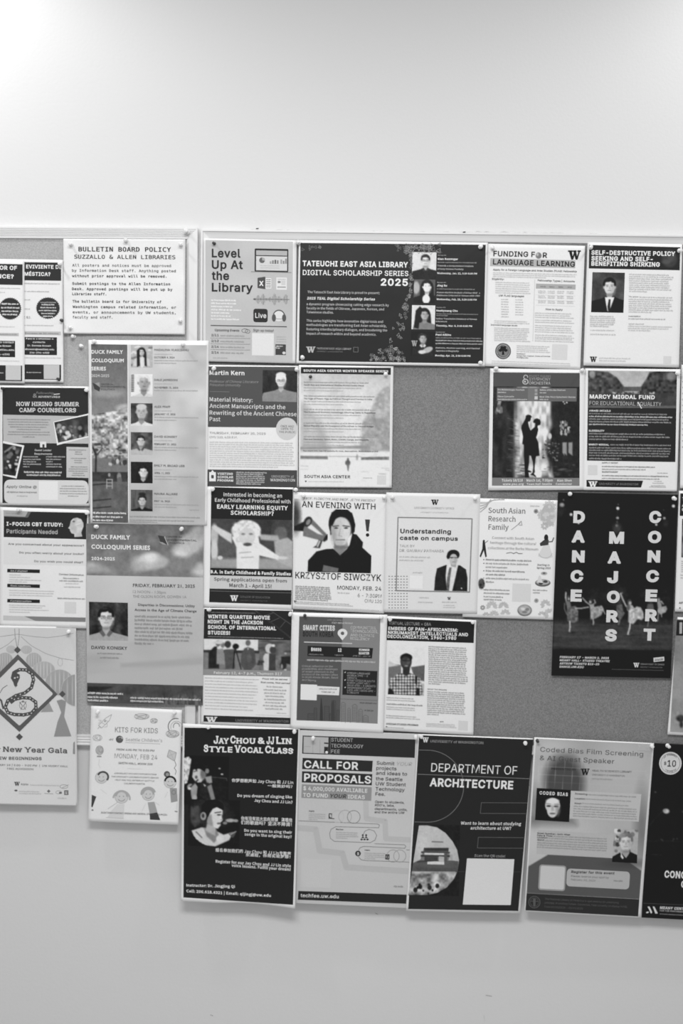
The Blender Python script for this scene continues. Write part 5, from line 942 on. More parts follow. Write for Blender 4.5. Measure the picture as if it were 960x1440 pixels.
    for y, b in ((546, 684), (564, 682), (583, 648), (598, 640)): p.G(545, y, b, 7, 105, rag=0)
    p.rect(698, 510, 796, 606, 206, 'code_panel'); p.T('Starting in', 828, 416, 893, 10, 70, 'C', .02, .12, part='note_lettering'); p.T('Spring 2025', 826, 432, 900, 10, 70, 'C', .02, .12, part='note_lettering'); p.G(805, 548, 882, 6, 110); p.G(806, 562, 842, 6, 110)
    p.poly([(540, 290), (552, 292), (556, 320), (562, 368), (554, 372), (546, 335), (530, 372), (524, 366), (538, 326)], 40, 'batsman_figure', 2); p.ell(546, 286, 6, 7, 40, 'batsman_figure', 2); p.line([(552, 296), (568, 284)], 3, 60, 'batsman_figure')
    p.ell(876, 268, 11, 18, 36, 'dancer_figure', 2); p.poly([(864, 280), (890, 278), (888, 306), (846, 312), (842, 298)], 60, 'dancer_figure', 2); p.poly([(866, 300), (890, 300), (912, 370), (880, 380), (832, 366), (850, 330)], 206, 'dancer_figure', 1); p.line([(888, 290), (908, 288), (916, 268)], 6, 100, 'dancer_figure'); p.ring(872, 345, 36, 30, 2.5, 170, 'dancer_figure', 3, .2, 2.9)
    c = p.canvas([(516, 480), (554, 481), (553, 546), (515, 545)], 1.6, 222); c.ell(534, 512, 17, 28, 60, 6); c.noise(8, 40, 3, [(518, 486), (552, 486), (552, 540), (518, 540)]); c.done('elephant_drawing', 2, True)
    p.ell(865, 457, 17, 9, 165, 'food_drawing', 2); p.ell(865, 456, 8, 4, 90, 'food_drawing', 3); p.ell(858, 507, 41, 20, 95, 'food_drawing', 2); p.ell(858, 502, 36, 15, 165, 'food_drawing', 3); p.poly([(838, 468), (846, 470), (858, 508), (828, 504)], 205, 'food_drawing', 4); p.ell(872, 500, 12, 7, 70, 'food_drawing', 4); p.ell(848, 510, 12, 6, 60, 'food_drawing', 4)
    c = p.canvas([(722, 618), (804, 620), (802, 688), (720, 686)], 1.5, 224); c.ell(762, 653, 38, 31, 110, 3); c.ell(762, 650, 33, 25, 165, 3); c.ell(752, 645, 11, 8, 195, 3); c.ell(776, 648, 10, 8, 120, 3); c.ell(762, 662, 14, 7, 130, 3); c.noise(10, 14, 3, [(724, 640), (760, 622), (800, 640), (796, 670), (762, 684), (728, 670)]); c.done('food_drawing', 2, True)

def F12():
    p = Poster('poster', 'poster', 'black dance concert poster with three columns of bold white letters above leaping dancers',
               [(784.2, 692.3), (953, 695.4), (942.6, 953.7), (775, 950)], 30, (1.2, 1.6), [('bow', 2.0), ('wave', .3, 1.2, .4, .4)]).crop(770, 680, 5.0526); p.gk = 0
    c = p.canvas([(75, 64), (922, 80), (872, 1380), (28, 1363)], 1.0, 24); c.grad(24, 27)
    for cx, w_, t in ((490, 70, 60), (700, 60, 44), (350, 80, 44), (160, 60, 40), (840, 50, 40)): c.ell(cx, 800, w_, 70, t, 70, .8)
    c.poly([(40, 960), (900, 960), (900, 1010), (36, 1005)], 48, 40); c.poly([(36, 990), (898, 1000), (892, 1185), (30, 1175)], 66, 26); c.noise(120, 10, 4, [(36, 980), (898, 980), (892, 1190), (30, 1180)], (3, 1)); c.noise(16, 6, 5, [(36, 980), (898, 980), (892, 1190), (30, 1180)], (6, 1))
    for y in (1003, 1040, 1085, 1150): c.line([(36, y), (896, y + 8)], 3, 88, .5)
    c.poly([(28, 1178), (895, 1188), (890, 1384), (26, 1370)], 27, 3)
    for x, y, r_ in ((497, 176, 11), (495, 244, 9), (492, 272, 5), (490, 299, 9), (500, 148, 5), (165, 220, 10), (828, 246, 9), (770, 292, 8), (218, 280, 8), (892, 160, 11), (112, 116, 6), (822, 188, 4)): c.ell(x, y, r_, r_, 205 if r_ > 7 else 110, 5)
    c.ell(100, 152, 16, 14, 196, 10); c.ell(90, 190, 30, 50, 60, 40, .6); c.ell(492, 320, 34, 40, 80, 34, .7); c.ell(835, 275, 22, 34, 60, 26, .6); c.line([(494, 190), (494, 330)], 8, 70, .5)
    # far-left dancer, leg stretched out to the side
    L_ = lambda pts, w_, t: c.line(pts, w_, t, .95)
    c.ell(146, 812, 12, 16, 70, 4); c.ell(150, 820, 8, 10, 150, 4); L_([(132, 842), (126, 806), (129, 774)], 9, 175); c.poly([(126, 832), (158, 836), (166, 880), (138, 890)], 112, 5); c.poly([(138, 882), (166, 876), (196, 868), (216, 900), (214, 975), (184, 992), (140, 978), (134, 920)], 104, 7); c.noise(12, 30, 8, [(138, 882), (216, 880), (214, 975), (140, 978)])
    L_([(196, 886), (240, 886), (288, 878)], 9, 165); L_([(156, 980), (158, 1020), (153, 1052)], 9, 190); L_([(150, 1052), (162, 1056)], 6, 190); L_([(120, 850), (118, 890), (134, 930)], 6, 120)
    c.ell(306, 836, 14, 17, 60, 4); c.ell(302, 842, 8, 10, 165, 4); L_([(300, 862), (272, 842), (246, 812)], 8, 170); L_([(318, 862), (338, 846), (330, 826)], 7, 160); c.poly([(294, 858), (326, 856), (332, 888), (302, 894)], 150, 5); c.poly([(300, 888), (336, 876), (384, 866), (398, 892), (380, 935), (340, 958), (304, 966)], 148, 7); c.noise(11, 34, 3, [(300, 880), (385, 868), (392, 925), (305, 965)]); L_([(384, 880), (396, 905), (408, 928)], 7, 165); L_([(320, 960), (325, 985), (321, 1010)], 7, 175)
    c.ell(510, 842, 12, 15, 60, 4); c.poly([(490, 862), (528, 858), (534, 900), (548, 920), (520, 966), (494, 950), (486, 905)], 96, 6); c.noise(11, 22, 7, [(490, 862), (540, 860), (548, 920), (494, 950)]); L_([(512, 955), (508, 980), (502, 1002)], 8, 130)
    L_([(556, 872), (536, 830), (516, 782)], 9, 180); L_([(514, 786), (528, 776)], 6, 170); c.ell(580, 842, 17, 21, 70, 4); c.ell(584, 850, 10, 13, 165, 4); c.poly([(558, 868), (600, 862), (612, 900), (580, 912), (562, 902)], 160, 5); L_([(600, 872), (616, 892), (604, 912)], 8, 170); c.ell(572, 880, 12, 22, 90, 6)
    c.poly([(572, 902), (610, 890), (632, 872), (660, 880), (678, 915), (682, 955), (664, 970), (640, 962), (604, 1000), (572, 986)], 172, 7); c.noise(11, 40, 5, [(572, 900), (640, 872), (680, 930), (604, 1000)]); L_([(586, 985), (580, 1030), (568, 1072)], 10, 195); L_([(566, 1074), (580, 1076)], 6, 190)
    c.ell(730, 838, 12, 15, 60, 4); c.poly([(708, 856), (748, 854), (756, 900), (750, 940), (704, 935), (702, 890)], 92, 6); c.ell(786, 820, 12, 15, 66, 4); c.ell(788, 826, 7, 9, 160, 4); L_([(780, 842), (806, 836), (820, 856)], 7, 170); c.poly([(776, 840), (806, 846), (808, 880), (782, 888)], 140, 5); c.poly([(782, 880), (812, 876), (840, 870), (848, 892), (836, 915), (800, 930), (778, 915)], 150, 6); c.noise(11, 30, 6, [(782, 880), (848, 870), (836, 915), (778, 915)]); L_([(806, 918), (808, 946)], 7, 165); L_([(784, 925), (780, 975)], 8, 150); L_([(712, 940), (714, 980), (709, 1016)], 7, 125)
    for x, y in ((170, 1058), (580, 1080), (330, 1010), (520, 1010)): c.ell(x, y, 30, 6, 40, 8, .8)
    c.done('stage_photo', 1)
    for col in (((180, 262, 280, 'D'), (168, 262, 418, 'A'), (170, 260, 560, 'N'), (160, 250, 700, 'C'), (160, 240, 838, 'E')), ((434, 540, 427, 'M'), (424, 518, 567, 'A'), (420, 497, 707, 'J'), (418, 510, 847, 'O'), (414, 500, 985, 'R'), (405, 488, 1120, 'S')),
                ((718, 804, 280, 'C'), (710, 804, 422, 'O'), (706, 796, 560, 'N'), (697, 788, 700, 'C'), (692, 776, 838, 'E'), (690, 778, 978, 'R'), (678, 762, 1116, 'T'))):
        for a_, b, y, ch in col: p.T(ch, a_, y, b, 86, 206, 'I', .095, part='title_lettering')
    for t, y, b in (('FEBRUARY 27 - MARCH 2, 2025', 1240, 434), ('MEANY HALL- STUDIO THEATRE', 1262, 440), ('ARTSUW TICKETS $10-20', 1285, 365), ('DANCE.UW.EDU', 1308, 256)): p.T(t, 84 - (y - 1240) * .03, y, b, 15, 200, 'I', .06, .15, part='date_lettering')
    p.poly([(750, 1238), (826, 1230), (828, 1260), (752, 1268)], 200, 'ticket_label', 3); p.T('ArtsUW', 758, 1262, 820, 16, 50, 'I', .02, .2, part='ticket_lettering', y1=1256); p.W(608, 1274, 650, 1306, 205); p.T('DEPARTMENT OF DANCE', 658, 1288, 828, 11, 150, 'I', 0, serif=.03, part='footer_lettering'); p.T('UNIVERSITY of WASHINGTON', 656, 1308, 812, 9, 120, 'I', 0, part='footer_lettering'); p.G(455, 1322, 825, 5, 80, rag=0)

def F13():
    p = Poster('poster', 'poster', 'tall pale gala poster with a coiled snake in a dark diamond and paper lanterns',
               [(-56, 878), (106.8, 882), (108.8, 1133.6), (-54, 1130)], 214, (1.6, 2.6), [('bow', 2.0), ('wave', .8, 1.0, .2, .1)]).crop(0, 875, 5.434)
    c = p.canvas([(-300, 36), (572, 46), (580, 1398), (-290, 1378)], .5, 206); c.grad(200, 212, 0, .7); c.noise(300, 5, 3); c.done('printed_background', 1)
    for pts in ([(0, 110), (135, 92), (260, 110), (360, 118), (470, 105), (560, 84)], [(0, 205), (60, 170), (120, 118)], [(160, 110), (240, 180), (350, 240), (460, 275), (565, 292)]): p.line(pts, 3, 140, 'garland', 3)
    p.line([(112, 50), (116, 110), (132, 200)], 4, 130, 'garland', 3); p.line([(146, 50), (146, 110), (134, 200)], 4, 130, 'garland', 3); p.ring(460, 305, 18, 30, 3, 165, 'garland', 3)
    def lantern(cx, cy, rx, ry, t, lay, rot=0, x1=9999):
        c = p.canvas([(cx - rx - 4, cy - ry - 4), (min(cx + rx + 4, x1), cy - ry - 4), (min(cx + rx + 4, x1), cy + ry + 4), (cx - rx - 4, cy + ry + 4)], 2.0, 205)
        c.ell(cx, cy, rx, ry, t + 16, 4); c.ell(cx + rx * .3, cy + ry * .3, rx * .7, ry * .7, t + 2, rx * .8, .6)
        for k in (-.62, -.3, 0, .3, .62): c.ell(cx + k * rx, cy, rx * .05, ry * .94 * math.sqrt(1 - k * k), t + 40, 4, .9)
        out = np.hypot((c.X - p.px(cx, cy)[0]) / (rx / p.s), (c.Y - p.px(cx, cy)[1]) / (ry / p.s)) > 1.03
        # keep only the lantern itself
        V = np.stack([c.X.ravel(), c.Y.ravel()], 1); i, j = np.meshgrid(np.arange(c.nx - 1), np.arange(c.ny - 1)); q = (j * c.nx + i).ravel(); Q = np.stack([q, q + c.nx, q + c.nx + 1, q + 1], 1); Q = Q[~out.ravel()[Q].any(1)]; p.add('paper_lantern', V, Q, c.t.ravel(), lay)
    lantern(85, 208, 38, 32, 160, 2); lantern(202, 210, 42, 34, 158, 2); lantern(38, 288, 60, 56, 150, 3); lantern(-5, 350, 50, 50, 148, 2); lantern(258, 288, 60, 56, 152, 3); lantern(335, 365, 84, 66, 156, 4); lantern(455, 460, 108, 98, 146, 5); lantern(590, 520, 122, 122, 134, 6, 0, 572)
    dia = lambda cx, cy, r_, t, lay: p.poly([(cx, cy - r_), (cx + r_, cy), (cx, cy + r_), (cx - r_, cy)], t, 'diamond_frame', lay)
    p.poly([(136, 245), (440, 550), (148, 838), (-170, 548)], 90, 'diamond_frame', 7); p.poly([(140, 288), (400, 540), (402, 552), (152, 788), (144, 788), (-120, 548)], 206, 'diamond_frame', 8)
    dia(133, 212, 27, 82, 7); dia(476, 549, 26, 82, 9); dia(148, 876, 27, 82, 7)
    p.poly([(345, 640), (372, 608), (408, 684), (310, 688)], 152, 'tassel', 4); p.poly([(432, 600), (470, 590), (504, 604), (498, 660), (490, 720), (545, 872), (412, 874), (440, 760), (468, 690), (450, 640)], 142, 'tassel', 7)
    S = [(120, 480), (112, 455), (95, 425), (105, 385), (150, 362), (200, 365), (245, 395), (256, 440), (240, 500), (190, 540), (120, 562), (60, 600), (40, 650), (60, 690), (110, 705), (180, 708), (240, 695), (275, 655), (272, 610), (230, 580), (170, 576), (110, 590), (75, 620)]
    L = []
    for k in range(len(S) - 1):
        for q in range(4): L.append((S[k][0] + (S[k + 1][0] - S[k][0]) * q / 4, S[k][1] + (S[k + 1][1] - S[k][1]) * q / 4))
    for k in range(len(L) - 1): p.line(L[k:k + 2], 26 if k > 12 else 24, 78, 'snake_drawing', 9); p.ell(L[k][0], L[k][1], 12.6, 12.6, 78, 'snake_drawing', 9, 12)
    for k in range(16, len(L) - 2, 2): dx, dy = L[k + 1][0] - L[k][0], L[k + 1][1] - L[k][1]; l = math.hypot(dx, dy) + .01; dx, dy = dx / l, dy / l; x, y = L[k]; o_ = 4 if k % 4 else -4; p.poly([(x - dx * 7 - dy * o_ * .2, y - dy * 7 + dx * o_ * .2), (x + dy * 5, y - dx * 5), (x + dx * 7, y + dy * 7), (x - dy * 5, y + dx * 5)], 205, 'snake_drawing', 10)
    p.poly([(90, 410), (120, 385), (150, 400), (152, 425), (132, 470), (122, 486), (112, 470), (92, 430)], 78, 'snake_drawing', 9); p.ell(113, 426, 7, 6, 205, 'snake_drawing', 10, 10); p.ell(134, 420, 6, 5, 205, 'snake_drawing', 10, 10); p.line([(120, 484), (120, 500)], 4, 100, 'snake_drawing', 9)
    p.ring(175, 636, 26, 30, 4, 120, 'snake_drawing', 9); p.line([(150, 610), (172, 640), (160, 668)], 5, 110, 'snake_drawing', 9); p.line([(200, 605), (180, 640), (195, 668)], 5, 110, 'snake_drawing', 9); p.ell(175, 606, 9, 8, 110, 'snake_drawing', 9)
    p.line([(0, 540), (20, 505), (55, 482)], 5, 95, 'snake_drawing', 9); p.line([(-10, 580), (10, 600), (25, 660)], 14, 85, 'snake_drawing', 9)
    p.poly([(560, 920), (572, 910), (574, 1008), (556, 1006)], 140, 'tassel', 3)
    p.T('New Year Gala', 22, 990, 515, 40, 84, 'I', .03, serif=.05, part='title_lettering', y1=1002); p.T('r', -22, 985, 6, 30, 90, 'I', .01, serif=.05, part='title_lettering'); p.T('NEW BEGINNINGS', -35, 1050, 318, 23, 84, 'I', .04, part='subtitle_lettering', y1=1054)
    p.T('JANUARY 25 | 5:00 - 9:00 PM  |  UW HUSKY HALL', -70, 1096, 518, 14, 110, 'I', .02, .1, part='date_lettering', y1=1108); p.T('FREE ADMISSION', 55, 1126, 255, 14, 110, 'I', .01, part='date_lettering')
    p.W(108, 1220, 152, 1250, 70); p.G(160, 1244, 218, 12, 120, rag=0); p.G(230, 1248, 455, 9, 178, rag=0); p.ring(488, 1256, 30, 14, 3, 130, 'sponsor_logo', 3); p.line([(470, 1268), (524, 1242)], 3, 130, 'sponsor_logo'); p.ell(122, 1286, 12, 7, 90, 'sponsor_logo'); p.G(145, 1296, 315, 8, 175, 2, 16); p.poly([(372, 1278), (386, 1292), (372, 1304), (358, 1292)], 110, 'sponsor_logo', 2); p.line([(340, 1308), (405, 1312)], 4, 150, 'sponsor_logo'); p.ring(448, 1300, 22, 12, 3, 150, 'sponsor_logo', 3); p.ell(462, 1304, 12, 8, 90, 'sponsor_logo'); p.rect(490, 1284, 522, 1320, 100, 'sponsor_logo', 2); p.rect(497, 1294, 514, 1300, 205, 'sponsor_logo', 3); p.rect(497, 1306, 514, 1312, 205, 'sponsor_logo', 3); p.G(440, 1348, 508, 8, 165)

def F14():
    p = Poster('flyer', 'flyer', 'white children craft flyer with faint childlike drawings of a rocket, rainbow and kids',
               [(128, 992.5), (255.8, 998.3), (250.8, 1160), (124, 1155)], 228, (2.0, 6.0), [('bow', 1.6)]).crop(115, 980, 6)
    p.T('KITS FOR KIDS', 280, 297, 640, 42, 132, 'I', .004, part='title_lettering', y1=307, track=.02); p.T('at', 230, 366, 268, 18, 120, 'I', 0, .3, part='subtitle_lettering')
    p.ell(318, 358, 31, 31, 90, 'whale_emblem', 2); p.ell(326, 352, 18, 14, 215, 'whale_emblem', 3); p.poly([(300, 350), (330, 340), (345, 360), (320, 372)], 100, 'whale_emblem', 4); p.T("Seattle Children's", 368, 372, 678, 25, 140, 'C', 0, part='subtitle_lettering', y1=382); p.line([(366, 385), (660, 397)], 3, 160, 'rule_line')
    p.T('FROM 4:00 PM TO 5:30 PM', 292, 451, 612, 16, 90, 'I', .02, .1, part='date_lettering', y1=462); p.T('MONDAY, FEB 24', 276, 515, 636, 38, 146, 'I', .004, part='date_lettering', y1=530, track=.02); p.T('SMITH HALL, ROOM 205', 308, 566, 596, 17, 84, 'I', .015, .1, part='date_lettering', y1=577); p.line([(380, 604), (512, 610)], 2, 180, 'rule_line')
    for y, a_, b, t in ((650, 272, 630, 'JOIN PROJECT KITS AND COMMUNICATIONS'), (678, 252, 648, 'FOR COMMUNITY CHILDREN STUDENTS SEEKING'), (706, 280, 612, 'HELP AND VOLUNTEER AT SEATTLE'), (736, 356, 535, "CHILDREN'S HOSPITAL")): p.T(t, a_, y, b, 12, 105, 'I', .01, .1, part='body_lettering', y1=y + (b - a_) * .03)
    k = dict(part='crayon_drawing'); f = lambda pts, t=165, w_=4: p.line(pts, w_, t, 'crayon_drawing', 3)
    f([(140, 240), (200, 180), (252, 148), (232, 200), (168, 262), (140, 240)], 160); f([(165, 215), (200, 235)], 175); f([(190, 190), (222, 208)], 175); f([(140, 195), (165, 200), (140, 225)], 180); f([(190, 255), (215, 250), (212, 222)], 180); f([(135, 270), (150, 250), (162, 262)], 150); p.ell(196, 205, 9, 9, 170, 'crayon_drawing', 2)
    def scrib(cx, cy, rx, ry, t=155):
        r = random.Random(int(cx)); f([(cx + rx * math.cos(a_ * .9) * r.uniform(.5, 1), cy + ry * math.sin(a_ * 1.3) * r.uniform(.5, 1)) for a_ in range(16)], t, 3); p.ring(cx, cy, rx, ry, 4, t, 'crayon_drawing', 3)
    scrib(505, 165, 62, 24, 150); scrib(608, 202, 30, 20, 150); scrib(132, 345, 38, 26, 165); scrib(765, 312, 55, 30, 140); p.ell(505, 168, 58, 20, 205, 'crayon_drawing', 1); p.ell(765, 315, 50, 28, 200, 'crayon_drawing', 1)
    p.ring(795, 250, 66, 68, 7, 110, 'crayon_drawing', 3, 2.6, 5.0); p.ring(798, 255, 48, 50, 4, 160, 'crayon_drawing', 3, 2.8, 5.6); p.ring(798, 250, 26, 30, 7, 140, 'crayon_drawing', 3, 2.8, 6.2)
    p.ell(150, 450, 34, 40, 182, 'crayon_drawing', 1); scrib(150, 450, 32, 38, 150); p.rect(128, 495, 165, 508, 150, 'crayon_drawing', 2); f([(148, 525), (142, 570), (155, 600)], 205)
    f([(735, 448), (798, 470), (782, 542), (720, 505), (735, 448)], 140); f([(735, 448), (782, 542)], 170, 3); f([(720, 505), (798, 470)], 170, 3); p.poly([(735, 450), (796, 471), (782, 538), (722, 504)], 196, 'crayon_drawing', 1); f([(785, 545), (795, 575), (780, 600), (796, 625), (788, 655)], 130, 5)
    def kid(cx, cy, r_, hair, ht): p.ell(cx, cy, r_, r_ * .95, 200, 'crayon_drawing', 2); p.ring(cx, cy, r_, r_ * .95, 3, 160, 'crayon_drawing', 3); p.ring(cx, cy + r_ * .2, r_ * .5, r_ * .4, 4, 120, 'crayon_drawing', 4, .3, 2.8); p.ell(cx - r_ * .3, cy - r_ * .1, 4, 4, 110, 'crayon_drawing', 4, 8); p.ell(cx + r_ * .3, cy - r_ * .1, 4, 4, 110, 'crayon_drawing', 4, 8); p.ring(cx + (r_ * .25 if hair == 'side' else 0), cy - r_ * .1, r_ * .85, r_ * .8, r_ * .3, ht, 'crayon_drawing', 4, math.pi * 1.05 if hair != 'side' else math.pi * 1.15, math.pi * 2.0 if hair != 'side' else math.pi * 2.2)
    kid(165, 680, 52, 'side', 78); kid(745, 720, 52, 'top', 40); p.ell(718, 652, 26, 26, 90, 'crayon_drawing', 3); p.ell(722, 655, 14, 14, 150, 'crayon_drawing', 4); kid(335, 845, 56, 'top', 168); kid(560, 825, 52, 'top', 165); p.ring(335, 860, 70, 66, 14, 172, 'crayon_drawing', 3, 3.3, 6.4); p.ring(560, 815, 56, 48, 18, 165, 'crayon_drawing', 5, 3.0, 6.0)
    p.poly([(300, 905), (360, 905), (352, 1025), (215, 1018), (250, 960)], 208, 'crayon_drawing', 1); f([(220, 945), (300, 890)], 180); f([(205, 1018), (352, 1026)], 185); p.poly([(555, 890), (612, 885), (638, 975), (572, 985)], 160, 'crayon_drawing', 2); p.poly([(572, 985), (636, 975), (662, 1040), (575, 1036)], 62, 'crayon_drawing', 2)
    p.poly([(742, 770), (802, 770), (808, 880), (752, 892)], 150, 'crayon_drawing', 2); p.ring(775, 805, 15, 18, 4, 110, 'crayon_drawing', 3); f([(800, 900), (800, 960)], 205); f([(785, 965), (805, 970)], 130, 8); p.poly([(84, 826), (122, 842), (90, 932), (80, 928)], 66, 'crayon_drawing', 2); f([(160, 780), (210, 820)], 205); f([(540, 900), (505, 965)], 205); f([(620, 890), (655, 915)], 200); p.ell(90, 955, 9, 7, 120, 'crayon_drawing', 2); f([(725, 800), (700, 850)], 205)
    p.T('QUESTIONS? CONTACT SPRING AND MEDICAL STUDENTS @UW.EDU', 162, 983, 720, 14, 84, 'I', .015, .1, part='footer_lettering', y1=1002)

def F15():
    p = Poster('poster', 'poster', 'movie night poster with a film crew photo under a black heading band',
               [(284.3, 854.5), (411.7, 857), (409.2, 1023.9), (283, 1018)], 224, (0.8, 1.0), [('bow', 1.4)]).crop(280, 850, 7.111)
    p.q4([(50, 44), (928, 64), (918, 358), (44, 342)], 38, 'title_band')
    for a_, b in (((560, 60), (918, 340)), ((720, 66), (925, 205)), ((600, 130), (740, 85)), ((700, 180), (800, 135)), ((810, 230), (860, 170))): p.line([a_, b], 9, 70, 'film_strip_drawing', 2)
    p.line([(590, 85), (900, 320)], 16, 52, 'film_strip_drawing', 2)
    p.G(90, 82, 560, 9, 62, rag=0)
    for t, y, b in (('WINTER QUARTER MOVIE', 138, 705), ('NIGHT IN THE JACKSON', 190, 635), ('SCHOOL OF INTERNATIONAL', 244, 768), ('STUDIES!', 300, 308)): p.T(t, 86, y, b, 38, 222, 'I', .065, part='title_lettering', y1=y + (b - 86) * .022)
    p.G(86, 325, 840, 10, 72, rag=0)
    c = p.canvas([(44, 342), (918, 358), (914, 664), (40, 648)], 1.1, 110); c.poly([(44, 342), (590, 352), (588, 460), (44, 455)], 205, 4); c.poly([(588, 352), (920, 358), (916, 520), (588, 500)], 92, 4); c.noise(18, 26, 3, [(588, 352), (920, 358), (916, 662), (588, 600)], (4, 1)); c.poly([(40, 455), (600, 462), (600, 490), (40, 478)], 58, 6); c.poly([(40, 490), (600, 495), (600, 655), (40, 648)], 120, 10)
    c.poly([(95, 480), (150, 420), (195, 420), (200, 640), (90, 640)], 44, 8); c.ell(190, 388, 26, 28, 90, 8); c.poly([(175, 450), (240, 440), (262, 600), (172, 596)], 138, 6); c.ell(235, 405, 20, 28, 120, 8); c.ell(285, 400, 32, 36, 62, 8); c.poly([(250, 450), (345, 445), (360, 640), (262, 645)], 84, 8); c.ell(195, 380, 45, 18, 190, 8); c.ell(190, 435, 14, 12, 205, 5); c.ell(258, 434, 14, 12, 205, 5)
    c.ell(365, 420, 32, 28, 30, 5); c.line([(355, 440), (340, 640)], 12, 34); c.line([(365, 450), (418, 645)], 12, 48); c.ell(488, 385, 25, 30, 105, 6); c.poly([(450, 440), (485, 425), (545, 445), (560, 500), (568, 600), (520, 655), (450, 655), (412, 600), (420, 500)], 82, 8); c.poly([(480, 436), (496, 436), (488, 460)], 190, 4); c.ell(500, 540, 26, 40, 96, 10)
    c.ell(705, 440, 46, 48, 190, 8); c.ell(735, 455, 32, 36, 70, 8); c.ell(742, 412, 16, 14, 205, 5); c.poly([(660, 490), (700, 488), (694, 664), (645, 660), (640, 520)], 190, 6); c.poly([(700, 490), (762, 500), (764, 664), (694, 664)], 66, 6); c.poly([(820, 520), (912, 520), (912, 600), (820, 580)], 44, 8); c.ell(862, 490, 12, 10, 165, 5); c.ell(840, 610, 34, 40, 50, 8); c.ell(826, 620, 10, 24, 150, 6); c.ell(860, 655, 14, 8, 190, 5); c.blobs(10, 590, 560, 650, 620, 8, 18, (40, 60), 4, .6, 6); c.done('film_crew_photo', 1)
    p.q4([(40, 648), (914, 664), (912, 724), (38, 706)], 140, 'date_band'); p.T('February 12, 4-7 p.m., Thomson 317', 146, 695, 826, 26, 212, 'I', .03, part='date_lettering', y1=708)
    for k in range(12): p.G(56, 738 + k * 30.6, (595, 540, 580, 590, 590, 570, 540, 590, 575, 485, 540, 300)[k], 10, 165, rag=0) if k < 11 else None
    p.T('Pizza will be served', 630, 750, 882, 16, 66, 'I', .02, .15, part='note_lettering'); p.T('first come, first served', 614, 786, 908, 16, 60, 'I', .02, .15, part='note_lettering')
    for k, (a_, b) in enumerate(((672, 845), (642, 872), (650, 862), (662, 850), (648, 866), (660, 848), (636, 872), (660, 846))): p.G(a_, 828 + k * 31.5, b, 14, 140, rag=0)
    p.G(775, 1090, 872, 8, 150); p.G(565, 1104, 905, 5, 180, rag=0); p.q4([(44, 1108), (912, 1134), (910, 1198), (42, 1172)], 40, 'footer_band'); p.W(66, 1124, 180, 1180, 215); p.T('UNIVERSITY of WASHINGTON', 362, 1172, 892, 24, 130, 'I', .01, serif=.04, part='footer_lettering', y1=1182)
    p = Poster('poster', 'poster', 'two-tone grey smart cities poster with a map pin and line-drawn skyline',
               [(410, 861), (544.5, 864.4), (538.6, 1030.8), (408.6, 1024)], 228, (2.2, 2.6), [('bow', 1.4)]).crop(405, 860, 6.857); p.gk = 0
    p.q4([(108, 46), (526, 58), (498, 1062), (80, 1048)], 84, 'dark_half', 0); p.q4([(526, 58), (890, 68), (862, 1082), (498, 1062)], 128, 'pale_half', 0)
    p.G(378, 85, 665, 11, 130, rag=0); p.T('STUDY ABROAD PROGRAM', 420, 116, 622, 15, 195, 'I', .02, .1, part='heading_lettering')
    p.T('SMART CITIES', 142, 180, 450, 52, 206, 'I', .075, part='title_lettering', y1=186); p.T('SOUTH KOREA', 140, 241, 438, 52, 48, 'I', .075, part='title_lettering', y1=246)
    for t, y, b in (('COMMUNITIES,', 165, 850), ('TECHNOLOGIES,', 200, 866), ('AND CLIMATE', 238, 830), ('RESILIENCY', 272, 785)): p.T(t, 602 - (y - 165) * .03, y, b, 26, 198, 'I', 0, part='subtitle_lettering', y1=y + 8)
    p.ell(524, 208, 47, 42, 215, 'map_pin_icon', 3); p.poly([(482, 225), (566, 225), (522, 278)], 215, 'map_pin_icon', 3); p.ell(524, 210, 17, 17, 92, 'map_pin_icon', 4); p.line([(155, 294), (615, 308)], 9, 195, 'rule_line'); p.q4([(188, 330), (818, 352), (808, 452), (186, 428)], 36, 'fact_bar', 2)
    p.T('$8850', 220, 380, 320, 32, 215, 'I', .08, part='fact_lettering'); p.T('PROGRAM FEE', 200, 418, 340, 12, 160, 'I', 0, .1, part='fact_lettering'); p.T('12', 480, 388, 514, 34, 215, 'I', .08, part='fact_lettering'); p.T('CREDITS', 452, 426, 532, 12, 160, 'I', 0, .1, part='fact_lettering'); p.T('SUMMER', 682, 378, 784, 22, 215, 'I', .08, part='fact_lettering'); p.T('QUARTER', 680, 412, 782, 24, 215, 'I', .08, part='fact_lettering'); p.T('JUNE 20 - JULY 18', 622, 432, 790, 12, 165, 'I', 0, .1, part='fact_lettering')
    p.G(182, 472, 845, 14, 178, rag=0)
    for k, (t, b) in enumerate((('Critical reflection on the', 430), ('possibilities and challenges', 476), ('of smart urbanism in the', 440), ('context of the modern cities', 478), ('in South Korea: Busan, Seoul', 480), ('and Sejong.', 272))): p.T(t, 134, 534 + k * 26.5, b, 18, 165, 'I', 0, .12, part='body_lettering', y1=538 + k * 27)
    p.q4([(530, 562), (860, 574), (852, 816), (522, 802)], 38, 'course_box', 2)
    for k, (t, b) in enumerate((('KOREAN LANGUAGE', 790), ('(KOREA 290) - 2', 768), ('CREDITS', 662), ('SMART CITIES IN SOUTH', 834), ('KOREA (JSIST 487 /', 790), ('GEOG 490) - 5 CREDITS', 842), ('INDEPENDENT STUDY', 800), ('(JSIS 499 / GEOG 499) -', 838), ('5 CREDITS', 680))): p.T(t, 568, 600 + k * 23.6, b, 17, 165, 'I', 0, .12, part='course_lettering')
    for y in (585, 658, 730): p.poly([(542, y), (558, y - 6), (548, y + 10)], 210, 'bullet_mark', 4)
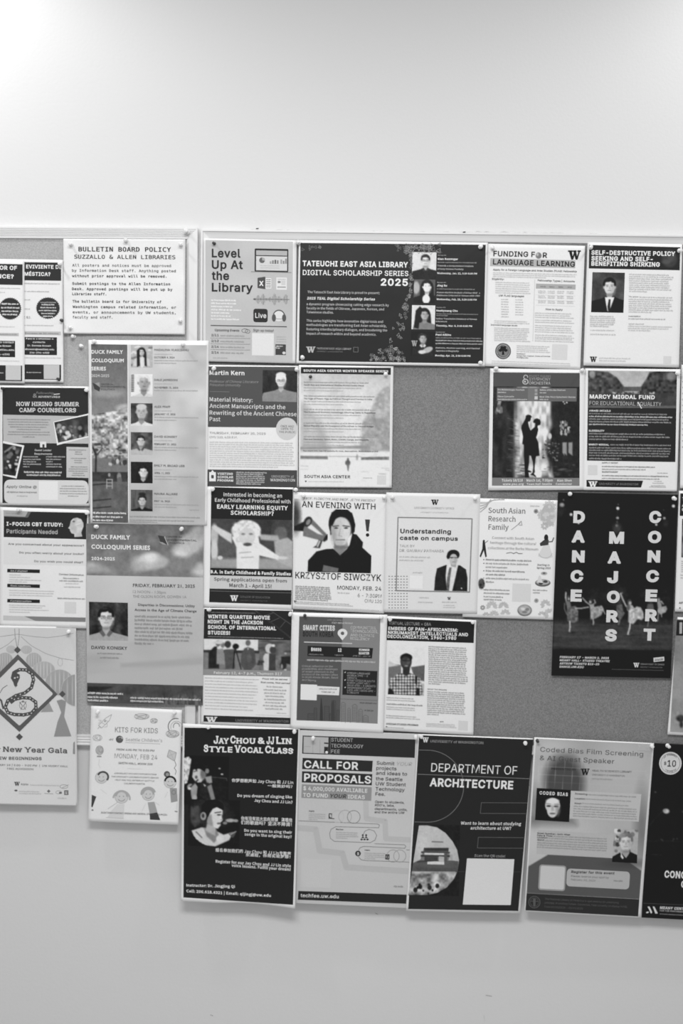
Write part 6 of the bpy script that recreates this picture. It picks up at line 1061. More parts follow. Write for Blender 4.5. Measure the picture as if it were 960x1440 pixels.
    p.q4([(122, 700), (280, 706), (274, 856), (118, 850)], 222, 'code_panel', 2); p.q4([(280, 718), (496, 728), (490, 808), (276, 800)], 218, 'notice_box', 2); p.T('APPLICATION DUE', 298, 752, 470, 13, 70, 'I', .01, .1, part='note_lettering', y1=756); p.T('FEBRUARY 15', 322, 781, 448, 13, 70, 'I', .01, .1, part='note_lettering')
    for x, h, w_ in ((190, 985, 60), (250, 930, 26), (300, 840, 0), (350, 912, 46), (400, 985, 20), (420, 860, 38), (470, 950, 26)):
        if w_: p.line([(x, 1052), (x, h), (x + w_, h + 2), (x + w_, 1056)], 4, 62, 'skyline_drawing', 3); [p.line([(x + 6, yy), (x + w_ - 6, yy)], 3, 66, 'skyline_drawing', 3) for yy in range(int(h) + 16, 1045, 18)]
    p.poly([(305, 1052), (308, 930), (316, 835), (322, 835), (332, 930), (336, 1054)], 58, 'skyline_drawing', 3); p.poly([(412, 1055), (416, 890), (436, 850), (446, 890), (450, 1056)], 66, 'skyline_drawing', 2)
    for x, h, w_ in ((512, 885, 40), (575, 940, 24), (620, 905, 44), (680, 950, 36), (722, 1010, 50)): p.line([(x, 1066), (x, h), (x + w_ / 2, h - 12), (x + w_, h + 2), (x + w_, 1072)], 4, 96, 'skyline_drawing', 3); [p.line([(x + 6, yy), (x + w_ - 6, yy)], 4, 102, 'skyline_drawing', 3) for yy in range(int(h) + 16, 1062, 16)]
    p.line([(500, 842), (858, 858)], 3, 80, 'rule_line'); p.G(690, 884, 852, 11, 92, rag=0); p.G(735, 958, 828, 13, 92, rag=0)
    p = Poster('poster', 'poster', 'white virtual lecture sheet with a black heading and a smiling man in a checked shirt',
               [(541, 866), (669.5, 872), (665.3, 1034), (537.5, 1027)], 226, (0.8, 1.0), [('bow', 1.2)]).crop(400, 855, 3.491)
    p.q4([(502, 50), (932, 68), (928, 172), (500, 158)], 32, 'title_band'); p.T('VIRTUAL LECTURE + Q&A', 512, 81, 718, 14, 160, 'I', 0, part='title_lettering', y1=87)
    for t, y, a_, b in (('EMBERS OF PAN-AFRICANISM:', 108, 509, 850), ('NKRUMAHIST INTELLECTUALS AND', 128, 507, 900), ('DECOLONIZATION, 1960-1980', 147, 505, 842)): p.T(t, a_, y, b, 16.5, 222, 'I', .045, part='title_lettering', y1=y + (b - a_) * .028)
    c = p.canvas([(512, 180), (690, 186), (684, 432), (506, 424)], 1.3, 214); c.poly([(508, 270), (572, 280), (572, 380), (508, 380)], 110, 4); c.poly([(508, 258), (560, 282), (508, 290)], 190, 5); c.poly([(620, 290), (690, 280), (686, 360), (640, 350)], 95, 5); c.poly([(508, 378), (690, 370), (685, 432), (506, 424)], 170, 8)
    sh_ = [(510, 400), (520, 345), (560, 322), (620, 320), (665, 345), (682, 420), (660, 432), (510, 424)]; c.poly(sh_, 150, 3); X, Y = c.X, c.Y; mk = np.clip(.5 - seg_dist(X, Y, [p.px(*q) for q in sh_]), 0, 1); pat = ((np.sin(X * 1.55) > .1).astype(float) + (np.sin(Y * 1.5) > .1)) / 2; c.t = c.t * (1 - mk) + (205 - 150 * pat) * mk
    c.poly([(510, 395), (528, 400), (540, 424), (506, 424)], 40, 4); c.poly([(648, 390), (664, 395), (662, 430), (644, 430)], 40, 4); c.ell(596, 262, 28, 40, 56, 3); c.poly([(580, 290), (616, 290), (612, 326), (596, 334), (580, 322)], 50, 3); c.ell(597, 244, 30, 20, 24, 3); c.ell(597, 284, 8, 3.5, 200, 3); c.ell(592, 262, 20, 26, 84, 10, .7); c.ell(608, 262, 9, 16, 92, 6, .8); c.line([(578, 258), (616, 259)], 3, 30); c.poly([(640, 332), (652, 336), (650, 380), (640, 370)], 40, 3); c.done('checked_shirt_photo', 2)
    p.G(706, 192, 900, 6, 128, 19, 10.1, .3, rag=.06, part='body_text'); p.T('ABOUT THE SPEAKER', 700, 401, 796, 6, 70, 'I', .02, part='heading_lettering'); p.G(700, 413, 888, 6, 130, 12, 10.1, .3, rag=.05)
    p.G(500, 442, 640, 5, 140, 2, 11); p.G(500, 474, 680, 7, 105, rag=0); p.G(500, 488, 640, 5, 150, 2, 10); p.G(498, 530, 664, 5, 140, 2, 10); p.T('AFRICAN STUDIES PROGRAM', 498, 573, 656, 9, 46, 'I', .03, part='footer_lettering', y1=580); p.G(496, 587, 586, 4, 150); p.ell(500, 583, 4, 3, 60, 'footer_emblem')
    p.G(694, 568, 845, 4, 165, 3, 7); p.G(762, 560, 782, 5, 90); p.rect(853, 553, 900, 600, 206, 'code_panel')

def F16():
    e = lambda u: (0 if u < .3 else -3.5 * math.sin((u - .3) / .7 * math.pi) * .9) - (2.0 * u if u < .3 else 2.0 * (1 - u) * .43)
    p = Poster('poster', 'poster', 'black singing class poster with two performers and its lower corner curling off the wall',
               [(256.8, 1017.3), (421.5, 1024.5), (414.8, 1278), (254.5, 1267)], 226, (1.5, 9.0), [('bow', 2.2), ('bottom', 6, .7), ('corner', 6, 1, 1, .5), ('wave', 1.0, 1.0, 2.4, 0)], edge=e).crop(245, 1010, 5.189); p.gk = 0
    p.q4([(74, 68), (905, 82), (866, 1362), (66, 1308)], 34, 'black_ground', 0)
    # small-capitals slab lettering
    def caps(words, y, y1, x0, x1, h1, h0):
        tot = sum(w_ for _, _, w_ in words); x = x0
    def sc_(t, x0, y, x1, h, dy): p.T(t, x0, y, x1, h, 222, 'I', .055, serif=.06, part='title_lettering', y1=y + dy)
    for t, a_, y, b, h in (('J', 286, 186, 322, 58), ('AY', 322, 186, 398, 42), ('C', 408, 184, 448, 56), ('HOU', 450, 185, 592, 42), ('&', 608, 186, 660, 46), ('JJ', 672, 190, 728, 56), ('L', 740, 188, 778, 54), ('IN', 780, 188, 856, 42)): sc_(t, a_, y, b, h, (b - a_) * .02)
    for t, a_, y, b, h in (('S', 214, 246, 250, 54), ('TYLE', 254, 246, 424, 42), ('V', 438, 250, 486, 54), ('OCAL', 486, 251, 648, 42), ('C', 662, 254, 706, 54), ('LASS', 708, 256, 868, 42)): sc_(t, a_, y, b, h, (b - a_) * .03)
    c = p.canvas([(72, 270), (400, 280), (394, 640), (70, 630)], 1.25, 30); c.poly([(70, 290), (105, 280), (124, 300), (112, 380), (95, 470), (70, 485)], 196, 6); c.noise(12, 55, 3, [(70, 290), (105, 280), (124, 300), (112, 380), (95, 470), (70, 485)]); c.poly([(220, 430), (385, 435), (380, 600), (240, 620)], 36, 8); c.line([(270, 430), (380, 438), (384, 455)], 7, 90, .7)
    c.ell(192, 362, 64, 50, 34, 6); c.noise(12, 20, 5, [(130, 340), (180, 315), (250, 350), (255, 400), (200, 380), (135, 370)]); c.poly([(138, 378), (160, 366), (200, 372), (224, 388), (226, 430), (196, 466), (172, 470), (150, 456), (130, 428)], 190, 6); c.ell(212, 405, 22, 44, 105, 14, .9); c.poly([(134, 372), (150, 340), (200, 330), (232, 360), (222, 392), (200, 376), (176, 362), (160, 384), (148, 366)], 30, 6); c.line([(142, 390), (168, 384)], 5, 60); c.ell(160, 430, 10, 12, 90, 5); c.poly([(225, 430), (270, 420), (276, 470), (240, 480)], 150, 8); c.ell(240, 385, 14, 18, 130, 6)
    c.poly([(190, 470), (250, 470), (290, 590), (240, 610), (180, 560)], 44, 6); c.poly([(240, 500), (270, 480), (298, 590), (270, 600)], 130, 8); c.poly([(210, 478), (232, 490), (222, 500)], 190, 4); c.ell(120, 500, 26, 22, 150, 8); c.poly([(118, 510), (150, 470), (170, 500), (160, 590), (130, 600), (122, 560)], 150, 7); c.line([(98, 520), (172, 450)], 10, 60); c.ell(110, 512, 12, 10, 205, 5); c.ell(330, 367, 8, 5, 190, 4); c.ell(348, 409, 9, 5, 205, 4); c.ell(150, 580, 16, 18, 165, 6); c.done('singer_photo', 1)
    circ = p.canvas([(104, 590), (480, 600), (474, 945), (100, 930)], 1.3, 30); c = circ; c.ell(270, 690, 150, 110, 50, 60)
    c.poly([(120, 640), (180, 640), (190, 760), (150, 800), (120, 760)], 70, 14); c.noise(30, 16, 4, [(120, 640), (180, 640), (190, 760), (120, 760)]); c.poly([(126, 820), (200, 796), (300, 820), (360, 850), (430, 830), (400, 890), (300, 935), (200, 925), (150, 880)], 196, 8); c.poly([(215, 800), (300, 800), (330, 860), (290, 910), (235, 860)], 130, 12); c.line([(160, 830), (200, 870)], 10, 120); c.ell(335, 880, 30, 30, 205, 8)
    c.poly([(255, 700), (275, 660), (320, 645), (352, 668), (352, 700), (346, 720), (354, 745), (336, 760), (338, 780), (318, 806), (280, 798), (250, 770)], 205, 5); c.poly([(240, 720), (270, 700), (285, 790), (250, 790), (238, 760)], 150, 10); c.poly([(228, 610), (300, 600), (360, 640), (356, 672), (310, 648), (280, 662), (252, 706), (236, 740), (196, 690), (200, 640)], 18, 6); c.poly([(236, 600), (300, 590), (352, 622), (362, 668), (330, 652), (300, 640), (262, 668), (240, 700), (204, 672), (206, 630)], 18, 5); c.ell(300, 622, 40, 8, 50, 8, .7); c.ell(212, 714, 22, 30, 150, 6); c.ell(210, 712, 10, 16, 60, 5); c.line([(296, 690), (340, 684)], 6, 40); c.ell(325, 705, 14, 5, 50, 4); c.line([(344, 700), (352, 738), (338, 742)], 4, 120); c.ell(325, 768, 14, 7, 100, 4); c.poly([(238, 770), (300, 800), (300, 860), (228, 820)], 170, 10)
    c.poly([(350, 745), (385, 740), (410, 735), (470, 745), (460, 764), (400, 762), (356, 776)], 40, 6); c.ell(408, 746, 34, 13, 165, 6); c.ell(448, 748, 18, 11, 150, 6); c.ell(370, 765, 16, 10, 130, 6); c.poly([(396, 845), (456, 822), (430, 880)], 80, 5); c.line([(408, 850), (450, 826)], 5, 190)
    x0, y0 = p.px(290, 758); m = np.hypot((c.X - x0) / (178 / p.s), (c.Y - y0) / (178 / p.s)); c.t = np.where((m > 1) & (c.Y > y0), 34, c.t); c.done('singer_photo', 2)
    W_ = dict(part='body_lettering')
    for t, a_, y, b, h, y1 in (('你梦想歌声如 Jay Chou 和 JJ Lin', 418, 464, 868, 22, 480), ('一般美妙吗？', 680, 502, 862, 20, 510), ('Do you dream of singing like', 460, 574, 860, 21, 586), ('Jay Chou and JJ Lin?', 583, 610, 862, 21, 624),
        ('你有没有远大志向用想要演唱他', 486, 742, 860, 24, 756), ('们的歌曲吗？坚决不降调！', 486, 772, 856, 24, 788), ('Do you want to sing their', 510, 828, 858, 21, 844), ('songs in the original key?', 512, 856, 856, 21, 876),
        ('报名参加我们的 Jay Chou 和 JJ Lin专歌声', 300, 972, 850, 22, 1000), ('乐课程，你将实现梦想！', 520, 1006, 846, 20, 1022), ('Register for our Jay Chou and JJ Lin style', 302, 1054, 850, 21, 1088), ('voice lessons. Fulfill your dream!', 418, 1084, 848, 21, 1114),
        ('Instructor: Dr. Jingjing Qi', 88, 1228, 442, 20, 1238), ('Cell: 206.618.4321 | Email: qijingj@uw.edu', 88, 1270, 704, 20, 1304)): p.T(t, a_, y, b, h, 218, 'C', .034 if t[0] < 'z' else .02, y1=y1, **W_)

def F17():
    p = Poster('poster', 'poster', 'light grey call for proposals poster with dark heading blocks and looping process lines',
               [(421.3, 1026.5), (588.5, 1032), (575, 1276), (414.6, 1270)], 206, (0.9, 3.5), [('bow', 1.6), ('bottom', 3, .7)]).crop(410, 1020, 5.333)
    c = p.canvas([(62, 42), (938, 66), (872, 1370), (30, 1332)], .5, 196); c.grad(198, 190); c.noise(300, 4, 3); c.done('printed_background', 0)
    sv = [(555, 570), (560, 700), (700, 720), (705, 850), (890, 860)]; p.line(sv, 40, 184, 'soft_ribbon', 1); p.line([(50, 770), (180, 780), (210, 940), (380, 960), (410, 1065), (880, 1095)], 44, 182, 'soft_ribbon', 1)
    p.q4([(82, 76), (928, 106), (922, 244), (78, 212)], 44, 'title_band', 2); p.q4([(90, 84), (276, 90), (272, 212), (88, 206)], 178, 'logo_box', 3); p.line([(291, 90), (288, 216)], 4, 110, 'rule_line', 4)
    p.line([(96, 158), (140, 160)], 3, 150, 'logo_lines', 4); p.line([(160, 100), (158, 208)], 3, 150, 'logo_lines', 4); p.line([(212, 108), (212, 206)], 3, 150, 'logo_lines', 4); p.q4([(244, 128), (274, 130), (273, 140), (243, 138)], 44, 'logo_lines', 5); p.q4([(244, 160), (273, 162), (271, 210), (242, 208)], 44, 'logo_lines', 5); p.ell(262, 202, 10, 10, 220, 'logo_lines', 6)
    for t, y, b in (('STUDENT', 121, 458), ('TECHNOLOGY', 165, 536), ('FEE', 208, 360)): p.T(t, 296, y, b, 27, 178, 'I', .004, part='title_lettering', y1=y + (b - 296) * .03)
    p.q4([(82, 244), (608, 266), (602, 348), (78, 328)], 44, 'title_block', 2); p.q4([(78, 344), (604, 366), (600, 450), (76, 428)], 44, 'title_block', 2); p.T('CALL FOR', 92, 320, 498, 58, 222, 'I', .035, part='title_lettering', y1=334); p.T('PROPOSALS', 92, 418, 594, 58, 222, 'I', .035, part='title_lettering', y1=438)
    p.q4([(76, 442), (600, 464), (596, 566), (72, 544)], 144, 'amount_block', 2); p.T('$ 4,000,000 AVAILIABLE', 86, 486, 568, 29, 215, 'I', .03, part='amount_lettering', y1=506); p.T('TO FUND', 84, 536, 272, 29, 215, 'I', .03, part='amount_lettering', y1=542); p.T('YOUR', 288, 543, 410, 29, 62, 'I', .03, .25, part='amount_lettering', y1=547); p.T('IDEAS', 420, 549, 548, 29, 215, 'I', .03, part='amount_lettering', y1=554)
    p.T('Submit', 636, 294, 770, 26, 62, 'I', .015, part='side_lettering', y1=300); p.T('YOUR', 788, 301, 902, 26, 158, 'I', 0, .25, part='side_lettering', y1=304)
    for t, y, a_, b in (('projects', 333, 634, 785), ('and ideas to', 370, 632, 864), ('the Seattle', 412, 630, 830), ('UW Student', 450, 629, 855), ('Technology', 489, 628, 846), ('Fee.', 527, 627, 700)): p.T(t, a_, y, b, 26, 62, 'I', .015, part='side_lettering', y1=y + (b - a_) * .035)
    for t, y, a_, b in (('Open to students,', 581, 624, 844), ("RSO's, labs,", 606, 623, 770), ('departments, units,', 634, 622, 866), ('and the entire UW', 658, 620, 846)): p.T(t, a_, y, b, 17, 66, 'I', .02, .1, part='side_lettering', y1=y + (b - a_) * .03)
    ln = dict(part='process_line')
    p.line([(52, 716), (645, 740), (658, 748), (652, 768), (330, 760), (295, 780), (284, 810), (290, 848), (320, 870), (590, 880), (625, 860), (637, 825), (618, 792), (580, 780), (548, 794), (538, 815)], 4, 125, **ln)
    p.line([(622, 888), (845, 896), (856, 908), (848, 922), (540, 908), (512, 918), (500, 940)], 4, 125, **ln); p.line([(500, 985), (520, 1008), (560, 1014), (880, 1026)], 4, 125, **ln); p.line([(860, 934), (884, 935)], 4, 125, **ln)
    for cx, cy, r_, t in ((465, 687, 48, 120), (400, 684, 48, 165), (345, 684, 46, 190), (760, 980, 46, 150), (810, 980, 46, 150)): p.ring(cx, cy, r_, r_, 4, t, 'process_line', 3)
    for x, y, t, xe, n in ((128, 647, 'Apply', 170, 4), (332, 785, 'Review', 388, 4), (545, 940, 'Award', 585, 4)): p.T(t, x, y, xe, 11, 70, 'I', .03, part='step_lettering'); p.G(x, y + 20, x + (170 if x > 300 else 130), 6, 150, n, 14, .5)
    p.rect(278, 660, 302, 700, 50, 'step_icon', 3); p.poly([(282, 670), (296, 664), (298, 690), (288, 692)], 190, 'step_icon', 4); p.line([(296, 698), (318, 700)], 6, 50, 'step_icon')
    for x in (533, 558): p.ell(x, 824, 7, 8, 60, 'step_icon', 3); p.poly([(x - 12, 846), (x, 830), (x + 12, 846)], 70, 'step_icon', 3)
    for x in (524, 546, 568): p.ell(x, 856, 9, 6, 50, 'step_icon', 3)
    p.ell(497, 961, 21, 21, 50, 'step_icon', 3); p.T('$', 488, 972, 506, 20, 205, 'I', .02, part='step_lettering'); p.rect(702, 966, 734, 1006, 66, 'step_icon', 3, 6); p.ell(718, 988, 10, 12, 165, 'step_icon', 4); p.rect(714, 976, 722, 998, 50, 'step_icon', 5)
    p.rect(70, 998, 298, 1212, 196, 'code_panel', 1); p.G(765, 1213, 835, 11, 120); p.q4([(50, 1242), (862, 1270), (858, 1338), (46, 1308)], 42, 'footer_band', 2); p.T('techfee.uw.edu', 66, 1288, 352, 27, 205, 'I', .03, part='footer_lettering', y1=1298)

def F18():
    p = Poster('poster', 'poster', 'tall black architecture department poster with thin arcs and a half-round campus building photo',
               [(587.8, 1032), (749, 1038.3), (731, 1284.5), (570.6, 1281)], 222, (2.0, 5.5), [('bow', 1.8), ('bottom', 4, .7)]).crop(565, 1025, 5.0526); p.gk = 0
    p.q4([(122, 44), (932, 76), (826, 1294), (44, 1280)], 38, 'black_ground', 0)
    p.W(144, 60, 190, 96, 215); p.T('UNIVERSITY of WASHINGTON', 200, 95, 578, 17, 150, 'I', .01, serif=.04, part='heading_lettering', y1=108)
    p.ring(178, 407, 260, 256, 5, 105, 'thin_arc', 2, -math.pi / 2, math.pi / 2, 40); p.line([(122, 150), (200, 152)], 5, 105, 'thin_arc', 2); p.line([(92, 661), (180, 663)], 5, 105, 'thin_arc', 2); p.line([(114, 322), (905, 354)], 4, 120, 'thin_arc', 2)
    p.line([(888, 526), (564, 524), (556, 600), (882, 602)], 4, 92, 'thin_arc', 2); p.line([(866, 773), (542, 770), (536, 846), (860, 848)], 4, 92, 'thin_arc', 2); p.line([(380, 1014), (850, 1016)], 4, 62, 'thin_arc', 2)
    p.T('DEPARTMENT OF', 206, 303, 816, 60, 222, 'I', .0, part='title_lettering', y1=326); p.T('ARCHITECTURE', 196, 408, 788, 60, 225, 'I', .045, part='title_lettering', y1=430)
    p.T('Want to learn about studying', 418, 680, 846, 22, 212, 'C', .03, .08, part='body_lettering', y1=686); p.T('architecture at UW?', 486, 715, 776, 22, 212, 'C', .03, .08, part='body_lettering', y1=718); p.T('Scan the QR code!', 514, 908, 732, 18, 165, 'C', .005, part='body_lettering')
    q = [(84, 686), (180, 686), (250, 700), (310, 740), (360, 800), (392, 860), (405, 930), (398, 1000), (370, 1065), (320, 1125), (250, 1165), (180, 1180), (120, 1180), (48, 1170)]
    c = p.canvas([(122, 680), (412, 684), (404, 1188), (44, 1184)], 1.7, 186); c.noise(120, 8, 3); c.poly([(60, 960), (130, 930), (360, 935), (400, 940), (400, 1012), (60, 1012)], 92, 4); c.poly([(130, 930), (156, 845), (332, 845), (330, 880), (342, 900), (330, 935)], 120, 4); c.poly([(156, 845), (332, 846), (330, 870), (158, 868)], 62, 3)
    for a_ in ((136, 870, 340, 882, 70), (160, 880, 300, 894, 200), (132, 895, 345, 908, 66), (160, 908, 255, 938, 70), (262, 905, 300, 940, 175), (180, 940, 300, 962, 205), (300, 880, 322, 940, 90), (340, 890, 360, 930, 160), (60, 985, 390, 1012, 84)): c.poly([(a_[0], a_[1]), (a_[2], a_[1] + 3), (a_[2], a_[3] + 3), (a_[0], a_[3])], a_[4], 3)
    c.line([(110, 945), (230, 938)], 6, 60); c.poly([(40, 1012), (400, 1014), (400, 1184), (40, 1180)], 152, 4); c.noise(34, 55, 5, [(40, 1016), (400, 1018), (400, 1184), (40, 1180)], (1.4, 1)); c.noise(14, 26, 6, [(40, 1016), (400, 1018), (400, 1184), (40, 1180)]); c.blobs(12, 90, 1100, 300, 1170, 6, 16, (30, 50), 4, 1.2, 5); c.line([(215, 802), (290, 804)], 8, 110)
    mk = np.clip(.5 - seg_dist(c.X, c.Y, [p.px(*z) for z in [(-60, 686)] + q[1:-1] + [(-60, 1180)]]) / .6, 0, 1); c.t = c.t * mk + 38 * (1 - mk); c.done('campus_photo', 1)
    p.q4([(462, 920), (798, 926), (772, 1252), (432, 1248)], 214, 'code_panel', 3)

def F19():
    p = Poster('poster', 'poster', 'grey film screening poster with a white mask on black and a dark base',
               [(751, 1036.7), (919.3, 1045), (900.8, 1290.7), (737.2, 1281.6)], 224, (2.0, 5.0), [('bow', 2.0), ('bottom', 4, .7)]).crop(730, 1030, 4.174)
    c = p.canvas([(98, 36), (782, 68), (704, 978), (42, 944)], .8, 176); c.grad(170, 184, 0, .3); c.noise(260, 12, 3); c.ell(262, 300, 116, 165, 70, 60, .95); c.poly([(60, 480), (320, 500), (330, 540), (60, 540)], 90, 60, .7); c.ell(720, 560, 40, 190, 110, 60, .8); c.ell(90, 430, 30, 90, 120, 50, .7)
    for x in range(120, 420, 50): c.line([(x, 150), (x - 18, 335)], 2.5, 205, .35)
    for y in (200, 245, 290): c.line([(110, y), (740, y + 30)], 2.5, 200, .35)
    c.ell(190, 80, 120, 40, 195, 60, .6); c.poly([(52, 786), (170, 716), (610, 738), (716, 812), (706, 980), (42, 944)], 84, 4); c.ell(640, 770, 100, 20, 60, 40, .6); c.done('printed_background', 0)
    p.T('Coded Bias Film Screening', 122, 112, 726, 27, 88, 'I', 0, part='title_lettering', y1=141, track=.02); p.T('& AI Guest Speaker', 120, 162, 556, 27, 80, 'I', 0, part='title_lettering', y1=184, track=.02)
    p.T('PRESENTED BY', 188, 218, 334, 12, 50, 'I', .01, part='heading_lettering', y1=224); p.W(360, 212, 412, 250, 34); p.T('HEALTH SCIENCES LIBRARY', 428, 229, 660, 11, 92, 'I', .0, serif=.04, part='heading_lettering', y1=237); p.T('UNIVERSITY of WASHINGTON', 426, 252, 618, 9, 110, 'I', 0, serif=.03, part='heading_lettering', y1=260); p.G(425, 274, 545, 7, 130, rag=0)
    c = p.canvas([(102, 326), (302, 338), (292, 526), (92, 514)], 1.4, 26); c.ell(195, 428, 44, 44, 200, 5); c.ell(194, 456, 32, 44, 200, 5); c.ell(196, 404, 36, 16, 218, 8, .8); c.ell(172, 432, 13, 5, 50, 4); c.ell(216, 434, 13, 5, 50, 4); c.poly([(190, 430), (198, 430), (204, 460), (186, 460)], 165, 5); c.ell(195, 476, 17, 5, 90, 4); c.line([(156, 418), (184, 420)], 3, 110); c.line([(206, 421), (234, 422)], 3, 110); c.ell(226, 455, 14, 34, 140, 16, .7); c.line([(194, 392), (192, 496)], 1.6, 170, .5); c.ell(195, 400, 36, 10, 225, 8, .6); c.done('mask_picture', 3)
    p.T('CODED BIAS', 118, 364, 284, 20, 215, 'I', .05, part='film_title_lettering', y1=374, track=.1)
    p.q4([(302, 342), (716, 362), (700, 524), (294, 506)], 188, 'info_panel', 2)
    for k, t in enumerate(('Screening:', 'Location:', 'About:')): p.T(t, 326 - k * 2, 364 + k * 28, 326 + (75, 62, 38)[k], 10, 70, 'I', .03, part='info_lettering')
    p.G(405, 368, 690, 7, 120, rag=0); p.G(392, 394, 655, 7, 125, rag=0); p.G(368, 420, 640, 7, 130, rag=0)
    for k in range(5): p.G(318 - k, 436 + k * 14.2, 690, 7, 122, rag=.05)
    p.q4([(110, 572), (560, 600), (548, 738), (100, 712)], 180, 'info_panel', 2)
    for t, y, b in (('Guest Speaker: Jevin West', 595, 298), ('Date & Time:', 608, 196), ('Location:', 620, 166), ('About:', 634, 148)): p.T(t, 104, y, b, 9, 60, 'I', .03, part='info_lettering')
    for y, a_ in ((612, 200), (624, 170), (638, 152), (650, 104), (663, 103), (676, 102)): p.G(a_, y, 515, 7, 118, rag=.04)
    c = p.canvas([(556, 564), (698, 572), (690, 768), (544, 760)], 1.5, 170); c.blobs(30, 556, 570, 696, 700, 6, 16, (70, 205, 120, 190), 4, 1, 4); portrait(c, 625, 645, 76, 195, 112, 32, sh=2.0, smile=True); c.ell(600, 606, 24, 14, 150, 8, .7); c.poly([(545, 730), (590, 705), (610, 730), (600, 765), (544, 762)], 26, 3); c.poly([(650, 700), (692, 720), (690, 768), (610, 768)], 26, 3); c.poly([(596, 705), (612, 735), (606, 745), (594, 730)], 210, 3); c.done('portrait_photo', 3)
    p.rect(280, 798, 650, 902, 174, 'register_panel', 2, 22); p.T('Register for this event', 303, 825, 558, 15, 62, 'I', .03, .1, part='register_lettering', y1=834); p.T('Please reserve your spot by', 303, 848, 525, 12, 112, 'I', 0, .1, part='register_lettering', y1=858); p.T('February 10, 2025', 302, 868, 446, 11, 115, 'I', 0, .1, part='register_lettering'); p.G(553, 874, 606, 8, 100)
    p.rect(118, 774, 276, 924, 150, 'code_panel', 3, 16); p.rect(126, 782, 268, 916, 196, 'code_panel', 4, 10)
    p.q4([(42, 944), (704, 979), (697, 1080), (36, 1044)], 44, 'footer_band', 1); p.ring(88, 996, 33, 34, 4, 90, 'oval_seal', 3); p.ring(88, 996, 24, 25, 3, 80, 'oval_seal', 3); p.poly([(80, 975), (96, 975), (94, 1020), (82, 1020)], 88, 'oval_seal', 3); p.line([(68, 990), (108, 992)], 4, 84, 'oval_seal')
    for t, y, b in (('The National Library of Medicine is operated by an underlying', 982, 582), ('principal. Promoting Culture. Connected, Field currently on display in HSL', 1004, 634), ('From 01/20/2025 - 02/19/2025', 1028, 372)): p.T(t, 150 - (y - 982) * .06, y, b, 11, 92, 'I', 0, part='footer_lettering', y1=y + (b - 150) * .052)

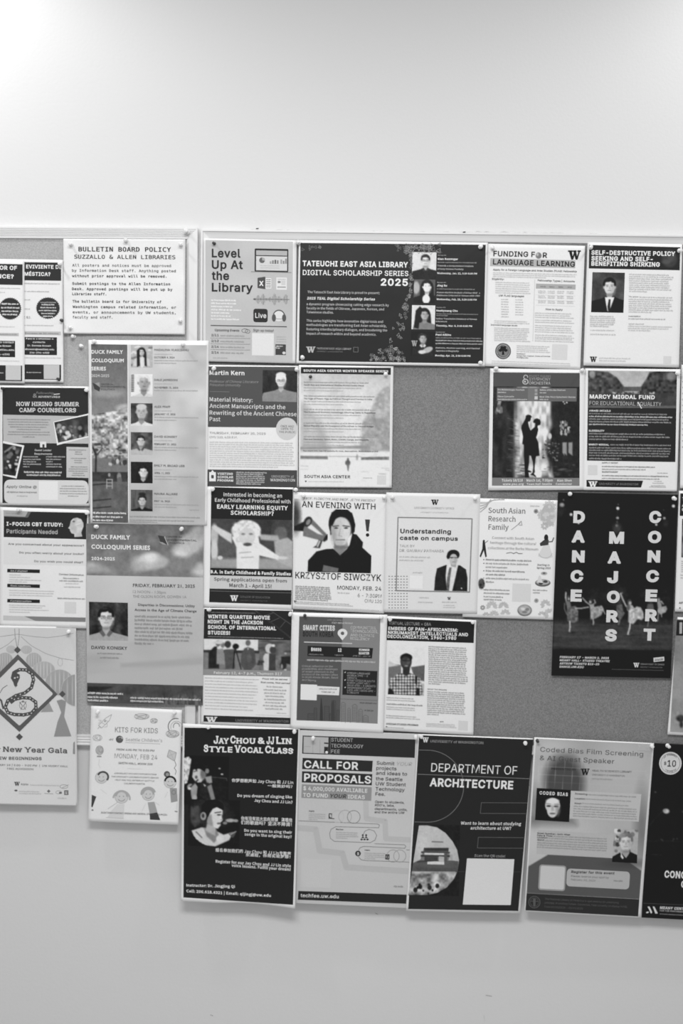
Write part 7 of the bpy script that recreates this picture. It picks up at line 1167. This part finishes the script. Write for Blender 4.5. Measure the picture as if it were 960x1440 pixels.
def F20():
    p = Poster('poster', 'poster', 'black performing arts poster cut off by the frame with a pale ten-dollar roundel',
               [(917.5, 1044.7), (1087, 1052), (1069, 1299), (901.8, 1290.3)], 30, (1.2, 4.2), [('bow', 1.8), ('bottom', 3, .7)]).crop(730, 1030, 4.174)
    c = p.canvas([(786, 64), (1010, 74), (1000, 1096), (720, 1082)], .9, 27); c.noise(160, 5, 4); c.ell(862, 462, 18, 14, 190, 7); c.ell(852, 458, 10, 8, 150, 5); c.line([(840, 462), (800, 500), (765, 545)], 6, 62, .7); c.line([(755, 636), (1000, 640)], 3, 66, .8); c.line([(775, 715), (840, 718)], 3, 80, .8); c.ell(798, 350, 6, 4, 100, 4); c.blobs(8, 820, 622, 930, 634, 2, 4, (90, 110), 5, 1, 3); c.ell(958, 465, 5, 6, 80, 4); c.done('stage_photo', 1)
    p.ell(886, 181, 66, 67, 205, 'price_roundel', 2); p.ring(886, 181, 56, 57, 2.5, 120, 'price_roundel', 3); p.T('10', 868, 200, 918, 38, 36, 'I', .02, serif=.05, part='price_lettering'); p.T('$', 848, 190, 862, 18, 60, 'I', .02, part='price_lettering')
    r0 = 'UW STUDENT'; 
    for k, ch in enumerate('UW STUDENTS'): an = -2.45 + k * .165 + .0; x, y = 886 + 46 * math.cos(an), 181 + 46 * math.sin(an); tx, ty = -math.sin(an), math.cos(an); p.T(ch, x - tx * 4, y - ty * 4, x + tx * 4, 11, 66, 'I', .02, part='price_lettering', y1=y + ty * 4) if ch != ' ' else None
    for k, ch in enumerate('TICKETS'): an = 2.1 - k * .19; x, y = 886 + 52 * math.cos(an), 181 + 52 * math.sin(an); tx, ty = math.sin(an), -math.cos(an); p.T(ch, x - tx * 4, y - ty * 4, x + tx * 4, 10, 66, 'I', .02, part='price_lettering', y1=y + ty * 4)
    p.T('CONCERT', 850, 852, 1060, 42, 215, 'I', .06, part='title_lettering'); p.T('GALA', 948, 910, 1060, 40, 215, 'I', .06, part='title_lettering')
    p.line([(722, 1002), (1000, 1014)], 3, 70, 'rule_line'); p.poly([(742, 1056), (756, 1050), (760, 1058), (748, 1062)], 205, 'script_logo', 3); p.poly([(752, 1022), (764, 1022), (780, 1056), (772, 1064)], 205, 'script_logo', 3); p.poly([(782, 1022), (792, 1022), (812, 1062), (798, 1064)], 205, 'script_logo', 3)
    p.T('MEANY CENTER', 824, 1036, 992, 16, 205, 'I', .06, .1, part='footer_lettering'); p.T('FOR THE PERFORMING ARTS', 824, 1050, 1010, 9, 165, 'I', .03, part='footer_lettering'); p.G(824, 1068, 1010, 6, 120)
    # --- the sheets cut by the frame's other side
    p = Poster('paper', 'paper', 'blank-looking white sheet edge beside the tree-photo scholarship sheet',
               [(957.8, 513), (1092, 516), (1088, 689), (955.8, 686.5)], 226, (0.8, 1.0)).crop(920, 600, 4.8); p.G(185, -300, 500, 9, 150, 12, 40)
    p = Poster('paper', 'paper', 'white sheet edge with a black heading corner beside the dance concert poster',
               [(954.3, 690), (1088, 693), (1083, 863), (948.5, 860)], 226, (0.8, 1.0)).crop(920, 600, 4.8)
    p.q4([(174, 450), (600, 462), (600, 614), (170, 602)], 36, 'title_band'); p.T('The', 186, 500, 240, 24, 200, 'I', .04, part='title_lettering'); p.T('A', 184, 540, 210, 22, 205, 'I', .05, part='title_lettering'); p.T('C', 184, 570, 210, 22, 205, 'I', .05, part='title_lettering')
    c = p.canvas([(186, 622), (500, 630), (496, 890), (180, 882)], 1, 90); c.noise(40, 30, 3); c.done(); p.G(180, 912, 500, 7, 150, 6, 14); p.G(175, 1005, 500, 7, 150, 2, 18); p.T('AFRICAN', 164, 1196, 260, 14, 50, 'I', .03, part='footer_lettering'); p.ell(171, 1224, 5, 5, 50, 'footer_emblem')
    p = Poster('poster', 'poster', 'white-bordered grey photo poster cut off by the frame below the dance concert poster',
               [(952.3, 867.8), (1086, 872), (1072, 1040), (938, 1032.8)], 226, (1.0, 1.3)).crop(890, 840, 3.13)
    c = p.canvas([(190, 96), (420, 104), (400, 606), (162, 592)], .8, 140); c.grad(126, 150); c.noise(80, 10, 4); c.ell(208, 532, 18, 16, 62, 6); c.noise(14, 20, 3, [(186, 500), (240, 510), (236, 560), (184, 556)]); c.ell(212, 560, 8, 14, 50, 5); c.done('printed_photo', 1)
    p.q4([(192, 100), (420, 108), (420, 176), (188, 168)], 32, 'title_band', 2); p.q4([(204, 110), (216, 110), (215, 160), (203, 160)], 165, 'code_panel', 3)

for fn in (F1, F2, F3, F4, F5, F6, F7, F8, F9, F10, F11, F12, F13, F14, F15, F16, F17, F18, F19, F20): fn()
for P_ in POSTERS: P_.finish()

# ================================================================== push pins and tape
def lathe(prof, n=16):
    V = []; F_ = []
    for r_, h in prof:
        for k in range(n): a_ = 6.28318 * k / n; V.append((r_ * math.cos(a_), -h, r_ * math.sin(a_)))
    m = len(prof)
    for j in range(m - 1):
        for k in range(n): F_.append((j * n + k, j * n + (k + 1) % n, (j + 1) * n + (k + 1) % n, (j + 1) * n + k))
    F_.append(tuple(range(n))[::-1]); F_.append(tuple((m - 1) * n + k for k in range(n)))
    return V, F_
HEAD = [(.0046, .0), (.0050, .0006), (.0050, .0014), (.0042, .0022), (.0026, .0032), (.0023, .0060), (.0025, .0088), (.0036, .0100), (.0041, .0106), (.0041, .0116), (.0034, .0122)]
def hmesh(nm, prof, m):
    v, f = lathe(prof); me = bpy.data.meshes.new(nm); me.from_pydata(v, [], f); me.materials.append(m); me.polygons.foreach_set('use_smooth', [True] * len(me.polygons)); return me
PM = {k: hmesh('head', HEAD, M['pin_' + k]) for k in ('clear', 'white', 'dark')}
NEEDLE = hmesh('needle', [(.0006, -.0045), (.0006, .0)], M['steel'])
def sheet_height(x, y):
    best = 0.0
    for P_ in POSTERS:
        w0 = on_plane([(x, y)], SHEET_Y)[:, [0, 2]]; uv = (w0 - P_.A0) @ P_.Ai.T
        if -.01 <= uv[0, 0] <= 1.01 and -.01 <= uv[0, 1] <= 1.01: best = max(best, float(P_.height(uv)[0]))
    return best
PINS = [
 (99, 343.5, 'clear', 'clear push pin in the policy notice corner next to the Spanish flyer'), (176.5, 337.8, 'clear', 'clear push pin at the middle of the policy notice top edge'),
 (253.7, 343.8, 'clear', 'clear push pin in the policy notice corner under the frame pin'), (98.3, 461, 'clear', 'greyish push pin in the lower corner of the policy notice'), (253, 450.6, 'clear', 'clear push pin low on the policy notice beside the frame'),
 (262.5, 326, 'clear', 'large clear push pin stuck in the grooved frame corner'), (113.7, 487, 'white', 'white push pin alone in the pale fabric above the colloquium programme'), (103.5, 472.9, 'white', 'white push pin in the pale fabric touching the policy notice bottom edge'),
 (83.5, 370.5, 'white', 'white push pin over the last letters of the Spanish flyer title'), (86, 450.3, 'dark', 'dark push pin on the edge of the Spanish flyer beside its seal'), (82, 533.5, 'dark', 'dark push pin at the bottom corner of the Spanish flyer'),
 (300.8, 342, 'dark', 'dark push pin above the library events title'), (419.6, 341, 'clear', 'clear push pin between the library events poster and the wide black poster'), (425, 503, 'clear', 'clear push pin at the black scholarship poster bottom, near the speaker programme'),
 (675.4, 346.8, 'white', 'white push pin at the top of the black scholarship poster nearest the funding sheet'), (675.4, 510.2, 'white', 'white push pin at the bottom of the black scholarship poster nearest the funding sheet'),
 (692.3, 348.6, 'clear', 'clear push pin in the funding sheet above its first word'), (830.8, 347.7, 'clear', 'clear push pin at the start of the suit photo sheet heading band'), (955.6, 352, 'white', 'white push pin at the end of the suit photo sheet heading band'),
 (121.2, 548.3, 'white', 'white push pin at the camp poster corner next to the colloquium programme'), (3.4, 546.5, 'dark', 'grey push pin at the camp poster outer top corner'), (27, 717, 'white', 'white push pin above the study flyer tab'), (122.5, 721, 'white', 'white push pin at the study flyer corner above the head profile'),
 (132, 480, 'white', 'white push pin at the programme top above the words of its title'), (256.6, 483.5, 'white', 'white push pin at the programme top above its pale column'), (135.3, 741.2, 'clear', 'clear push pin in the sky poster above its title'), (254.9, 743.8, 'clear', 'clear push pin in the sky poster above the leaf emblem'),
 (300.4, 518, 'clear', 'clear push pin over the manuscripts poster speaker name'), (416.8, 519.8, 'white', 'white push pin at the manuscripts poster corner by its portrait'), (436.3, 529.5, 'dark', 'dark push pin under the speaker programme black band'), (542.2, 526.5, 'white', 'white push pin over the end of the speaker programme band'),
 (298.5, 687.6, 'clear', 'clear push pin in the toddler poster outer top corner'), (415.6, 689, 'white', 'white push pin between the toddler and author-evening posters'), (294, 857.8, 'clear', 'clear push pin at the movie night poster outer top corner'), (408.3, 863.6, 'clear', 'clear push pin at the movie night corner beside the smart cities poster'),
 (426.4, 696.8, 'white', 'white push pin above the megaphone on the author-evening poster'), (539.6, 699.5, 'white', 'white push pin above the exclamation mark corner of the author-evening poster'), (551.5, 699.6, 'clear', 'clear push pin on the framed talk poster next to the author-evening poster'), (667.8, 701, 'white', 'white push pin on the framed talk poster next to the paisley flyer'),
 (801.7, 694.9, 'clear', 'clear push pin above the first letter of the dance poster'), (947.7, 700.8, 'clear', 'clear push pin at the dance poster corner under the scholarship fund sheet'), (697, 518.6, 'clear', 'clear push pin at the orchestra poster corner below the funding sheet'), (818.5, 521, 'clear', 'clear push pin between the orchestra poster and the fund sheet'),
 (953, 524.6, 'white', 'white push pin over the dark trees of the fund sheet'), (428.3, 866, 'dark', 'dark push pin on the smart cities poster top margin'), (536, 868.2, 'white', 'white push pin at the smart cities poster corner'), (548.4, 870.9, 'clear', 'clear push pin at the start of the virtual lecture heading'), (665, 875.4, 'clear', 'clear push pin at the end of the virtual lecture heading'),
 (292.8, 1023.1, 'white', 'white push pin on the singing class poster under the movie night poster'), (413.6, 1029.5, 'clear', 'clear push pin on the singing class poster above the end of its title'), (440, 1038.8, 'clear', 'clear push pin inside the logo box of the proposals poster'), (584.4, 1036.6, 'white', 'white push pin between the proposals and architecture posters'),
 (591.7, 1036, 'clear', 'clear push pin beside the letter logo of the architecture poster'), (738.8, 1045.8, 'clear', 'clear push pin at the architecture poster corner next to the screening poster'), (755.4, 1042.2, 'dark', 'dark push pin above the film screening title'), (917, 1050, 'white', 'white push pin at the tape strip on the screening poster'), (938.9, 1049.2, 'white', 'white push pin above the price roundel'),
 (95.7, 888.8, 'white', 'white push pin above the paper lanterns of the gala poster'), (136.7, 1001.3, 'white', 'white push pin above the crayon rocket'), (245, 1002.5, 'white', 'white push pin above the crayon rainbow')]
rp_ = random.Random(11)
for x, y, kind, lab in PINS:
    z = sheet_height(x, y); yb = BASE_Y - z / 1000 - 0.0009
    if (x, y) == (262.5, 326): yb = FY - .0010
    if lab.endswith('programme') and x < 115 or 'pale fabric' in lab: yb = -0.0131
    loc = on_plane([(x, y)], yb - .006)[0]; loc[1] = yb; s = 1.3 if x == 262.5 else (1.0 if kind != 'dark' else .78)
    r_ = empty('push_pin', tuple(loc), label=lab, category='push pin', group='push pins on the boards'); r_.rotation_euler = (rp_.uniform(-.16, .1), 0, rp_.uniform(-.14, .14)); r_.scale = (s,) * 3
    for nm, me in (('head', PM[kind]), ('needle', NEEDLE)): link(nm, me, r_)
# a strip of clear tape on the screening poster
P_ = [q for q in POSTERS if q.root['label'].startswith('grey film')][0]
L = [(896.5, 1046.2), (914, 1047), (913, 1056), (896, 1055)]; V = [P_.world(np.array([q]), .9)[0] for q in L] + [P_.world(np.array([q]), 1.0)[0] for q in L]
mesh('tape_strip', V, [(0, 1, 2, 3), (4, 7, 6, 5), (0, 4, 5, 1), (1, 5, 6, 2), (2, 6, 7, 3), (3, 7, 4, 0)], M['tape'], label='short strip of clear tape on the film screening poster corner', category='tape')
